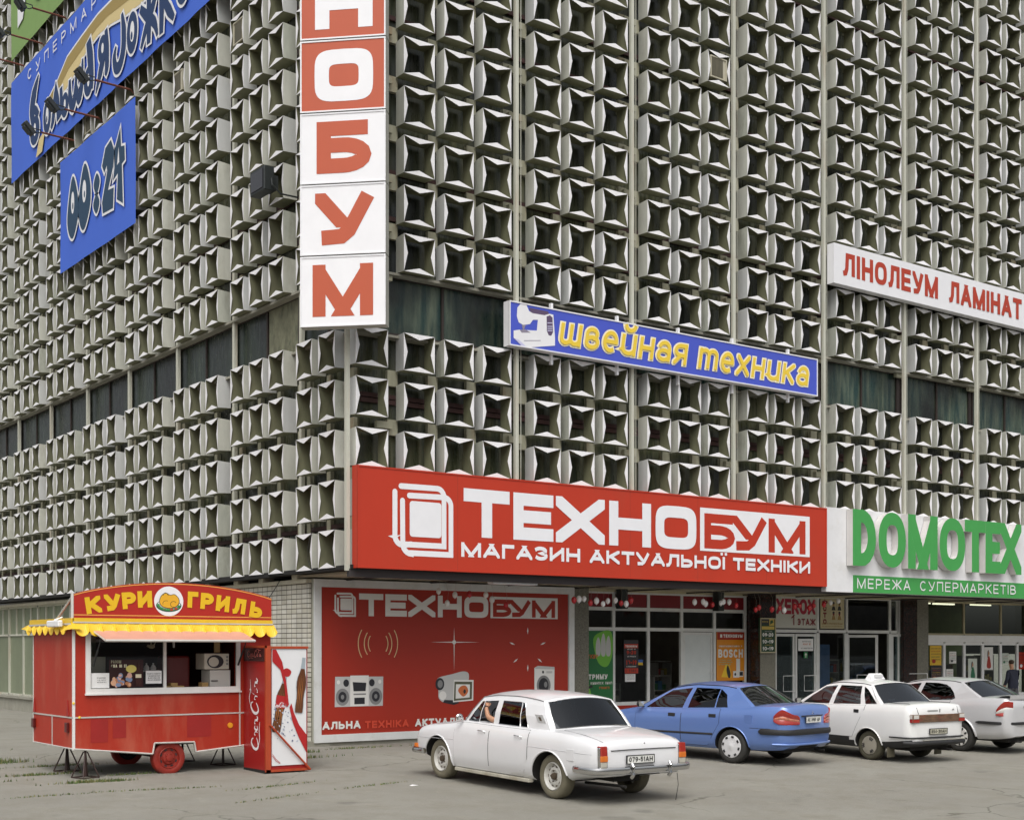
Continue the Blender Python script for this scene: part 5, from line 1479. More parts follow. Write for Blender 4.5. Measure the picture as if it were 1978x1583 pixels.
# yellow awning band and scallops
def scallops(mb, p0, p1, n, d_out, zt, zb, dropz):
    p0, p1 = Vector(p0), Vector(p1); ax = (p1 - p0); L_ = ax.length; ax.normalize(); out = Vector((ax.y, -ax.x, 0))
    N_ = n * 8
    top = []; bot = []
    for i in range(N_ + 1):
        s = i / N_; k = abs(math.sin(PI * (s * n % 1)) if (s * n % 1) else 0)
        a = p0 + ax * (L_ * s)
        top.append(a + Vector((0, 0, zt))); bot.append(a + out * d_out + Vector((0, 0, zb - dropz * (k ** .6))))
    for i in range(N_):
        mb.face([bot[i], bot[i + 1], top[i + 1], top[i]])
        o = out * -.008
        mb.face([top[i] + o, top[i + 1] + o, bot[i + 1] + o, bot[i] + o])
aw = MB()
aw.box(X0 - .02, X1 + .02, Y0 - .04, Y0 - .006, 2.50, 2.585); aw.box(X0 - .05, X0 - .006, Y0 - .04, Y1 + .08, 2.46, 2.58)
scallops(aw, (X0 - .02, Y0 - .03, 0), (X1 + .04, Y0 - .03, 0), 16, .16, 2.51, 2.37, .085)
scallops(aw, (X0 - .03, Y1 + .08, 0), (X0 - .03, Y0 + .02, 0), 7, .08, 2.50, 2.43, .12)
aw.mesh([(X0 - .03, Y0 - .03, 2.51), (X0 - .16, Y0 + .1, 2.38), (X0 - .08, Y0 - .18, 2.40), (X0 + .1, Y0 - .18, 2.40)], [(0, 1, 2), (0, 2, 3)])
aw.mesh([(X0 - .03, Y1 + .06, 2.52), (X0 - .08, Y1 + .46, 2.43), (X0 - .10, Y1 + .08, 2.40), (X0 - .1, Y1 - .2, 2.38)], [(0, 1, 2), (0, 2, 3)])
aw.build('awning', k_yel, kiosk)
t = MB(); t.box(X0 - .02, X1 + .02, Y0 - .052, Y0 - .042, 2.50, 2.525); t.box(X0 - .062, X0 - .052, Y0 - .04, Y1 + .08, 2.47, 2.50); t.build('awning_rail', k_alu, kiosk)
# arched name board
arcp = [(X0 + 3.52 * i / 24, 2.975 + .225 * (1 - ((i - 12) / 12) ** 2) ** .9) for i in range(25)]
fb_ = Sheet(FR(y=Y0 - .03), 0); outl = [(X0, 2.585)] + [(X1, 2.585)] + arcp[::-1]
fb_.poly(outl, 0, 0); fb_.poly(outl, 1, -.045)
for i in range(len(outl)):
    a, c = outl[i], outl[(i + 1) % len(outl)]
    fb_.face([(a[0], Y0 - .03, a[1]), (c[0], Y0 - .03, c[1]), (c[0], Y0 + .015, c[1]), (a[0], Y0 + .015, a[1])], 1)
nb = fb_.build('name_board', [k_redf, k_alu], kiosk)
t = Sheet(FR(y=Y0 - .03), .004)
t.line([(a, c - .022) for a, c in arcp], .016, 0); t.rect(X0, 2.625, X1, 2.642, 0); t.build('piping', M('piping_orange', '#E09A4A', .5), nb)
t = Sheet(FR(y=Y0 - .03), .006)
def fun(ch, cx, cz, w_, h_, rot, tt=.088):
    glyph(t, ch, cx - w_ / 2, cz - h_ / 2, w_, h_, tt, 0, 0, 0, rot, 2.2)
for ch, cx, cz, w_, rot in (('К', -5.62, 2.80, .26, R(9)), ('У', -5.30, 2.85, .27, R(7)), ('Р', -5.02, 2.885, .24, R(5)), ('И', -4.75, 2.91, .25, R(3)), ('Г', -3.90, 2.92, .19, R(-2)), ('Р', -3.64, 2.90, .24, R(-4)), ('И', -3.35, 2.865, .25, R(-6)), ('Л', -3.04, 2.82, .24, R(-8)), ('Ь', -2.72, 2.765, .24, R(-9))):
    fun(ch, cx, cz, w_, .275, rot, .084)
t.build('lettering', k_let, nb)
t = Sheet(FR(y=Y0 - .03), .006)
cx, cz = -4.33, 2.885
t.disc(cx, cz, .258, .25, 0, 40); t.disc(cx, cz - .075, .225, .105, 1, 32); t.disc(cx, cz - .065, .205, .09, 0, 32)
rr = random.Random(9)
for i in range(26):
    a = rr.uniform(PI, 2 * PI); t.disc(cx + .185 * math.cos(a), cz - .06 + .085 * math.sin(a), .022, .018, (2, 2, 3)[i % 3], 8)
body = [(cx - .16, cz + .02), (cx - .12, cz + .10), (cx - .05, cz + .13), (cx + .02, cz + .10), (cx + .10, cz + .11), (cx + .17, cz + .04), (cx + .16, cz - .05), (cx + .06, cz - .11), (cx - .08, cz - .10), (cx - .15, cz - .05)]
q_ = closed_curve(body); t.poly(grow(q_, .010), 4); t.poly(q_, 5)
t.line(arc(cx - .06, cz + .07, .05, .07, 20, 160, 8), .010, 4); t.line(arc(cx + .08, cz - .05, .055, .05, 40, 290, 10), .009, 4); t.line(arc(cx - .05, cz - .04, .06, .05, 60, 200, 8), .008, 4)
t.build('chicken_emblem', [sg_white, M('plate_green', '#20503A', .5), M('salad_green', '#3A8A4A', .5), M('tomato', '#B83A28', .5), M('outline_dark', '#3A3A20', .5), M('chicken_yellow', '#DDA828', .5)], nb)
t = MB(); t.tube([(X0 + .01, Y0 + .02, 2.95), (X0 + .01, Y0 + .85, 2.57)], .022, 6); t.tube([(X0 - .012, Y0 - .005, 2.56), (X0 - .012, Y0 - .005, 2.99)], .03, 6); t.build('board_stay', k_alu, kiosk)
t = empty('road_lamp', (0, 0, 0), label='small white strip lamp fixed on the left end of the yellow awning', cat='lamp'); q = MB(); q.box(X0 - .17, X0 - .09, -1.15, -.55, 2.44, 2.55); q.build('cover', m_white, t, bevel=.02); q = MB(); q.tube([(X0 - .13, -.85, 2.55), (X0, -.85, 2.60)], .02, 6); q.build('bracket', k_alu, t)
# wheels
def wheel(parent, c, r, w_, tyre_m, rim_m, prof='steel', side=1, rx=1.0):
    """tyre and rim, axle along y; side = +1 when the outer face looks to -y"""
    g_ = MB(); s = side
    pr = [(r * .60, -w_ * .42), (r * .70, -w_ * .50), (r * .86, -w_ * .52), (r * .96, -w_ * .44), (r, -w_ * .30), (r, w_ * .30), (r * .96, w_ * .44), (r * .86, w_ * .52), (r * .6, w_ * .45)]
    g_.lathe(pr, 40, (0, 0, 0), 'y')
    for k in (-.16, 0, .16): pass
    ty = g_.build('tyre', tyre_m, parent, smooth=35)
    return ty
whl = empty('wheel', (0, 0, 0)); whl.parent = kiosk
def put(o, loc):
    o.location = loc; return o
wheel(whl, None, .29, .17, k_tyre, None)
q = MB(); q.lathe([(.19, -.075), (.175, -.085), (.165, -.05), (.12, -.045), (.10, -.075), (.06, -.08), (.055, -.10), (.03, -.105), (0, -.105)], 30, (0, 0, 0), 'y')
for k in range(5):
    a = 2 * PI * k / 5; q.ball((.075 * math.cos(a), -.085, .075 * math.sin(a)), .012, .012, .012, 6, 4)
for k in range(8):
    a = 2 * PI * (k + .5) / 8; q.obox((.142 * math.cos(a), -.049, .142 * math.sin(a)), (math.cos(a), 0, math.sin(a)), (0, 1, 0), (-math.sin(a), 0, math.cos(a)), .012, .004, .022, 1)
q.build('rim', [k_tyre, m_blk], whl, smooth=35)
whl.location = (-4.29, Y0 + .12, .262 + gz(Y0)); 
w2 = copy_tree(whl, kiosk); w2.location = (-4.29, Y1 - .05, .262)
w2.children[0].data = w2.children[0].data.copy(); w2.children[0].data.materials[0] = M('tyre_dark', (.02, .02, .02), .7)
q = MB(); q.box(-4.58, -3.85, Y0 + .08, Y0 + .5, .50, .54); q.box(-4.4, -4.2, Y0 + .2, Y1 - .2, .22, .30); q.box(-5.7, -2.6, -.6, -.5, .40, .48); q.box(-5.7, -2.6, -.2, -.1, .40, .48); q.build('chassis', m_dark, kiosk)
# axle stands
for i, (x, y, lb) in enumerate(((-5.66, -.24, 'rusty brown axle stand under the left rear corner of the trailer'), (-5.72, -1.32, 'rusty brown axle stand under the near left corner of the trailer'), (-3.30, .45, 'rusty axle stand in the shadow under the far right end of the trailer'), (-2.95, -.55, 'rusty axle stand half hidden behind the tall red drinks cooler'))):
    t = empty('axle_stand', (x, y, gz(y)), label=lb, cat='axle stand', group='axle stands under the trailer')
    q = MB()
    for k in range(4):
        a = PI / 4 + k * PI / 2 + .3
        q.tube([(0.03 * math.cos(a), .03 * math.sin(a), .43), (.22 * math.cos(a), .22 * math.sin(a), .012)], .012, 6)
        c_ = a + PI / 2
        q.tube([(.22 * math.cos(a), .22 * math.sin(a), .014), (.22 * math.cos(c_), .22 * math.sin(c_), .014)], .010, 5)
    q.build('frame', k_blk, t)
    q = MB(); q.tube([(0, 0, .02), (0, 0, .46)], .022, 8); q.box(-.06, .06, -.06, .06, .45, .462); q.build('post', k_blk, t)

# ================================================================ tall drinks cooler with picture front
c_red = M('cooler_red', '#9C1E1C', .35, nz=.05, sc_=(1, 1, .5)); c_or = M('cooler_rust_red', '#A8401E', .6, nz=.2, sc_=(8, 8, 1.5), dirt=(.25, .10, .04), dirt_amt=.5)
cx0, cx1, cy0, cy1 = -2.944, -2.143, -2.27, -1.40
zg = gz(-1.9)
cool = empty('drinks_cooler', (0, 0, 0), label='tall red drinks cooler with vertical white script and a bottle picture front', cat='cooler')
q = MB(); q.box(cx0, cx1, cy0 + .04, cy1, zg + .05, 2.10); q.build('cabinet', c_red, cool)
q = MB(); q.box(cx0 - .006, cx0 + .085, cy0, cy0 + .05, zg + .02, 2.135); q.box(cx0 - .006, cx0 + .012, cy0, cy1, 2.10, 2.135); q.box(cx0, cx1 + .02, cy0, cy0 + .03, zg + .02, zg + .06); q.box(cx0 + .085, cx1, cy0 + .002, cy0 + .04, 2.085, 2.125); q.build('corner_frame', c_or, cool)
q = MB(); q.tube([(cx0 + .06, cy0 - .02, .79), (cx1 + .03, cy0 - .02, zg + .03)], .018, 8); q.build('lock_bar', c_or, cool)
q = MB(); q.box(cx0 - .02, cx0 + .02, cy0 + .06, cy1 - .02, 1.87, 2.095); hb = q.build('header_box', M('header_dark', (.05, .012, .012), .25), cool, bevel=.01)
q = MB(); q.box(cx0 - .006, cx0 + .3, cy0 + .04, cy1, zg - .02, zg + .05); q.box(cx0 + .06, cx1 - .04, cy0 + .06, cy1 - .05, zg - .02, zg + .05, ); q.build('base', m_dark, cool)
def script(sh, P0, du, L_, Ht, mi, wgt=1.0):
    """flowing two-word script drawn with swelling strokes; P0 start, du = frame mapping (a, b) -> point"""
    W = L_; H = Ht
    def S(pts, t0, t1=None):
        pts_ = []
        for i in range(len(pts) - 1):
            a, b, c, d = pts[max(i - 1, 0)], pts[i], pts[i + 1], pts[min(i + 2, len(pts) - 1)]
            for j in range(6):
                s = j / 6
                pts_.append(tuple(.5 * ((2 * b[q]) + (-a[q] + c[q]) * s + (2 * a[q] - 5 * b[q] + 4 * c[q] - d[q]) * s * s + (-a[q] + 3 * b[q] - 3 * c[q] + d[q]) * s ** 3) for q in (0, 1)))
        pts_.append(pts[-1])
        n = len(pts_); mp_ = [(p[0] * W, p[1] * H) for p in pts_]
        hl = [(.25 + .75 * math.sin(PI * (i + .6) / (n + .2))) * t0 * H / 2 * wgt for i in range(n)]
        lp = stroke_poly(mp_, hl)[0]
        sh.poly([du(p) for p in lp], mi)
    # first capital with its long under-swash, then o c a; second capital with over-swash, then o l a
    S([(.17, .72), (.15, .86), (.10, .90), (.04, .70), (.02, .42), (.06, .22), (.12, .26), (.18, .40)], .13)
    S([(.06, .22), (.16, .08), (.28, .12), (.40, .06)], .07)
    for x in (.20, .355):
        S([(x + .055, .55), (x + .02, .58), (x, .42), (x + .02, .28), (x + .05, .32), (x + .06, .48), (x + .055, .55)], .10)
    S([(.345, .52), (.31, .58), (.285, .42), (.30, .28), (.345, .34)], .10)
    S([(.425, .56), (.425, .36), (.45, .27), (.48, .36)], .10)
    S([(.67, .74), (.65, .92), (.60, .94), (.53, .70), (.515, .40), (.55, .20), (.61, .26), (.66, .42)], .13)
    S([(.60, .94), (.72, 1.12), (.84, .98), (.98, 1.02)], .06)
    for x in (.69, .87):
        S([(x + .055, .55), (x + .02, .58), (x, .42), (x + .02, .28), (x + .05, .32), (x + .06, .48), (x + .055, .55)], .10)
    S([(.77, .60), (.82, .95), (.835, 1.02), (.80, .70), (.79, .36), (.82, .27), (.86, .40)], .09)
    S([(.945, .56), (.945, .36), (.965, .27), (1.0, .40)], .10)
fc = FL(x=cx0)     # u = -y
sh = Sheet(fc, .004)
script(sh, None, lambda p: (2.05 - p[1], .33 + p[0]), 1.25, .38, 0, 1.0)
sh.build('script', sg_white, cool)
sh = Sheet(FL(x=cx0 - .02), .003); sh.step = .0001
script(sh, None, lambda p: (1.58 + p[0], 1.91 + p[1]), .55, .15, 0, .8); sh.build('script', M('script_dim_red', '#B0605A', .4), hb)
ff = FR(y=cy0 + .02)
pn = board(cool, ff, cx0 + .115, .085, cx1 - .03, 2.08, .02, [M('panel_print_white', (.70, .70, .71), .4, nz=.03), sg_white], 'picture_panel')
sh = Sheet(ff, .003); sh.step = .0002; sh.mp = lambda p: (-2.944 + (p[0] + 2.69) * .976, .051 + p[1] * .976)
c_band = M('cola_red', '#A81E20', .4); m_cola = M('cola_brown', (.11, .035, .010), .3, nz=.10, sc_=(8, 8, 8)); m_hi = M('cola_amber', '#B8742E', .4); m_ice = M('ice_grey', '#A8AEBE', .5); m_ice2 = M('ice_dark', '#6A7088', .5); m_btl = M('bottle_clear', '#9AA4AA', .4)
rr = random.Random(3)
for i in range(70):
    u, v = rr.uniform(-2.55, -1.95), rr.uniform(.42, 1.1); s_ = rr.uniform(.01, .03)
    if u > -2.2 + (1.0 - v) * .4: continue
    sh.poly([(u, v), (u + s_, v + s_ * rr.uniform(-.6, .9)), (u + s_ * .6, v + s_ * 1.2), (u - s_ * .5, v + s_)], 4 if i % 3 else 5)
sh.poly([(-2.57, 2.07), (-2.50, 2.07), (-2.38, 1.85), (-2.30, 1.50), (-2.25, 1.10), (-2.30, 1.05), (-2.34, 1.45), (-2.42, 1.72), (-2.57, 1.86)], 0)
sh.poly([(-2.24, 1.05), (-2.18, .80), (-2.06, .52), (-1.905, .24), (-1.905, .56), (-2.05, .74), (-2.15, .95), (-2.20, 1.12)], 0)
for k in range(2):
    sh.line([(-2.57, .24 - .03 * k), (-2.50, .15 - .03 * k), (-2.42, .085 - .015 * k)], .008, 0)
def bottle(ax_, bx, s, mi_lab):
    ax_, bx = Vector(ax_), Vector(bx); d = (bx - ax_); L_ = d.length; d.normalize(); n = Vector((d.y, -d.x))
    pr = [(0, .062), (.02, .075), (.12, .078), (.25, .068), (.36, .074), (.46, .092), (.56, .094), (.64, .082), (.72, .056), (.80, .036), (.97, .026), (1, .03)]
    lo = [tuple(ax_ + d * (L_ * a) + n * (w_ * s)) for a, w_ in pr]; hi = [tuple(ax_ + d * (L_ * a) - n * (w_ * s)) for a, w_ in pr]
    sh.poly(grow(lo + hi[::-1], .004), 3)
    pr2 = [q for q in pr if q[0] < .9]
    sh.poly([tuple(ax_ + d * (L_ * a) + n * (w_ * s * .96)) for a, w_ in pr2] + [tuple(ax_ + d * (L_ * a) - n * (w_ * s * .96)) for a, w_ in pr2[::-1]], 1)
    for o in (-.6, -.15, .35, .7):
        sh.poly([tuple(ax_ + d * (L_ * a) + n * (s * w_ * o + e)) for a, w_, e in ((.05, .075, 0), (.35, .072, .004 * s), (.70, .06, .001), (.35, .072, -.004 * s))], 2)
    sh.poly([tuple(ax_ + d * (L_ * a) + n * (s * o)) for a, o in ((.40, .084), (.40, -.084), (.60, -.094), (.60, .094))], mi_lab)
    return ax_, d, n, L_
bottle((-2.06, .95), (-1.955, 1.92), 1.02, 6)
a_, d_, n_, L_ = bottle((-2.50, .62), (-2.30, 1.68), 1.12, 0)
sh.poly(closed_curve([(-2.32, 1.60), (-2.36, 1.70), (-2.28, 1.74), (-2.20, 1.68), (-2.24, 1.60)]), 0)
script(sh, None, lambda p: (-2.525 + p[0] * .98 - p[1] * .10, 1.05 + p[1] - p[0] * .12), .21, .10, 6, .9)
sh.build('picture', [c_band, m_cola, m_hi, m_btl, m_ice, m_ice2, sg_white], pn)

t = empty('power_cable', (0, 0, 0), label='thin power cable sagging from the brick wall to the trailer roof', cat='cable')
q = MB(); q.tube([(lerp_(.3, -2.6, i / 14), lerp_(3.6, .3, i / 14), lerp_(3.6, 2.62, i / 14) - .35 * math.sin(PI * i / 14)) for i in range(15)], .009, 5); q.build('cord', M('cable_black', (.02, .02, .02), .6), t)
t = empty('wall_cable', (0, 0, 0), label='thin loose cable looping down over the lowest window boxes left of the corner', cat='cable')
q = MB(); q.tube([(-.02, 1.45, 4.6), (-.03, 1.62, 4.4), (-.03, 1.72, 4.15), (-.03, 1.72, 3.92), (-.03, 1.60, 3.75), (-.03, 1.42, 3.66)], .007, 5); q.build('cord', MATS['cable_black'], t)
# ================================================================ cars
def paint(name, c, rough=.32, metal=0.0, dirt=.35):
    return M(name, c, rough, metal, .5, nz=.03, sc_=(1.2, 1.2, 1.2), dirt=tuple(.55 * q + .45 * d for q, d in zip(C(c) if isinstance(c, str) else c, (.30, .27, .20))), dirt_amt=dirt, coat=.6)
v_tint = glass('car_glass', (.30, .34, .34), .03, .01)
v_dark = glass('car_glass_dark', (.018, .018, .02), .02, .01)
v_blue = glass('car_glass_blue', (.05, .085, .12), .03, .01)
v_chrome = M('chrome', (.62, .62, .62), .14, metal=1.0, nz=.05)
v_rub = M('rubber', (.018, .018, .019), .6); v_und = M('underbody', (.012, .011, .010), .9)
v_int = M('interior_dark', (.022, .020, .018), .8, nz=.3)
v_seam = M('door_gap', (.03, .03, .032), .8)
v_tyre = M('tyre_black', (.028, .027, .024), .8, nz=.2, sc_=(9, 9, 9))
v_tyred = M('tyre_dusty', (.15, .135, .092), .9, nz=.15, sc_=(9, 9, 9))
v_plate = M('plate_white', (.70, .70, .66), .4); v_plt = M('plate_black', (.02, .02, .02), .5)
v_tred = M('lamp_red', (.33, .022, .014), .15, nz=.15, sc_=(25, 25, 25), coat=.8); v_tor = M('lamp_orange', (.62, .16, .02), .15, nz=.1, coat=.8); v_twh = M('lamp_clear', (.58, .56, .52), .12, coat=.8)

v_lampmid = M('lamp_pale_orange', (.50, .17, .10), .2, nz=.5, sc_=(14, 14, 14), coat=.8)
def pchip(P):
    xs = [p[0] for p in P]; ys = [p[1] for p in P]; n = len(P)
    if xs[0] > xs[-1]: xs = xs[::-1]; ys = ys[::-1]
    d = [(ys[i + 1] - ys[i]) / (xs[i + 1] - xs[i]) for i in range(n - 1)]
    m = [d[0]] + [0 if d[i - 1] * d[i] <= 0 else 2 * d[i - 1] * d[i] / (d[i - 1] + d[i]) for i in range(1, n - 1)] + [d[-1]]
    def f(x):
        if x <= xs[0]: return ys[0]
        if x >= xs[-1]: return ys[-1]
        i = max(j for j in range(n - 1) if xs[j] <= x)
        h = xs[i + 1] - xs[i]; t = (x - xs[i]) / h
        return (2 * t ** 3 - 3 * t * t + 1) * ys[i] + (t ** 3 - 2 * t * t + t) * h * m[i] + (-2 * t ** 3 + 3 * t * t) * ys[i + 1] + (t ** 3 - t * t) * h * m[i + 1]
    return f
GSEC = pchip([(0, .86), (.06, .93), (.16, .975), (.35, .995), (.55, 1.0), (.68, .995), (.80, .985), (.92, .955), (1.0, .905)])
TS = [0, .06, .16, .3, .45, .6, .72, .82, .9, .96, 1.0]
def lerp(a, b, t): return a + (b - a) * t

def make_car(s):
    """body shell lofted from side profile, plan outline and section; cabin of pillars and panes; doors, wheels, lamps"""
    zt, zb, hw = pchip(s['top']), pchip(s['bot']), pchip(s['plan'])
    xr, xf = s['tail'], s['nose']
    crown = s.get('crown', .05)
    root = empty(s['name'], (*s['pos'], gz(s['pos'][1])), (0, -math.atan(SL), R(90 + s.get('yaw', 0))), label=s['label'], cat='car')
    PM = s['paint']
    def sec(x):
        return hw(x), zb(x), zt(x)
    def sideY(x, z, off=0.0):
        w_, b_, t_ = sec(x)
        return w_ * GSEC(min(1, max(0, (z - b_) / (t_ - b_)))) + off
    # --- body loft
    N = 84; rE = s.get('round', .10)
    st = []
    for i in range(N + 1):
        u = i / N
        u = .5 - .5 * math.cos(PI * u)
        u = lerp(i / N, u, .55)
        st.append(lerp(xr, xf, u))
    vs = []; K = None
    for x in st:
        w_, b_, t_ = sec(x)
        e = min(x - xr, xf - x); k = 1.0
        if e < rE: k = math.sqrt(max(0.0, 1 - ((rE - e) / rE) ** 2)) * .16 + .84
        zc = (b_ + t_) / 2
        half = [(0, b_)] + [(w_ * .45, b_)] + [(w_ * GSEC(t), lerp(b_, t_, t)) for t in TS] + [(w_ * .80, t_ + crown * .34), (w_ * .55, t_ + crown * .72), (w_ * .28, t_ + crown * .93), (0, t_ + crown)]
        ring = [(y, z) for y, z in half] + [(-y, z) for y, z in half[-2:0:-1]]
        K = len(ring); nh = len(half)
        for y, z in ring:
            vs.append((x, y * (k if e < rE else 1), zc + (z - zc) * (lerp(1, k, .55))))
    fs = []; mi = []
    dk0, dk1 = s['deck']
    for i in range(N):
        for j in range(K):
            a = i * K + j; b = i * K + (j + 1) % K
            fs.append((a, b, b + K, a + K))
            jj = j if j < nh else K - 1 - j
            xm = (st[i] + st[i + 1]) / 2
            zavg = (vs[a][2] + vs[b][2]) / 2
            deck = (jj >= nh - 4) and dk0 < xm < dk1
            low = s.get('lowblack') and jj >= 1 and zavg < s['lowblack'] and jj < 7
            mi.append(1 if (deck or j in (0, K - 1)) else 2 if low else 0)
    fs.append(tuple(range(K))); mi.append(0)
    fs.append(tuple(range(N * K, (N + 1) * K))[::-1]); mi.append(0)
    mb = MB(); mb.mesh(vs, fs); mb.m = mi
    body = mb.build('body', [PM, v_und, M('black_cladding', (.025, .025, .026), .55, nz=.2)], root)
    bm = bmesh.new(); bm.from_mesh(body.data); bmesh.ops.recalc_face_normals(bm, faces=bm.faces); bm.to_mesh(body.data); bm.free()
    wr, ww = s['wheel_r'], s['wheel_w']
    cuts = []
    for ax in (0, s['wb']):
        for sg in (1, -1):
            c = MB(); yo = sg * (hw(ax) + .25); yi = sg * (hw(ax) - .34)
            ra = s['arch'] if ax == 0 else s.get('arch_f', s['arch'])
            zc = s['arch_z']
            n = 40
            r0 = [(ax + ra * s.get('arch_w', 1.0) * math.cos(2 * PI * k / n), yi, zc + ra * math.sin(2 * PI * k / n)) for k in range(n)]
            r1 = [(p[0], yo, p[2]) for p in r0]
            c.mesh(r0 + r1, [(k, (k + 1) % n, n + (k + 1) % n, n + k) for k in range(n)] + [tuple(range(n))[::-1], tuple(range(n, 2 * n))], 1)
            co = c.build('cut', [PM, v_und], None)
            bm = bmesh.new(); bm.from_mesh(co.data); bmesh.ops.recalc_face_normals(bm, faces=bm.faces); bm.to_mesh(co.data); bm.free()
            co.parent = root
            md = body.modifiers.new('arch', 'BOOLEAN'); md.operation = 'DIFFERENCE'; md.object = co; md.solver = 'EXACT'
            cuts.append(co)
    bpy.context.view_layer.update()
    dg_ = bpy.context.evaluated_depsgraph_get()
    me = bpy.data.meshes.new_from_object(body.evaluated_get(dg_))
    body.modifiers.clear(); body.data = me
    for c in cuts: bpy.data.objects.remove(c, do_unlink=True)
    me.polygons.foreach_set('use_smooth', [True] * len(me.polygons)); me.set_sharp_from_angle(angle=R(32))
    # arch lips
    lip = MB()
    for ax in (0, s['wb']):
        ra = (s['arch'] if ax == 0 else s.get('arch_f', s['arch'])) + .004
        for sg in (1, -1):
            pts = []
            for k in range(25):
                a = R(-14 + 208 * k / 24); x = ax + ra * s.get('arch_w', 1.0) * math.cos(a); z = s['arch_z'] + ra * math.sin(a)
                if z < zb(x) + .03: continue
                pts.append((x, sg * (sideY(x, z) + s.get('lip_out', .002)), z))
            lip.tube(pts, s.get('lip_r', .013), 6)
    lip.build('arch_lip', PM, root, smooth=60)
    # --- cabin
    yb_, yr_ = s['ybelt'], s['yrail']
    zr = pchip(s['rail']); zbelt = lambda x: zt(x) - .012
    cols = s['cols']; lo, hi_ = s['levels']
    def S(cidx, lv, sg):
        xb, xt = cols[cidx][:2]
        x = lerp(xb, xt, lv); z = lerp(zbelt(xb), zr(xt), lv)
        y = lerp(hw(xb) * yb_, yr_, lv) + .028 * math.sin(PI * lv)
        return (x, sg * y, z)
    cab = MB(); panes = []
    for sg in (1, -1):
        for i in range(len(cols) - 1):
            kind = cols[i][2]
            h0 = cols[i][3] if len(cols[i]) > 3 else hi_
            h1 = cols[i + 1][3] if len(cols[i + 1]) > 3 else hi_
            l0 = cols[i][4] if len(cols[i]) > 4 else lo
            l1 = cols[i + 1][4] if len(cols[i + 1]) > 4 else lo
            for (a, b, c, d, g_) in ((0, 0, l0, l1, False), (l0, l1, lerp(l0, h0, .5), lerp(l1, h1, .5), kind == 'g'), (lerp(l0, h0, .5), lerp(l1, h1, .5), h0, h1, kind == 'g'), (h0, h1, 1, 1, False)):
                q = [S(i, a, sg), S(i + 1, b, sg), S(i + 1, d, sg), S(i, c, sg)]
                if sg < 0: q = q[::-1]
                if g_: panes.append((sg, i, q))
                else: cab.face(q)
    n = 12
    def screen(ci, bow_b, bow_t, front):
        L_ = [S(ci, v, 1) for v in (0, s['slo'], .5, s['shi'], 1)]
        vals = [-1, -.9] + [-.9 + 1.8 * k / (n - 2) for k in range(1, n - 2)] + [.9, 1]
        lv = (0, s['slo'], .5, s['shi'], 1)
        grid = []
        for a, p in zip(lv, L_):
            row = []
            for v in vals:
                bow = lerp(bow_b, bow_t, a) * (1 - v * v)
                row.append((p[0] + (bow if front else -bow), p[1] * v, p[2] + (s['rcrown'] * a + s.get('dcrown', .02) * (1 - a)) * (1 - v * v)))
            grid.append(row)
        gm = MB()
        for r_ in range(4):
            for c in range(len(vals) - 1):
                q = [grid[r_][c], grid[r_][c + 1], grid[r_ + 1][c + 1], grid[r_ + 1][c]]
                if front: q = q[::-1]
                if 0 < r_ < 3 and 0 < c < len(vals) - 2: gm.face(q)
                else: cab.face(q)
        gm.build('windscreen' if front else 'rear_window', s['glass_f'] if front else s['glass_r'], root, smooth=50, merge=True)
        edge = [grid[1][c] for c in range(1, len(vals) - 1)] + [grid[r_][len(vals) - 2] for r_ in (2, 3)] + [grid[3][c] for c in range(len(vals) - 3, 0, -1)] + [grid[r_][1] for r_ in (2, 1)]
        sm = MB(); sm.tube(edge, .009, 5, caps=False); sm.build('screen_seal', s.get('seal', v_rub), root)
    screen(0, s['bow'][0], s['bow'][1], True); screen(len(cols) - 1, s['bow'][2], s['bow'][3], False)
    xa, xz = cols[0][1], cols[-1][1]
    nx = 14; rows = []
    for i in range(nx + 1):
        q_ = i / nx; x = lerp(xa, xz, q_); row = []
        for j in range(n + 1):
            v = -1 + 2 * j / n
            bow = (1 - v * v) * lerp(s['bow'][1], -s['bow'][3], q_)
            row.append((x + bow, yr_ * v, zr(x) + s['rcrown'] * (1 - v * v)))
        rows.append(row)
    for i in range(nx):
        for j in range(n):
            cab.face([rows[i][j], rows[i][j + 1], rows[i + 1][j + 1], rows[i + 1][j]])
    for i in range(nx):                      # headlining
        for j in range(n):
            q = [(p[0], p[1] * .96, p[2] - .03) for p in (rows[i][j], rows[i + 1][j], rows[i + 1][j + 1], rows[i][j + 1])]
            cab.face(q, 1)
    cab.build('cabin', [PM, v_int], root, smooth=40, merge=False)
    gut = MB()
    for sg in (1, -1):
        gut.tube([(lerp(xa, xz, k / 16), sg * (yr_ + .004), zr(lerp(xa, xz, k / 16)) - .004) for k in range(17)], .008, 5)
        if s.get('gutter_pillars'):
            gut.tube([S(0, v / 6, sg) for v in range(7)], .009, 5)
    gut.build('gutter', s.get('gutter_m', v_rub), root)
    done = {}
    for sg, i, q in panes:
        done.setdefault((sg, i), []).append(q)
    for (sg, i), qs in done.items():
        if s.get('open') == (sg, i): continue
        p = MB()
        for q in qs: p.face(q)
        p.build('side_window', s['glass_s'], root, merge=True, smooth=60)
        if s.get('win_trim'):
            a, b, c, d = qs[0][0], qs[0][1], qs[1][2], qs[1][3]
            if sg < 0: b, a, d, c = qs[0][2], qs[0][3], qs[1][0], qs[1][1]
            tr = MB(); loop = ([qs[0][0], qs[0][1], qs[1][2], qs[1][3], qs[0][0]] if sg > 0 else [qs[0][3], qs[0][2], qs[1][1], qs[1][0], qs[0][3]])
            tr.tube(loop, .007, 5, caps=False); tr.build('window_trim', s['win_trim'], root)
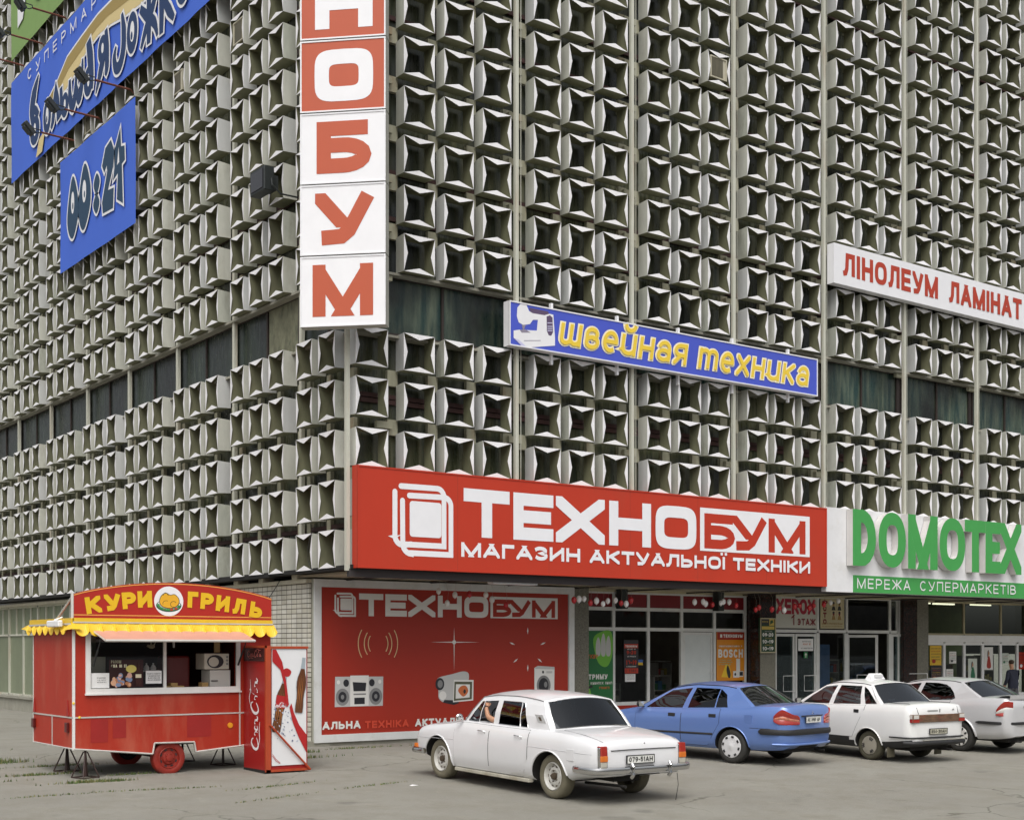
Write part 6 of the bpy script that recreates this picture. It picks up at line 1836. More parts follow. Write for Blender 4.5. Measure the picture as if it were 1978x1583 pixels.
    # --- doors (thin skins over dark gaps), handles
    for dn, (x0, x1, zlo) in enumerate(s['doors']):
        for sg in (1, -1):
            def patch(o, off, grow_):
                nx_, nz_ = 10, 7; g = []
                for i in range(nx_ + 1):
                    x = lerp(x0 - grow_, x1 + grow_, i / nx_)
                    z0 = (zlo(x) if callable(zlo) else zlo) - grow_; z1 = zt(x) - .02 + grow_ * .5
                    for j in range(nz_ + 1):
                        z = lerp(z0, z1, j / nz_); g.append((x, sg * sideY(x, z, off), z))
                f = [(i * (nz_ + 1) + j, (i + 1) * (nz_ + 1) + j, (i + 1) * (nz_ + 1) + j + 1, i * (nz_ + 1) + j + 1) for i in range(nx_) for j in range(nz_)]
                if sg > 0: f = [q[::-1] for q in f]
                o.mesh(g, f)
            p = MB(); patch(p, .0025, .007); p.build('door_gap', v_seam, root, smooth=50)
            p = MB(); patch(p, .0055, 0); d_ = p.build('door', PM, root, smooth=50)
            hx, hz = s['handles'][dn]
            h_ = MB(); y = sg * (sideY(hx, hz) + .008)
            if s['handle_kind'] == 'chrome':
                h_.tube([(hx + .09, y, hz + .004), (hx + .08, y + sg * .025, hz + .006), (hx - .07, y + sg * .03, hz), (hx - .10, y + sg * .005, hz - .005)], .009, 6); h_.ball((hx - .09, y, hz - .03), .012, .01, .012, 8, 5)
                h_.build('handle', v_chrome, d_)
            else:
                h_.obox((hx, y, hz), (1, 0, 0), (0, 1, 0), (0, 0, 1), s.get('hl', .085), .010, .034); h_.build('handle', v_rub, d_, bevel=.012)
    # --- wheels
    for ax in (0, s['wb']):
        for sg in (1, -1):
            w_ = empty('wheel', (ax, sg * s['track'] / 2, wr)); w_.parent = root
            if s.get('steer') and ax > 0: w_.rotation_euler = (0, 0, s['steer'])
            k = MB(); r = wr; W = ww
            pr = [(r * .62, W * .36), (r * .66, W * .47), (r * .74, W * .52), (r * .86, W * .53), (r * .95, W * .46), (r * .985, W * .36), (r, W * .28), (r, -W * .28), (r * .97, -W * .42), (r * .86, -W * .52), (r * .62, -W * .4)]
            k.lathe([(a, sg * b) for a, b in pr], 44, (0, 0, 0), 'y')
            k.build('tyre', s['tyre_m'], w_, smooth=38)
            k = MB(); s['rim'](k, r, W, sg)
            k.build('rim', s['rim_m'], w_, smooth=38)
    # --- sides: trims
    for (pts, rad, mt, nm) in s.get('trims', []):
        for sg in (1, -1):
            k = MB(); q = []
            for a, b in zip(pts[:-1], pts[1:]):
                for j in range(8): q.append((lerp(a[0], b[0], j / 8), lerp(a[1], b[1], j / 8)))
            q.append(pts[-1])
            k.tube([(x, sg * sideY(x, z, rad * .1), z) for x, z in q], rad, 6); k.build(nm, mt, root)
    # interior: seats, wheel
    for x, hgt in s['seats']:
        for sg in (1, -1):
            k = MB(); zz_ = zt(x); k.obox((x, sg * .36, zz_ + hgt * .4), (1, 0, -.2), (0, 1, 0), (.2, 0, 1), .06, .22, hgt * .5); k.build('seat', v_int, root, bevel=.05)
    k = MB(); xx = s['swheel']; zz_ = zt(xx)
    ring = [(xx + .13 * math.cos(2 * PI * j / 24) * .45, .36 + .18 * math.sin(2 * PI * j / 24), zz_ + .06 + .16 * math.cos(2 * PI * j / 24)) for j in range(25)]
    k.tube(ring, .013, 6, caps=False); k.tube([(xx, .20, zz_ + .07), (xx, .52, zz_ + .07)], .012, 6); k.build('steering_wheel', v_rub, root)
    return root, dict(zt=zt, zb=zb, hw=hw, sideY=sideY, S=S, zr=zr)

def rear_frame(x):   # local frame of a car's tail seen from behind
    return Frame((x, 0, 0), (0, -1, 0), (-1, 0, 0))
def plate(root, x, v0, wd, ht, txt, ycen=0.0, base=None, blue=False):
    f_ = rear_frame(x)
    b = board(root, f_, ycen - wd / 2, v0, ycen + wd / 2, v0 + ht, .02, [base or v_plate, v_plt], 'number_plate')
    rim(b, f_, ycen - wd / 2, v0, ycen + wd / 2, v0 + ht, .010, .005, v_plt if not blue else M('plate_rim', (.5, .5, .5), .4), 'frame')
    sh = Sheet(f_, .004); text(sh, txt, ycen - wd / 2 + .04, v0 + ht * .22, ht * .56, ht * .11, wd - .08, 0, gap=.16)
    sh.build('digits', [v_plt], b)

def bumper(root, path, z, prof, mt, name, taper=True):
    vs = []; n = len(prof)
    for i, (x, y) in enumerate(path):
        a = Vector(path[max(i - 1, 0)]); b = Vector(path[min(i + 1, len(path) - 1)]); d = (b - a).normalized(); n_ = Vector((-d.y, d.x))
        if n_.dot(Vector((x + .3, y))) < 0: n_ = -n_
        tp = .35 if taper and i in (0, len(path) - 1) else 1
        for o, h_ in prof: vs.append((x + n_.x * o * tp, y + n_.y * o * tp, z + h_ * tp))
    k = MB(); k.mesh(vs, [(i * n + j, i * n + j + 1, (i + 1) * n + j + 1, (i + 1) * n + j) for i in range(len(path) - 1) for j in range(n - 1)])
    return k.build(name, mt, root, smooth=50)
def fine(path, m_=5):
    o = []
    for i in range(len(path) - 1):
        a, b, c, d = path[max(i - 1, 0)], path[i], path[i + 1], path[min(i + 2, len(path) - 1)]
        for j in range(m_):
            s = j / m_
            o.append(tuple(.5 * ((2 * b[q]) + (-a[q] + c[q]) * s + (2 * a[q] - 5 * b[q] + 4 * c[q] - d[q]) * s * s + (-a[q] + 3 * b[q] - 3 * c[q] + d[q]) * s ** 3) for q in range(len(b))))
    return o + [path[-1]]
def wrap_lamp(root, sg, rows, bands, off=.012):
    '''tail lamp wrapped round the corner: rows of (x, y, z bottom, z top) and bands of (low, high, material) as fractions of the height'''
    rows = fine(rows, 3); lamp = MB(); mats = []
    for lo_, hi_, mt in bands:
        if mt not in mats: mats.append(mt)
        vs = []
        for i, (x, y, a, b) in enumerate(rows):
            p0 = Vector(rows[max(i - 1, 0)][:2]); p1 = Vector(rows[min(i + 1, len(rows) - 1)][:2]); d = (p1 - p0).normalized(); n_ = Vector((d.y, -d.x))
            if n_.dot(Vector((x + .4, y))) < 0: n_ = -n_
            ends = i in (0, len(rows) - 1)
            for z, o in ((lerp(a, b, lo_), -.03 if lo_ == 0 else off * .6), (lerp(a, b, lo_) + .006, off), (lerp(a, b, hi_) - .006, off), (lerp(a, b, hi_), -.03 if hi_ == 1 else off * .6)):
                o = -.03 if ends else o
                vs.append((x + n_.x * o, sg * (y + n_.y * o), z))
        fs = [(i * 4 + j, i * 4 + j + 1, i * 4 + j + 5, i * 4 + j + 4) for i in range(len(rows) - 1) for j in range(3)]
        lamp.mesh(vs, fs, mats.index(mt))
    return lamp.build('tail_lamp', mats, root, smooth=50)

# ---- wheel faces
def rim_steel(k, r, W, sg):
    k.lathe([(r * .64, sg * W * .42), (r * .60, sg * W * .50), (r * .56, sg * W * .44), (r * .52, sg * W * .22), (r * .46, sg * W * .18), (r * .40, sg * W * .30), (r * .30, sg * W * .34), (r * .22, sg * W * .22), (r * .16, sg * W * .24)], 40, (0, 0, 0), 'y', 0)
    k.lathe([(r * .17, sg * W * .24), (r * .14, sg * W * .46), (r * .08, sg * W * .5), (0, sg * W * .5)], 20, (0, 0, 0), 'y', 1)
    for j in range(5):
        a = 2 * PI * j / 5; k.ball((r * .25 * math.cos(a), sg * W * .30, r * .25 * math.sin(a)), .014, .012, .014, 6, 4, 1)
    for j in range(10):
        a = 2 * PI * j / 10; k.obox((r * .43 * math.cos(a), sg * W * .255, r * .43 * math.sin(a)), (math.cos(a), 0, math.sin(a)), (0, 1, 0), (-math.sin(a), 0, math.cos(a)), .012, .004, .020, 1)
def cover(nslot, ri, slot_r, sw, sl, bulge=.5):
    def f(k, r, W, sg):
        k.lathe([(r * ri, sg * W * .40), (r * (ri - .03), sg * W * .50), (r * (ri - .10), sg * W * .53), (r * .40, sg * W * (.48 + bulge * .12)), (r * .18, sg * W * (.50 + bulge * .16)), (r * .12, sg * W * (.54 + bulge * .14)), (0, sg * W * (.56 + bulge * .14))], 44, (0, 0, 0), 'y', 0)
        for j in range(nslot):
            a = 2 * PI * j / nslot + .2
            k.obox((r * slot_r * math.cos(a), sg * W * (.53 + bulge * .03), r * slot_r * math.sin(a)), (math.cos(a), 0, math.sin(a)), (0, 1, 0), (-math.sin(a), 0, math.cos(a)), sl, .008, sw, 1)
    return f
def cover3(k, r, W, sg):
    k.lathe([(r * .64, sg * W * .42), (r * .62, sg * W * .52), (r * .55, sg * W * .55), (r * .30, sg * W * .57), (0, sg * W * .57)], 44, (0, 0, 0), 'y', 0)
    for g in range(3):
        for j in range(3):
            a = 2 * PI * g / 3 + R(115) + (j - 1) * .22
            k.obox((r * .47 * math.cos(a), sg * W * .563, r * .47 * math.sin(a)), (math.cos(a), 0, math.sin(a)), (0, 1, 0), (-math.sin(a), 0, math.cos(a)), .028, .006, .008, 1)

# ================================================================ 1 white classic saloon (driving past, driver's arm in the window)
p_wh = paint('car_white_old', (.70, .70, .71), .3, dirt=.16)
vol = dict(name='vintage_sedan', label='white vintage saloon with chrome bumper and a driver, in front of the red poster wall', pos=(.02, -7.41), yaw=-1.0, paint=p_wh,
  nose=3.90, tail=-1.10, wb=3.08, track=1.46, wheel_r=.335, wheel_w=.20, arch=.415, arch_f=.43, arch_z=.30, arch_w=1.02, crown=.055,
  top=[(-1.10, .83), (-1.04, .885), (-.8, .935), (-.2, .995), (.2, 1.005), (1.4, 1.01), (2.3, 1.015), (2.6, .965), (3.1, .905), (3.6, .855), (3.82, .79), (3.90, .70)],
  bot=[(-1.10, .42), (-.6, .36), (-.35, .30), (.5, .235), (2.5, .215), (2.9, .25), (3.55, .34), (3.90, .38)],
  plan=[(-1.10, .80), (-.9, .865), (-.3, .91), (1.2, .925), (2.6, .915), (3.4, .885), (3.75, .85), (3.90, .79)], deck=(.05, 2.25), round=.07,
  ybelt=.875, yrail=.665, rail=[(.30, 1.405), (.6, 1.45), (1.1, 1.475), (1.6, 1.465), (2.1, 1.41)], rcrown=.075, dcrown=.055, levels=(.05, .82), slo=.06, shi=.93,
  cols=[(2.40, 2.02, 'p'), (2.30, 1.94, 'g', .80), (1.985, 1.955, 'b'), (1.965, 1.935, 'g'), (1.575, 1.565, 'p'), (1.43, 1.435, 'g'), (.865, .95, 'b'), (.845, .93, 'g', .82), (.64, .905, 'p', .80), (.08, .44, 'p')],
  bow=(.16, .07, .20, .10), glass_f=v_tint, glass_r=v_blue, glass_s=v_blue, seal=v_chrome, gutter_m=M('gutter_grey', (.20, .20, .20), .5), gutter_pillars=True, open=(1, 3), win_trim=v_chrome,
  doors=[(1.56, 2.56, .262), (.52, 1.545, lambda x: .262 if x > .66 else .262 + (.66 - x) * 2.2)], handles=[(1.75, .895), (.76, .885)], handle_kind='chrome',
  tyre_m=v_tyred, rim=rim_steel, rim_m=[M('wheel_white', (.55, .54, .50), .45, nz=.15, dirt=(.28, .24, .15), dirt_amt=.6), M('wheel_hub_dark', (.07, .05, .03), .6)], steer=R(0),
  trims=[([(3.78, .655), (2.6, .70), (1.5, .735), (.4, .75), (-.95, .735)], .0045, M('crease_shadow_grey', (.50, .50, .51), .4), 'crease_shadow_line')],  # thin grey strip painting the shadow line of the body crease
  seats=[(1.35, .34), (.55, .25)], swheel=2.0)
car, V = make_car(vol)
q = MB()
for sg in (1, -1):        # wrap-round chrome bumper: blade from the side, round the corner, across the tail
    pass
path = [(-.62, .935), (-.85, .955), (-1.08, .90), (-1.16, .70), (-1.19, 0), (-1.16, -.70), (-1.08, -.90), (-.85, -.955), (-.62, -.935)]
bumper(car, fine(path, 4), .51, [(-.02, -.055), (.018, -.045), (.030, 0), (.018, .045), (-.02, .055)], v_chrome, 'rear_bumper')
q = MB()
for y in (.30, -.42): q.tube([(-1.19, y, .40), (-1.235, y, .45), (-1.235, y, .56), (-1.20, y, .60)], .028, 8)
q.build('overrider', v_chrome, car, smooth=60)
path = [(3.45, .93), (3.75, .93), (3.93, .80), (3.98, 0), (3.93, -.80), (3.75, -.93), (3.45, -.93)]
q = MB(); q.tube([(x, y, .44) for x, y in path], .05, 8); q.build('front_bumper', v_chrome, car, smooth=60)
for sg in (1, -1):
    q = MB()
    y0 = sg * .755
    q.obox((-1.075, y0, .79), (1, 0, 0), (0, 1, 0), (.10, 0, 1), .045, .062, .075, 0); q.obox((-1.085, y0, .685), (1, 0, 0), (0, 1, 0), (.03, 0, 1), .045, .066, .045, 1); q.obox((-1.08, y0, .600), (1, 0, 0), (0, 1, 0), (0, 0, 1), .042, .062, .042, 2)
    q.build('tail_lamp', [v_tred, v_tor, M('lamp_backup', (.42, .40, .34), .3)], car, bevel=.012)
    q = MB(); q.obox((-1.078, y0, .695), (1, 0, 0), (0, 1, 0), (.06, 0, 1), .032, .076, .158); q.build('lamp_bezel', v_chrome, car, bevel=.02)
    q = MB(); q.obox((3.83, sg * .80, .50), (1, 0, 0), (0, 1, 0), (0, 0, 1), .05, .06, .04); q.build('indicator', v_tor, car, bevel=.01)
    q = MB(); q.lathe([(0, .05), (.09, .04), (.095, 0)], 20, (3.86, sg * .62, .66), 'x'); q.build('headlight', v_twh, car, smooth=40)
    q = MB(); y = sg * V['sideY'](2.36, .99); q.tube([(2.36, y, .98), (2.36, y + sg * .07, 1.04)], .010, 6); q.ball((2.36, y + sg * .09, 1.08), .03, .07, .055, 12, 8); q.build('wing_mirror', v_chrome, car, smooth=60)
plate(car, -1.135, .595, .53, .125, '079-51АН', -.08)
q = MB(); q.tube([(-1.108, .62, .795), (-1.112, .3, .80), (-1.112, -.3, .80), (-1.108, -.62, .795)], .007, 5); q.build('boot_seam', v_seam, car)
q = MB(); q.ball((-1.085, -.02, .875), .012, .022, .022, 8, 6); q.build('boot_lock', v_chrome, car)
q = MB()
for sg in (1, -1): q.tube([(-.12, sg * .70, V['zt'](-.12) + .028), (-.6, sg * .70, V['zt'](-.6) + .028), (-1.0, sg * .70, V['zt'](-1.0) + .022), (-1.09, sg * .66, .82)], .006, 5)
q.build('boot_lid_gap', M('gap_soft', (.30, .30, .31), .6), car)
q = MB(); q.obox((-.52, V['sideY'](-.52, .70) + .003, .70), (1, 0, 0), (0, 1, 0), (0, 0, 1), .085, .004, .085); q.build('fuel_flap', p_wh, car, bevel=.006)
q = MB(); q.obox((.33, V['S'](9, .42, 1)[1] + .035, 1.17), (1, 0, 0), (0, 1, -.5), (.12, .45, 1), .10, .008, .075); q.obox((.33, V['S'](9, .42, 1)[1] + .045, 1.17), (1, 0, 0), (0, 1, -.5), (.12, .45, 1), .022, .008, .03, 1); q.build('pillar_vent', [p_wh, M('vent_brown', (.12, .09, .06), .6)], car)
q = MB(); q.box(.50, 2.55, .80, .895, .195, .25); q.box(.50, 2.55, -.895, -.80, .195, .25); q.build('sill', M('sill_dirty_white', (.42, .40, .33), .5, nz=.2, dirt=(.22, .18, .10), dirt_amt=.7), car, bevel=.01)
q = MB(); q.tube([(-.2, .35, .24), (-1.0, .38, .27), (-1.16, .38, .27)], .022, 8); q.tube([(-.1, -.6, .30), (-.1, .6, .30)], .05, 8); q.obox((-.6, .1, .36), (1, 0, 0), (0, 1, 0), (0, 0, 1), .25, .25, .05); q.tube([(-1.15, -.62, .42), (-1.18, -.62, .25), (-1.15, -.60, .02)], .006, 4); q.build('exhaust', v_und, car)
# the driver: one continuous body, arm out on the sill
def skin_body(name, verts, edges, radii, mat, parent, levels=2, root_i=0):
    me = bpy.data.meshes.new(name); me.from_pydata(verts, edges, []); me.materials.append(mat)
    o = bpy.data.objects.new(name, me); col.objects.link(o); o.parent = parent
    o.modifiers.new('skin', 'SKIN'); su = o.modifiers.new('sub', 'SUBSURF'); su.levels = levels; su.render_levels = levels
    sk = me.skin_vertices[0].data
    for i, r_ in enumerate(radii):
        sk[i].radius = r_ if isinstance(r_, tuple) else (r_, r_)
        sk[i].use_root = (i == root_i)
    bpy.context.view_layer.update()
    m2 = bpy.data.meshes.new_from_object(o.evaluated_get(bpy.context.evaluated_depsgraph_get()))
    o.modifiers.clear(); o.data = m2
    m2.polygons.foreach_set('use_smooth', [True] * len(m2.polygons))
    return o
m_skin = M('skin', (.42, .22, .13), .55, nz=.08, sc_=(9, 9, 9)); m_shirt = M('shirt_dark', (.04, .03, .035), .8, nz=.2); m_jkt = M('jacket_navy', (.015, .018, .035), .8, nz=.2); m_hair = M('hair_brown', (.05, .03, .018), .7)
drv = empty('person', (*vol['pos'], gz(vol['pos'][1])), (0, -math.atan(SL), R(90 + vol['yaw'])), label='driver with a bare forearm raised in the open window of the white vintage saloon', cat='person')
vv = [(1.58, .38, .62), (1.56, .38, .85), (1.52, .38, 1.08), (1.53, .38, 1.19), (1.57, .38, 1.26), (1.60, .38, 1.34),      # pelvis..head
      (1.53, .57, 1.10), (1.62, .76, 1.06), (1.74, .80, 1.115), (1.80, .79, 1.23), (1.815, .775, 1.27),                         # left arm bent, elbow on the sill, hand up
      (1.53, .20, 1.10), (1.68, .14, .95), (1.95, .25, 1.05)]
ee = [(0, 1), (1, 2), (2, 3), (3, 4), (4, 5), (2, 6), (6, 7), (7, 8), (8, 9), (9, 10), (2, 11), (11, 12), (12, 13)]
rr_ = [(.16, .15), (.14, .16), (.12, .17), .055, .06, .085, .07, .055, .045, .034, .034, .07, .05, .035]
bd = skin_body('body', vv, ee, rr_, m_skin, drv)
bd.data.materials.append(m_shirt)
for p in bd.data.polygons:
    c = p.center
    if c.z < 1.15 and not (c.y > .64): p.material_index = 1
hd = MB()
for k, (dx, dz, L_) in enumerate(((.018, .004, .075), (.006, .014, .085), (-.006, .016, .08), (-.018, .012, .065))):
    pass
for k in range(4):
    b0 = Vector((1.82 + .016 * (k - 1.5), .765, 1.285))
    hd.tube([b0, b0 + Vector((.012 * (k - 1.5) + .02, -.02, .035)), b0 + Vector((.012 * (k - 1.5) + .055, -.045, .045))], [.010, .009, .007], 6)
hd.tube([(1.80, .76, 1.27), (1.79, .73, 1.30), (1.81, .70, 1.32)], [.011, .010, .008], 6)
hd.build('fingers', m_skin, drv, smooth=60)
q = MB(); q.ball((1.585, .38, 1.375), .095, .085, .085, 14, 10); q.build('hair', m_hair, drv, smooth=60)

# ================================================================ 2 blue saloon
p_bl = paint('car_blue_metallic', (.125, .215, .50), .3, metal=.25, dirt=.10)
blu = dict(name='blue_sedan', label='metallic blue saloon with silver wheel covers, parked between the vintage car and the white taxi', pos=(6.27, -4.90), yaw=9, paint=p_bl,
  nose=3.55, tail=-1.20, wb=2.80, track=1.56, wheel_r=.325, wheel_w=.21, arch=.385, arch_z=.315, crown=.05,
  top=[(-1.20, 1.02), (-1.14, 1.09), (-1.0, 1.115), (-.6, 1.105), (-.2, 1.07), (.3, 1.045), (1.1, 1.0), (1.9, .97), (2.3, .945), (2.8, .87), (3.2, .78), (3.45, .66), (3.55, .55)],
  bot=[(-1.20, .40), (-1.0, .31), (-.5, .28), (.5, .25), (2.3, .24), (3.0, .25), (3.55, .34)],
  plan=[(-1.20, .72), (-1.0, .84), (-.5, .895), (.8, .915), (2.2, .905), (3.0, .86), (3.4, .74), (3.55, .60)], deck=(-.38, 2.15), round=.14,
  ybelt=.90, yrail=.58, rail=[(-.05, 1.40), (.4, 1.455), (.9, 1.46), (1.3, 1.425), (1.65, 1.35)], rcrown=.055, levels=(.03, .87), slo=.05, shi=.95,
  cols=[(2.36, 1.60, 'p'), (2.16, 1.52, 'g', .86), (1.22, 1.09, 'p'), (1.09, 1.0, 'g'), (.45, .44, 'b', .86), (.42, .42, 'g', .85), (.14, .30, 'p', .62), (.05, .26, 'p', .5), (-.42, .10, 'p')],
  bow=(.22, .09, .22, .10), glass_f=v_dark, glass_r=glass('car_glass_rear', (.05, .055, .055), .10, .01), glass_s=v_dark, seal=v_rub,
  doors=[(1.20, 2.34, .30), (.28, 1.185, lambda x: .30 if x > .56 else .30 + (.56 - x) * 1.6)], handles=[(1.42, .855), (.44, .885)], handle_kind='black',
  tyre_m=v_tyre, rim=cover(8, .70, .56, .026, .018, .4), rim_m=[M('cover_silver', (.66, .66, .67), .35, metal=.15, nz=.04), v_rub],
  trims=[([(2.42, .50), (.42, .535)], .022, v_rub, 'rub_strip'), ([(-.42, .70), (-.85, .705)], .004, v_seam, 'bumper_gap')],
  seats=[(1.0, .36), (.1, .25)], swheel=1.75)
car, V = make_car(blu)
pth = [(-.62, .905), (-.9, .88), (-1.12, .76), (-1.215, .55), (-1.235, 0), (-1.215, -.55), (-1.12, -.76), (-.9, -.88), (-.62, -.905)]
bumper(car, fine(pth, 4), .645, [(-.03, -.055), (.012, -.05), (.024, -.02), (.024, .02), (.012, .05), (-.03, .058)], v_rub, 'rear_bumper')
q = MB(); q.tube([(x - .012, y * 1.0, .42) for x, y in pth[1:-1]], .022, 8); q.build('bumper_lip', p_bl, car, smooth=60)
for sg in (1, -1):
    wrap_lamp(car, sg, [(-.90, .868, .86, .92), (-1.00, .845, .80, 1.03), (-1.08, .80, .785, 1.075), (-1.145, .72, .785, 1.03), (-1.19, .62, .785, .985), (-1.21, .50, .785, .965), (-1.215, .42, .79, .90)], [(0, .34, v_tred), (.34, .56, v_lampmid), (.56, 1, v_tred)])
    q = MB(); y = sg * V['sideY'](2.2, .97); q.tube([(2.2, y - sg * .04, .97), (2.2, y + sg * .06, .99)], .02, 6); q.ball((2.20, y + sg * .12, 1.03), .05, .08, .065, 12, 8); q.obox((2.155, y + sg * .12, 1.03), (1, 0, 0), (0, 1, 0), (0, 0, 1), .006, .062, .048, 1); q.build('wing_mirror', [v_rub, M('mirror_glass', (.5, .5, .45), .1, metal=.6)], car, smooth=60)
    q = MB(); q.ball((3.42, sg * .62, .64), .10, .14, .07, 12, 8); q.build('headlight', v_twh, car, smooth=60)
plate(car, -1.245, .815, .50, .115, 'АЕ 3983 АР', 0, None, True)
q = MB(); q.tube([(-1.215, .36, .945), (-1.235, 0, .95), (-1.215, -.36, .945)], .012, 5); q.build('boot_grip', v_seam, car)
q = MB()
for a in (90, 210, 330):
    c, d = math.cos(R(a)), math.sin(R(a)); z0 = 1.0
    q.mesh([(-1.222, 0, z0), (-1.226, .02 * c - .011 * d, z0 + .02 * d + .011 * c), (-1.228, .042 * c, z0 + .042 * d), (-1.226, .02 * c + .011 * d, z0 + .02 * d - .011 * c)], [(0, 1, 2, 3), (3, 2, 1, 0)])
q.build('badge', v_chrome, car)
q = MB(); q.obox((-.38, V['sideY'](-.38, .86) + .002, .86), (1, 0, 0), (0, 1, 0), (0, 0, 1), .085, .004, .085); q.build('fuel_flap', p_bl, car, bevel=.02)
q = MB(); q.tube([(-.9, -.45, .26), (-1.2, -.47, .27)], .025, 8); q.obox((-.5, 0, .30), (1, 0, 0), (0, 1, 0), (0, 0, 1), .5, .6, .05); q.build('exhaust', v_und, car)
q = MB(); q.tube([(.15, 0, 1.50), (-.05, 0, 1.62)], .004, 4); q.build('aerial', v_rub, car)
q = MB(); q.obox((2.72, V['sideY'](2.72, .70) + .003, .70), (1, 0, 0), (0, 1, 0), (0, 0, 1), .028, .004, .014); q.build('side_badge', v_chrome, car)

# ================================================================ 3 white saloon with a roof sign
p_w2 = paint('car_white', (.74, .74, .73), .28, dirt=.08)
lad = dict(name='white_sedan', label='white saloon with black lower sides and a small taxi sign on its roof', pos=(9.16, -5.97), yaw=-3, paint=p_w2,
  nose=3.30, tail=-1.02, wb=2.70, track=1.42, wheel_r=.292, wheel_w=.185, arch=.335, arch_z=.30, crown=.045,
  top=[(-1.02, .98), (-.98, 1.08), (-.85, 1.12), (-.3, 1.115), (.4, 1.085), (1.2, 1.055), (1.8, 1.04), (2.2, .99), (2.7, .92), (3.1, .80), (3.30, .66)],
  bot=[(-1.02, .34), (-.7, .29), (-.3, .25), (.5, .235), (2.2, .235), (2.9, .24), (3.30, .32)],
  plan=[(-1.02, .76), (-.85, .825), (-.3, .86), (.8, .875), (2.2, .865), (2.9, .82), (3.2, .72), (3.30, .62)], deck=(-.2, 1.9), round=.07, lowblack=.43,
  ybelt=.90, yrail=.575, rail=[(.12, 1.465), (.4, 1.50), (.8, 1.505), (1.1, 1.485), (1.35, 1.43)], rcrown=.06, levels=(.03, .87), slo=.04, shi=.95,
  cols=[(2.02, 1.32, 'p'), (1.86, 1.25, 'g'), (1.10, .99, 'p'), (.98, .90, 'g'), (.25, .38, 'p'), (.125, .325, 'g', .87), (-.02, .24, 'g', .74), (-.17, .16, 'p', .10), (-.26, .16, 'p')],
  bow=(.20, .08, .16, .08), glass_f=v_tint, glass_r=glass('car_glass_rear_blue', (.08, .12, .15), .08, .01), glass_s=glass('car_glass_clear', (.42, .42, .40), .04, .01), seal=v_rub,
  doors=[(1.09, 2.02, .44), (.11, 1.075, lambda x: .44 if x > .40 else .44 + (.40 - x) * 1.9)], handles=[(1.24, .935), (.30, .955)], handle_kind='black', hl=.065,
  tyre_m=M('tyre_mud', (.07, .065, .042), .9, nz=.2, sc_=(9, 9, 9)), rim=cover3, rim_m=[M('cover_dusty', (.30, .28, .23), .55, nz=.1), v_rub],
  trims=[], seats=[(1.0, .36), (.15, .24)], swheel=1.5)
car, V = make_car(lad)
for sg in (1, -1):
    q = MB()
    q.obox((-.975, sg * .675, .872), (1, 0, 0), (0, 1, 0), (0, 0, 1), .072, .092, .082, 0); q.build('lamp_case', M('lamp_smoke', (.16, .10, .07), .2, coat=.6), car, bevel=.015)
    q = MB(); q.box(-1.056, -1.046, sg * .675 - .085, sg * .675 + .085, .80, .86); q.box(-1.035, -.93, sg * .769 - .004, sg * .769 + .004, .80, .86); q.build('tail_lamp', v_tred, car)
    q = MB(); q.box(-1.056, -1.046, sg * .675 - .07, sg * .675 + .07, .872, .942); q.box(-1.03, -.94, sg * .769 - .004, sg * .769 + .004, .872, .942); q.build('reversing_lamp', v_twh, car)
    q = MB(); y = sg * V['sideY'](1.86, 1.03); q.tube([(1.86, y - sg * .04, 1.04), (1.86, y + sg * .06, 1.05)], .018, 6); q.ball((1.86, y + sg * .11, 1.09), .045, .07, .055, 12, 8); q.obox((1.82, y + sg * .11, 1.09), (1, 0, 0), (0, 1, 0), (0, 0, 1), .006, .055, .042, 1); q.build('wing_mirror', [v_rub, MATS['mirror_glass']], car, smooth=60)
    q = MB(); q.obox((-.46, sg * .70, .19), (1, 0, 0), (0, 1, 0), (0, 0, 1), .01, .10, .10); q.build('mud_flap', M('mud_flap_dusty', (.10, .09, .06), .9), car)
    q = MB(); q.ball((3.2, sg * .58, .72), .08, .13, .07, 12, 8); q.build('headlight', v_twh, car, smooth=60)
q = MB(); q.box(-1.05, -1.0, -.585, .585, .795, .95); q.build('lamp_panel', M('lamp_panel_brown', (.15, .085, .05), .25, nz=.5, sc_=(5, 5, 14), dirt=(.20, .02, .02), dirt_amt=.8, coat=.6), car, bevel=.01)
plate(car, -1.055, .56, .52, .115, '854-30АН', -.02, M('plate_dusty', (.50, .48, .38), .5))
q = MB(); pt2 = [(-.55, .868), (-.85, .83), (-1.0, .76), (-1.035, .4), (-1.04, 0), (-1.035, -.4), (-1.0, -.76), (-.85, -.83), (-.55, -.868)]
q.tube([(x - .012, y * 1.005, .50) for x, y in pt2], .016, 6)
q.tube([(x - .03, y * 1.0, .40) for x, y in pt2[1:-1]], .04, 8); q.build('rear_bumper', v_rub, car, smooth=60)
q = MB(); q.tube([(-1.075, .5, .455), (-1.08, -.74, .455)], .012, 6); q.build('bumper_trim', M('trim_grey', (.30, .29, .25), .5), car)
q = MB(); q.box(-1.030, -1.022, .02, .32, 1.012, 1.03); q.box(-1.03, -1.022, -.05, -.025, .99, 1.05); q.box(-1.03, -1.022, -.46, -.42, 1.02, 1.045); q.build('badge', M('badge_grey', (.25, .25, .24), .4), car)
q = MB()
for sg in (1, -1): q.tube([(-.22, sg * .60, V['zt'](-.22) + .03), (-.8, sg * .60, V['zt'](-.8) + .028), (-.985, sg * .60, 1.08), (-1.028, sg * .585, .96)], .006, 5)
q.build('boot_lid_gap', v_seam, car)
q = MB(); q.tube([(-.8, -.30, .24), (-1.1, -.32, .25)], .022, 8); q.obox((-.4, 0, .28), (1, 0, 0), (0, 1, 0), (0, 0, 1), .4, .55, .05); q.build('exhaust', v_und, car)
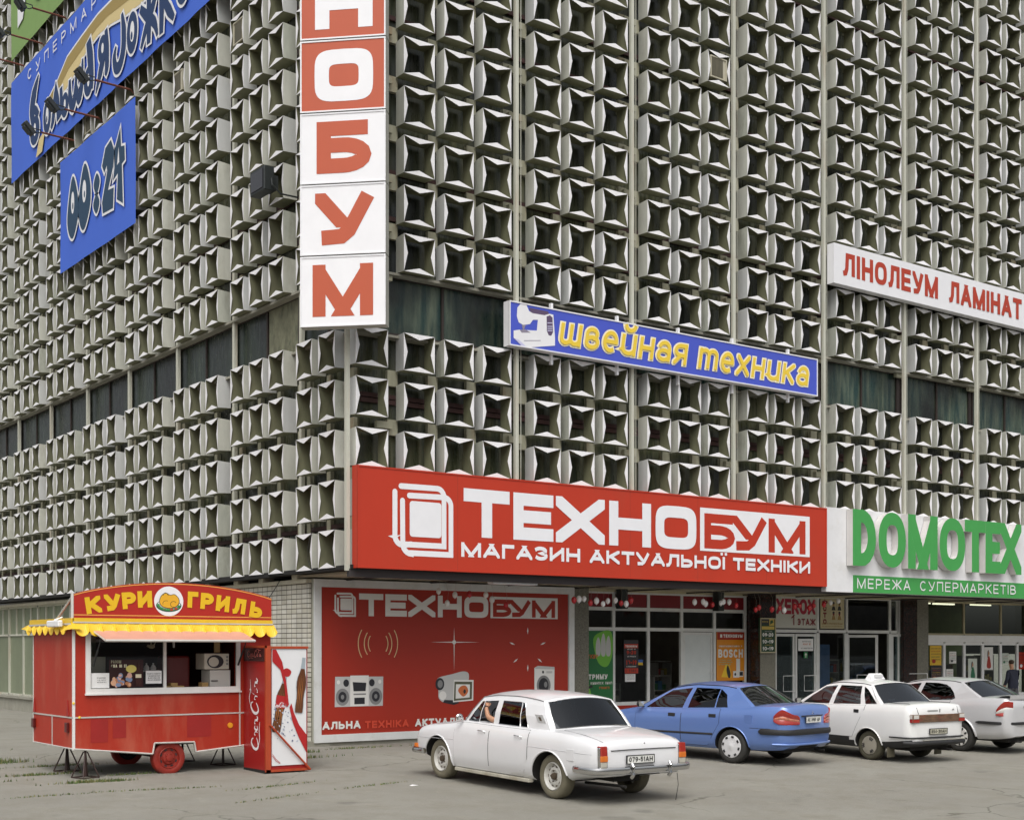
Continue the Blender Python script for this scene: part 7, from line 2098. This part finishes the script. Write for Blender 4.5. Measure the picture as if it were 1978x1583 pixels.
t = empty('taxi_sign', (9.16 + .08, -5.97 + .75, gz(-5.2)), (0, 0, R(87)), label='white wedge-shaped taxi sign standing on the roof of the white saloon', cat='sign')
t.location = (9.16 + .12, -5.97 + .62, gz(-5.3)); t.rotation_euler = (0, 0, R(87))
q = MB(); q.mesh([(-.09, .20, 1.56), (.09, .20, 1.56), (.015, .17, 1.68), (-.015, .17, 1.68), (-.09, -.20, 1.56), (.09, -.20, 1.56), (.015, -.17, 1.68), (-.015, -.17, 1.68)], [(0, 1, 2, 3), (7, 6, 5, 4), (0, 3, 7, 4), (1, 5, 6, 2), (3, 2, 6, 7), (0, 4, 5, 1)]); q.build('housing', m_white, t)
q = MB(); q.box(-.104, -.085, -.12, .12, 1.60, 1.66); q.build('lettering', M('letters_grey', (.55, .55, .55), .5), t)

# ================================================================ 4 silver liftback
p_sv = paint('car_silver', (.58, .58, .59), .28, metal=.25, dirt=.08)
sko = dict(name='silver_liftback', label='silver liftback with dark windows at the right edge, behind the white saloon', pos=(12.53, -5.68), yaw=0, paint=p_sv,
  nose=3.50, tail=-1.16, wb=2.70, track=1.54, wheel_r=.325, wheel_w=.20, arch=.40, arch_z=.325, crown=.045,
  top=[(-1.16, 1.02), (-1.10, 1.13), (-.98, 1.17), (-.5, 1.165), (.1, 1.10), (.8, 1.055), (1.6, 1.03), (2.1, .99), (2.6, .93), (3.1, .82), (3.4, .70), (3.50, .58)],
  bot=[(-1.16, .36), (-.8, .31), (-.4, .29), (.5, .25), (2.2, .24), (3.0, .25), (3.50, .32)],
  plan=[(-1.16, .76), (-1.0, .84), (-.4, .89), (.8, .90), (2.2, .89), (2.9, .85), (3.35, .72), (3.50, .60)], deck=(-.45, 2.0), round=.12, lip_r=.022, lip_out=.008,
  ybelt=.90, yrail=.585, rail=[(.0, 1.43), (.4, 1.49), (.9, 1.495), (1.3, 1.45), (1.6, 1.39)], rcrown=.055, levels=(.03, .87), slo=.05, shi=.95,
  cols=[(2.2, 1.55, 'p'), (2.04, 1.48, 'g'), (1.22, 1.14, 'p'), (1.11, 1.03, 'g'), (.70, .70, 'g', .86), (.40, .52, 'g', .80), (.23, .43, 'g', .66), (.14, .37, 'p', .38, .10), (-.46, .16, 'p')],
  bow=(.22, .09, .20, .10), glass_f=v_dark, glass_r=glass('car_glass_rear_green', (.04, .05, .045), .09, .01), glass_s=v_dark, seal=v_rub,
  doors=[(1.19, 2.2, .30), (.26, 1.175, lambda x: .30 if x > .50 else .30 + (.50 - x) * 2)], handles=[(1.36, .90), (.40, .92)], handle_kind='black',
  tyre_m=v_tyre, rim=cover(10, .66, .54, .018, .026, .3), rim_m=[M('cover_silver2', (.62, .61, .58), .35, nz=.05), v_rub],
  trims=[], seats=[(1.0, .36), (.1, .25)], swheel=1.6)
car, V = make_car(sko)
pth = [(-.42, .905), (-.8, .885), (-1.03, .80), (-1.165, .60), (-1.19, 0), (-1.165, -.60), (-1.03, -.80), (-.8, -.885), (-.42, -.905)]
bumper(car, fine(pth, 4), .655, [(-.03, -.03), (.010, -.028), (.016, 0), (.010, .028), (-.03, .03)], v_rub, 'bumper_strip')
for sg in (1, -1):
    wrap_lamp(car, sg, [(-.86, .875, .82, .90), (-.97, .85, .80, 1.05), (-1.05, .80, .80, 1.12), (-1.11, .73, .80, 1.12), (-1.145, .63, .80, 1.10)], [(0, .28, v_tred), (.28, .58, v_twh), (.58, 1, v_tred)])
    q = MB(); y = sg * V['sideY'](2.0, 1.0); q.ball((2.0, y + sg * .12, 1.08), .05, .08, .065, 12, 8); q.tube([(2.0, y - sg * .04, 1.02), (2.0, y + sg * .06, 1.05)], .02, 6); q.build('wing_mirror', v_rub, car, smooth=60)
    q = MB(); q.ball((3.40, sg * .60, .68), .09, .14, .07, 12, 8); q.build('headlight', v_twh, car, smooth=60)
q = MB(); vs_ = []
for y in [-.72, -.6, -.3, 0, .3, .6, .72]:
    k = 1 - .35 * (abs(y) / .72) ** 4; vs_ += [(-.78, y, 1.195), (-1.0, y, 1.20 + .045 * k), (-1.17 + .05 * (abs(y) / .72) ** 2, y, 1.20 + .05 * k), (-1.15 + .05 * (abs(y) / .72) ** 2, y, 1.155)]
q.mesh(vs_, [(i * 4 + j, i * 4 + j + 1, i * 4 + j + 5, i * 4 + j + 4) for i in range(6) for j in range(3)]); q.build('spoiler', p_sv, car, smooth=60)
plate(car, -1.20, .86, .50, .115, 'АЕ 3215 СА', 0, None, True)
q = MB(); q.tube([(-1.165, .32, 1.0), (-1.18, 0, 1.005), (-1.165, -.32, 1.0)], .018, 6); q.build('boot_grip', v_chrome, car)
q = MB(); q.obox((-.5, 0, .30), (1, 0, 0), (0, 1, 0), (0, 0, 1), .5, .6, .05); q.tube([(-.9, .45, .26), (-1.17, .45, .27)], .02, 8); q.tube([(-.9, .37, .26), (-1.17, .37, .27)], .02, 8); q.build('exhaust', v_und, car)

# ================================================================ passer-by at the right edge, in front of the supermarket windows
per = empty('person', (25.35, 1.9, 0), (0, 0, R(75)), label='passer-by in a dark navy jacket walking past the supermarket windows', cat='person')
vv = [(0, 0, .86), (0, 0, 1.05), (.03, 0, 1.28), (.05, 0, 1.40), (.07, 0, 1.50), (.09, 0, 1.60),
      (.03, .17, 1.33), (.0, .24, 1.10), (.10, .25, .90), (.13, .25, .82), (.03, -.17, 1.33), (.08, -.24, 1.10), (.20, -.22, .94), (.23, -.21, .87),
      (0, .09, .82), (.16, .10, .48), (.08, .10, .10), (.18, .10, .05), (0, -.09, .82), (-.06, -.10, .48), (-.22, -.10, .12), (-.12, -.10, .06)]
ee = [(0, 1), (1, 2), (2, 3), (3, 4), (4, 5), (2, 6), (6, 7), (7, 8), (8, 9), (2, 10), (10, 11), (11, 12), (12, 13), (0, 14), (14, 15), (15, 16), (16, 17), (0, 18), (18, 19), (19, 20), (20, 21)]
rd = [(.15, .16), (.14, .17), (.13, .18), .055, .07, .085, .075, .06, .048, .03, .075, .06, .048, .03, .10, .065, .045, .04, .10, .065, .045, .04]
bd = skin_body('body', vv, ee, rd, m_skin, per)
bd.data.materials.append(m_jkt); bd.data.materials.append(M('trousers_grey', (.06, .06, .065), .8, nz=.15)); bd.data.materials.append(v_rub)
for p in bd.data.polygons:
    c = p.center
    if c.z < .09: p.material_index = 3
    elif c.z < .80 and abs(c.y) < .20: p.material_index = 2
    elif c.z < 1.405 and not (c.z < .90 and abs(c.y) > .19): p.material_index = 1
q = MB(); q.ball((.075, 0, 1.645), .10, .085, .075, 14, 10); q.build('hair', m_hair, per, smooth=60)
q = MB(); q.ball((.175, 0, 1.585), .022, .014, .02, 8, 6); q.ball((.09, .085, 1.585), .015, .01, .025, 8, 6); q.ball((.09, -.085, 1.585), .015, .01, .025, 8, 6); q.build('face', m_skin, per, smooth=60)
q = MB()
for sg, x, z in ((1, .14, .80), (-1, .24, .85)):
    for k in range(4):
        y = sg * (.25 if sg > 0 else .21) + (k - 1.5) * .016
        q.tube([(x, y, z), (x + .012, y, z - .05), (x + .03, y, z - .085 + .006 * abs(k - 1.5))], [.010, .009, .007], 6)
    q.tube([(x + .01, sg * .225, z + .01), (x + .04, sg * .215, z - .03)], [.011, .008], 6)
q.build('fingers', m_skin, per, smooth=60)
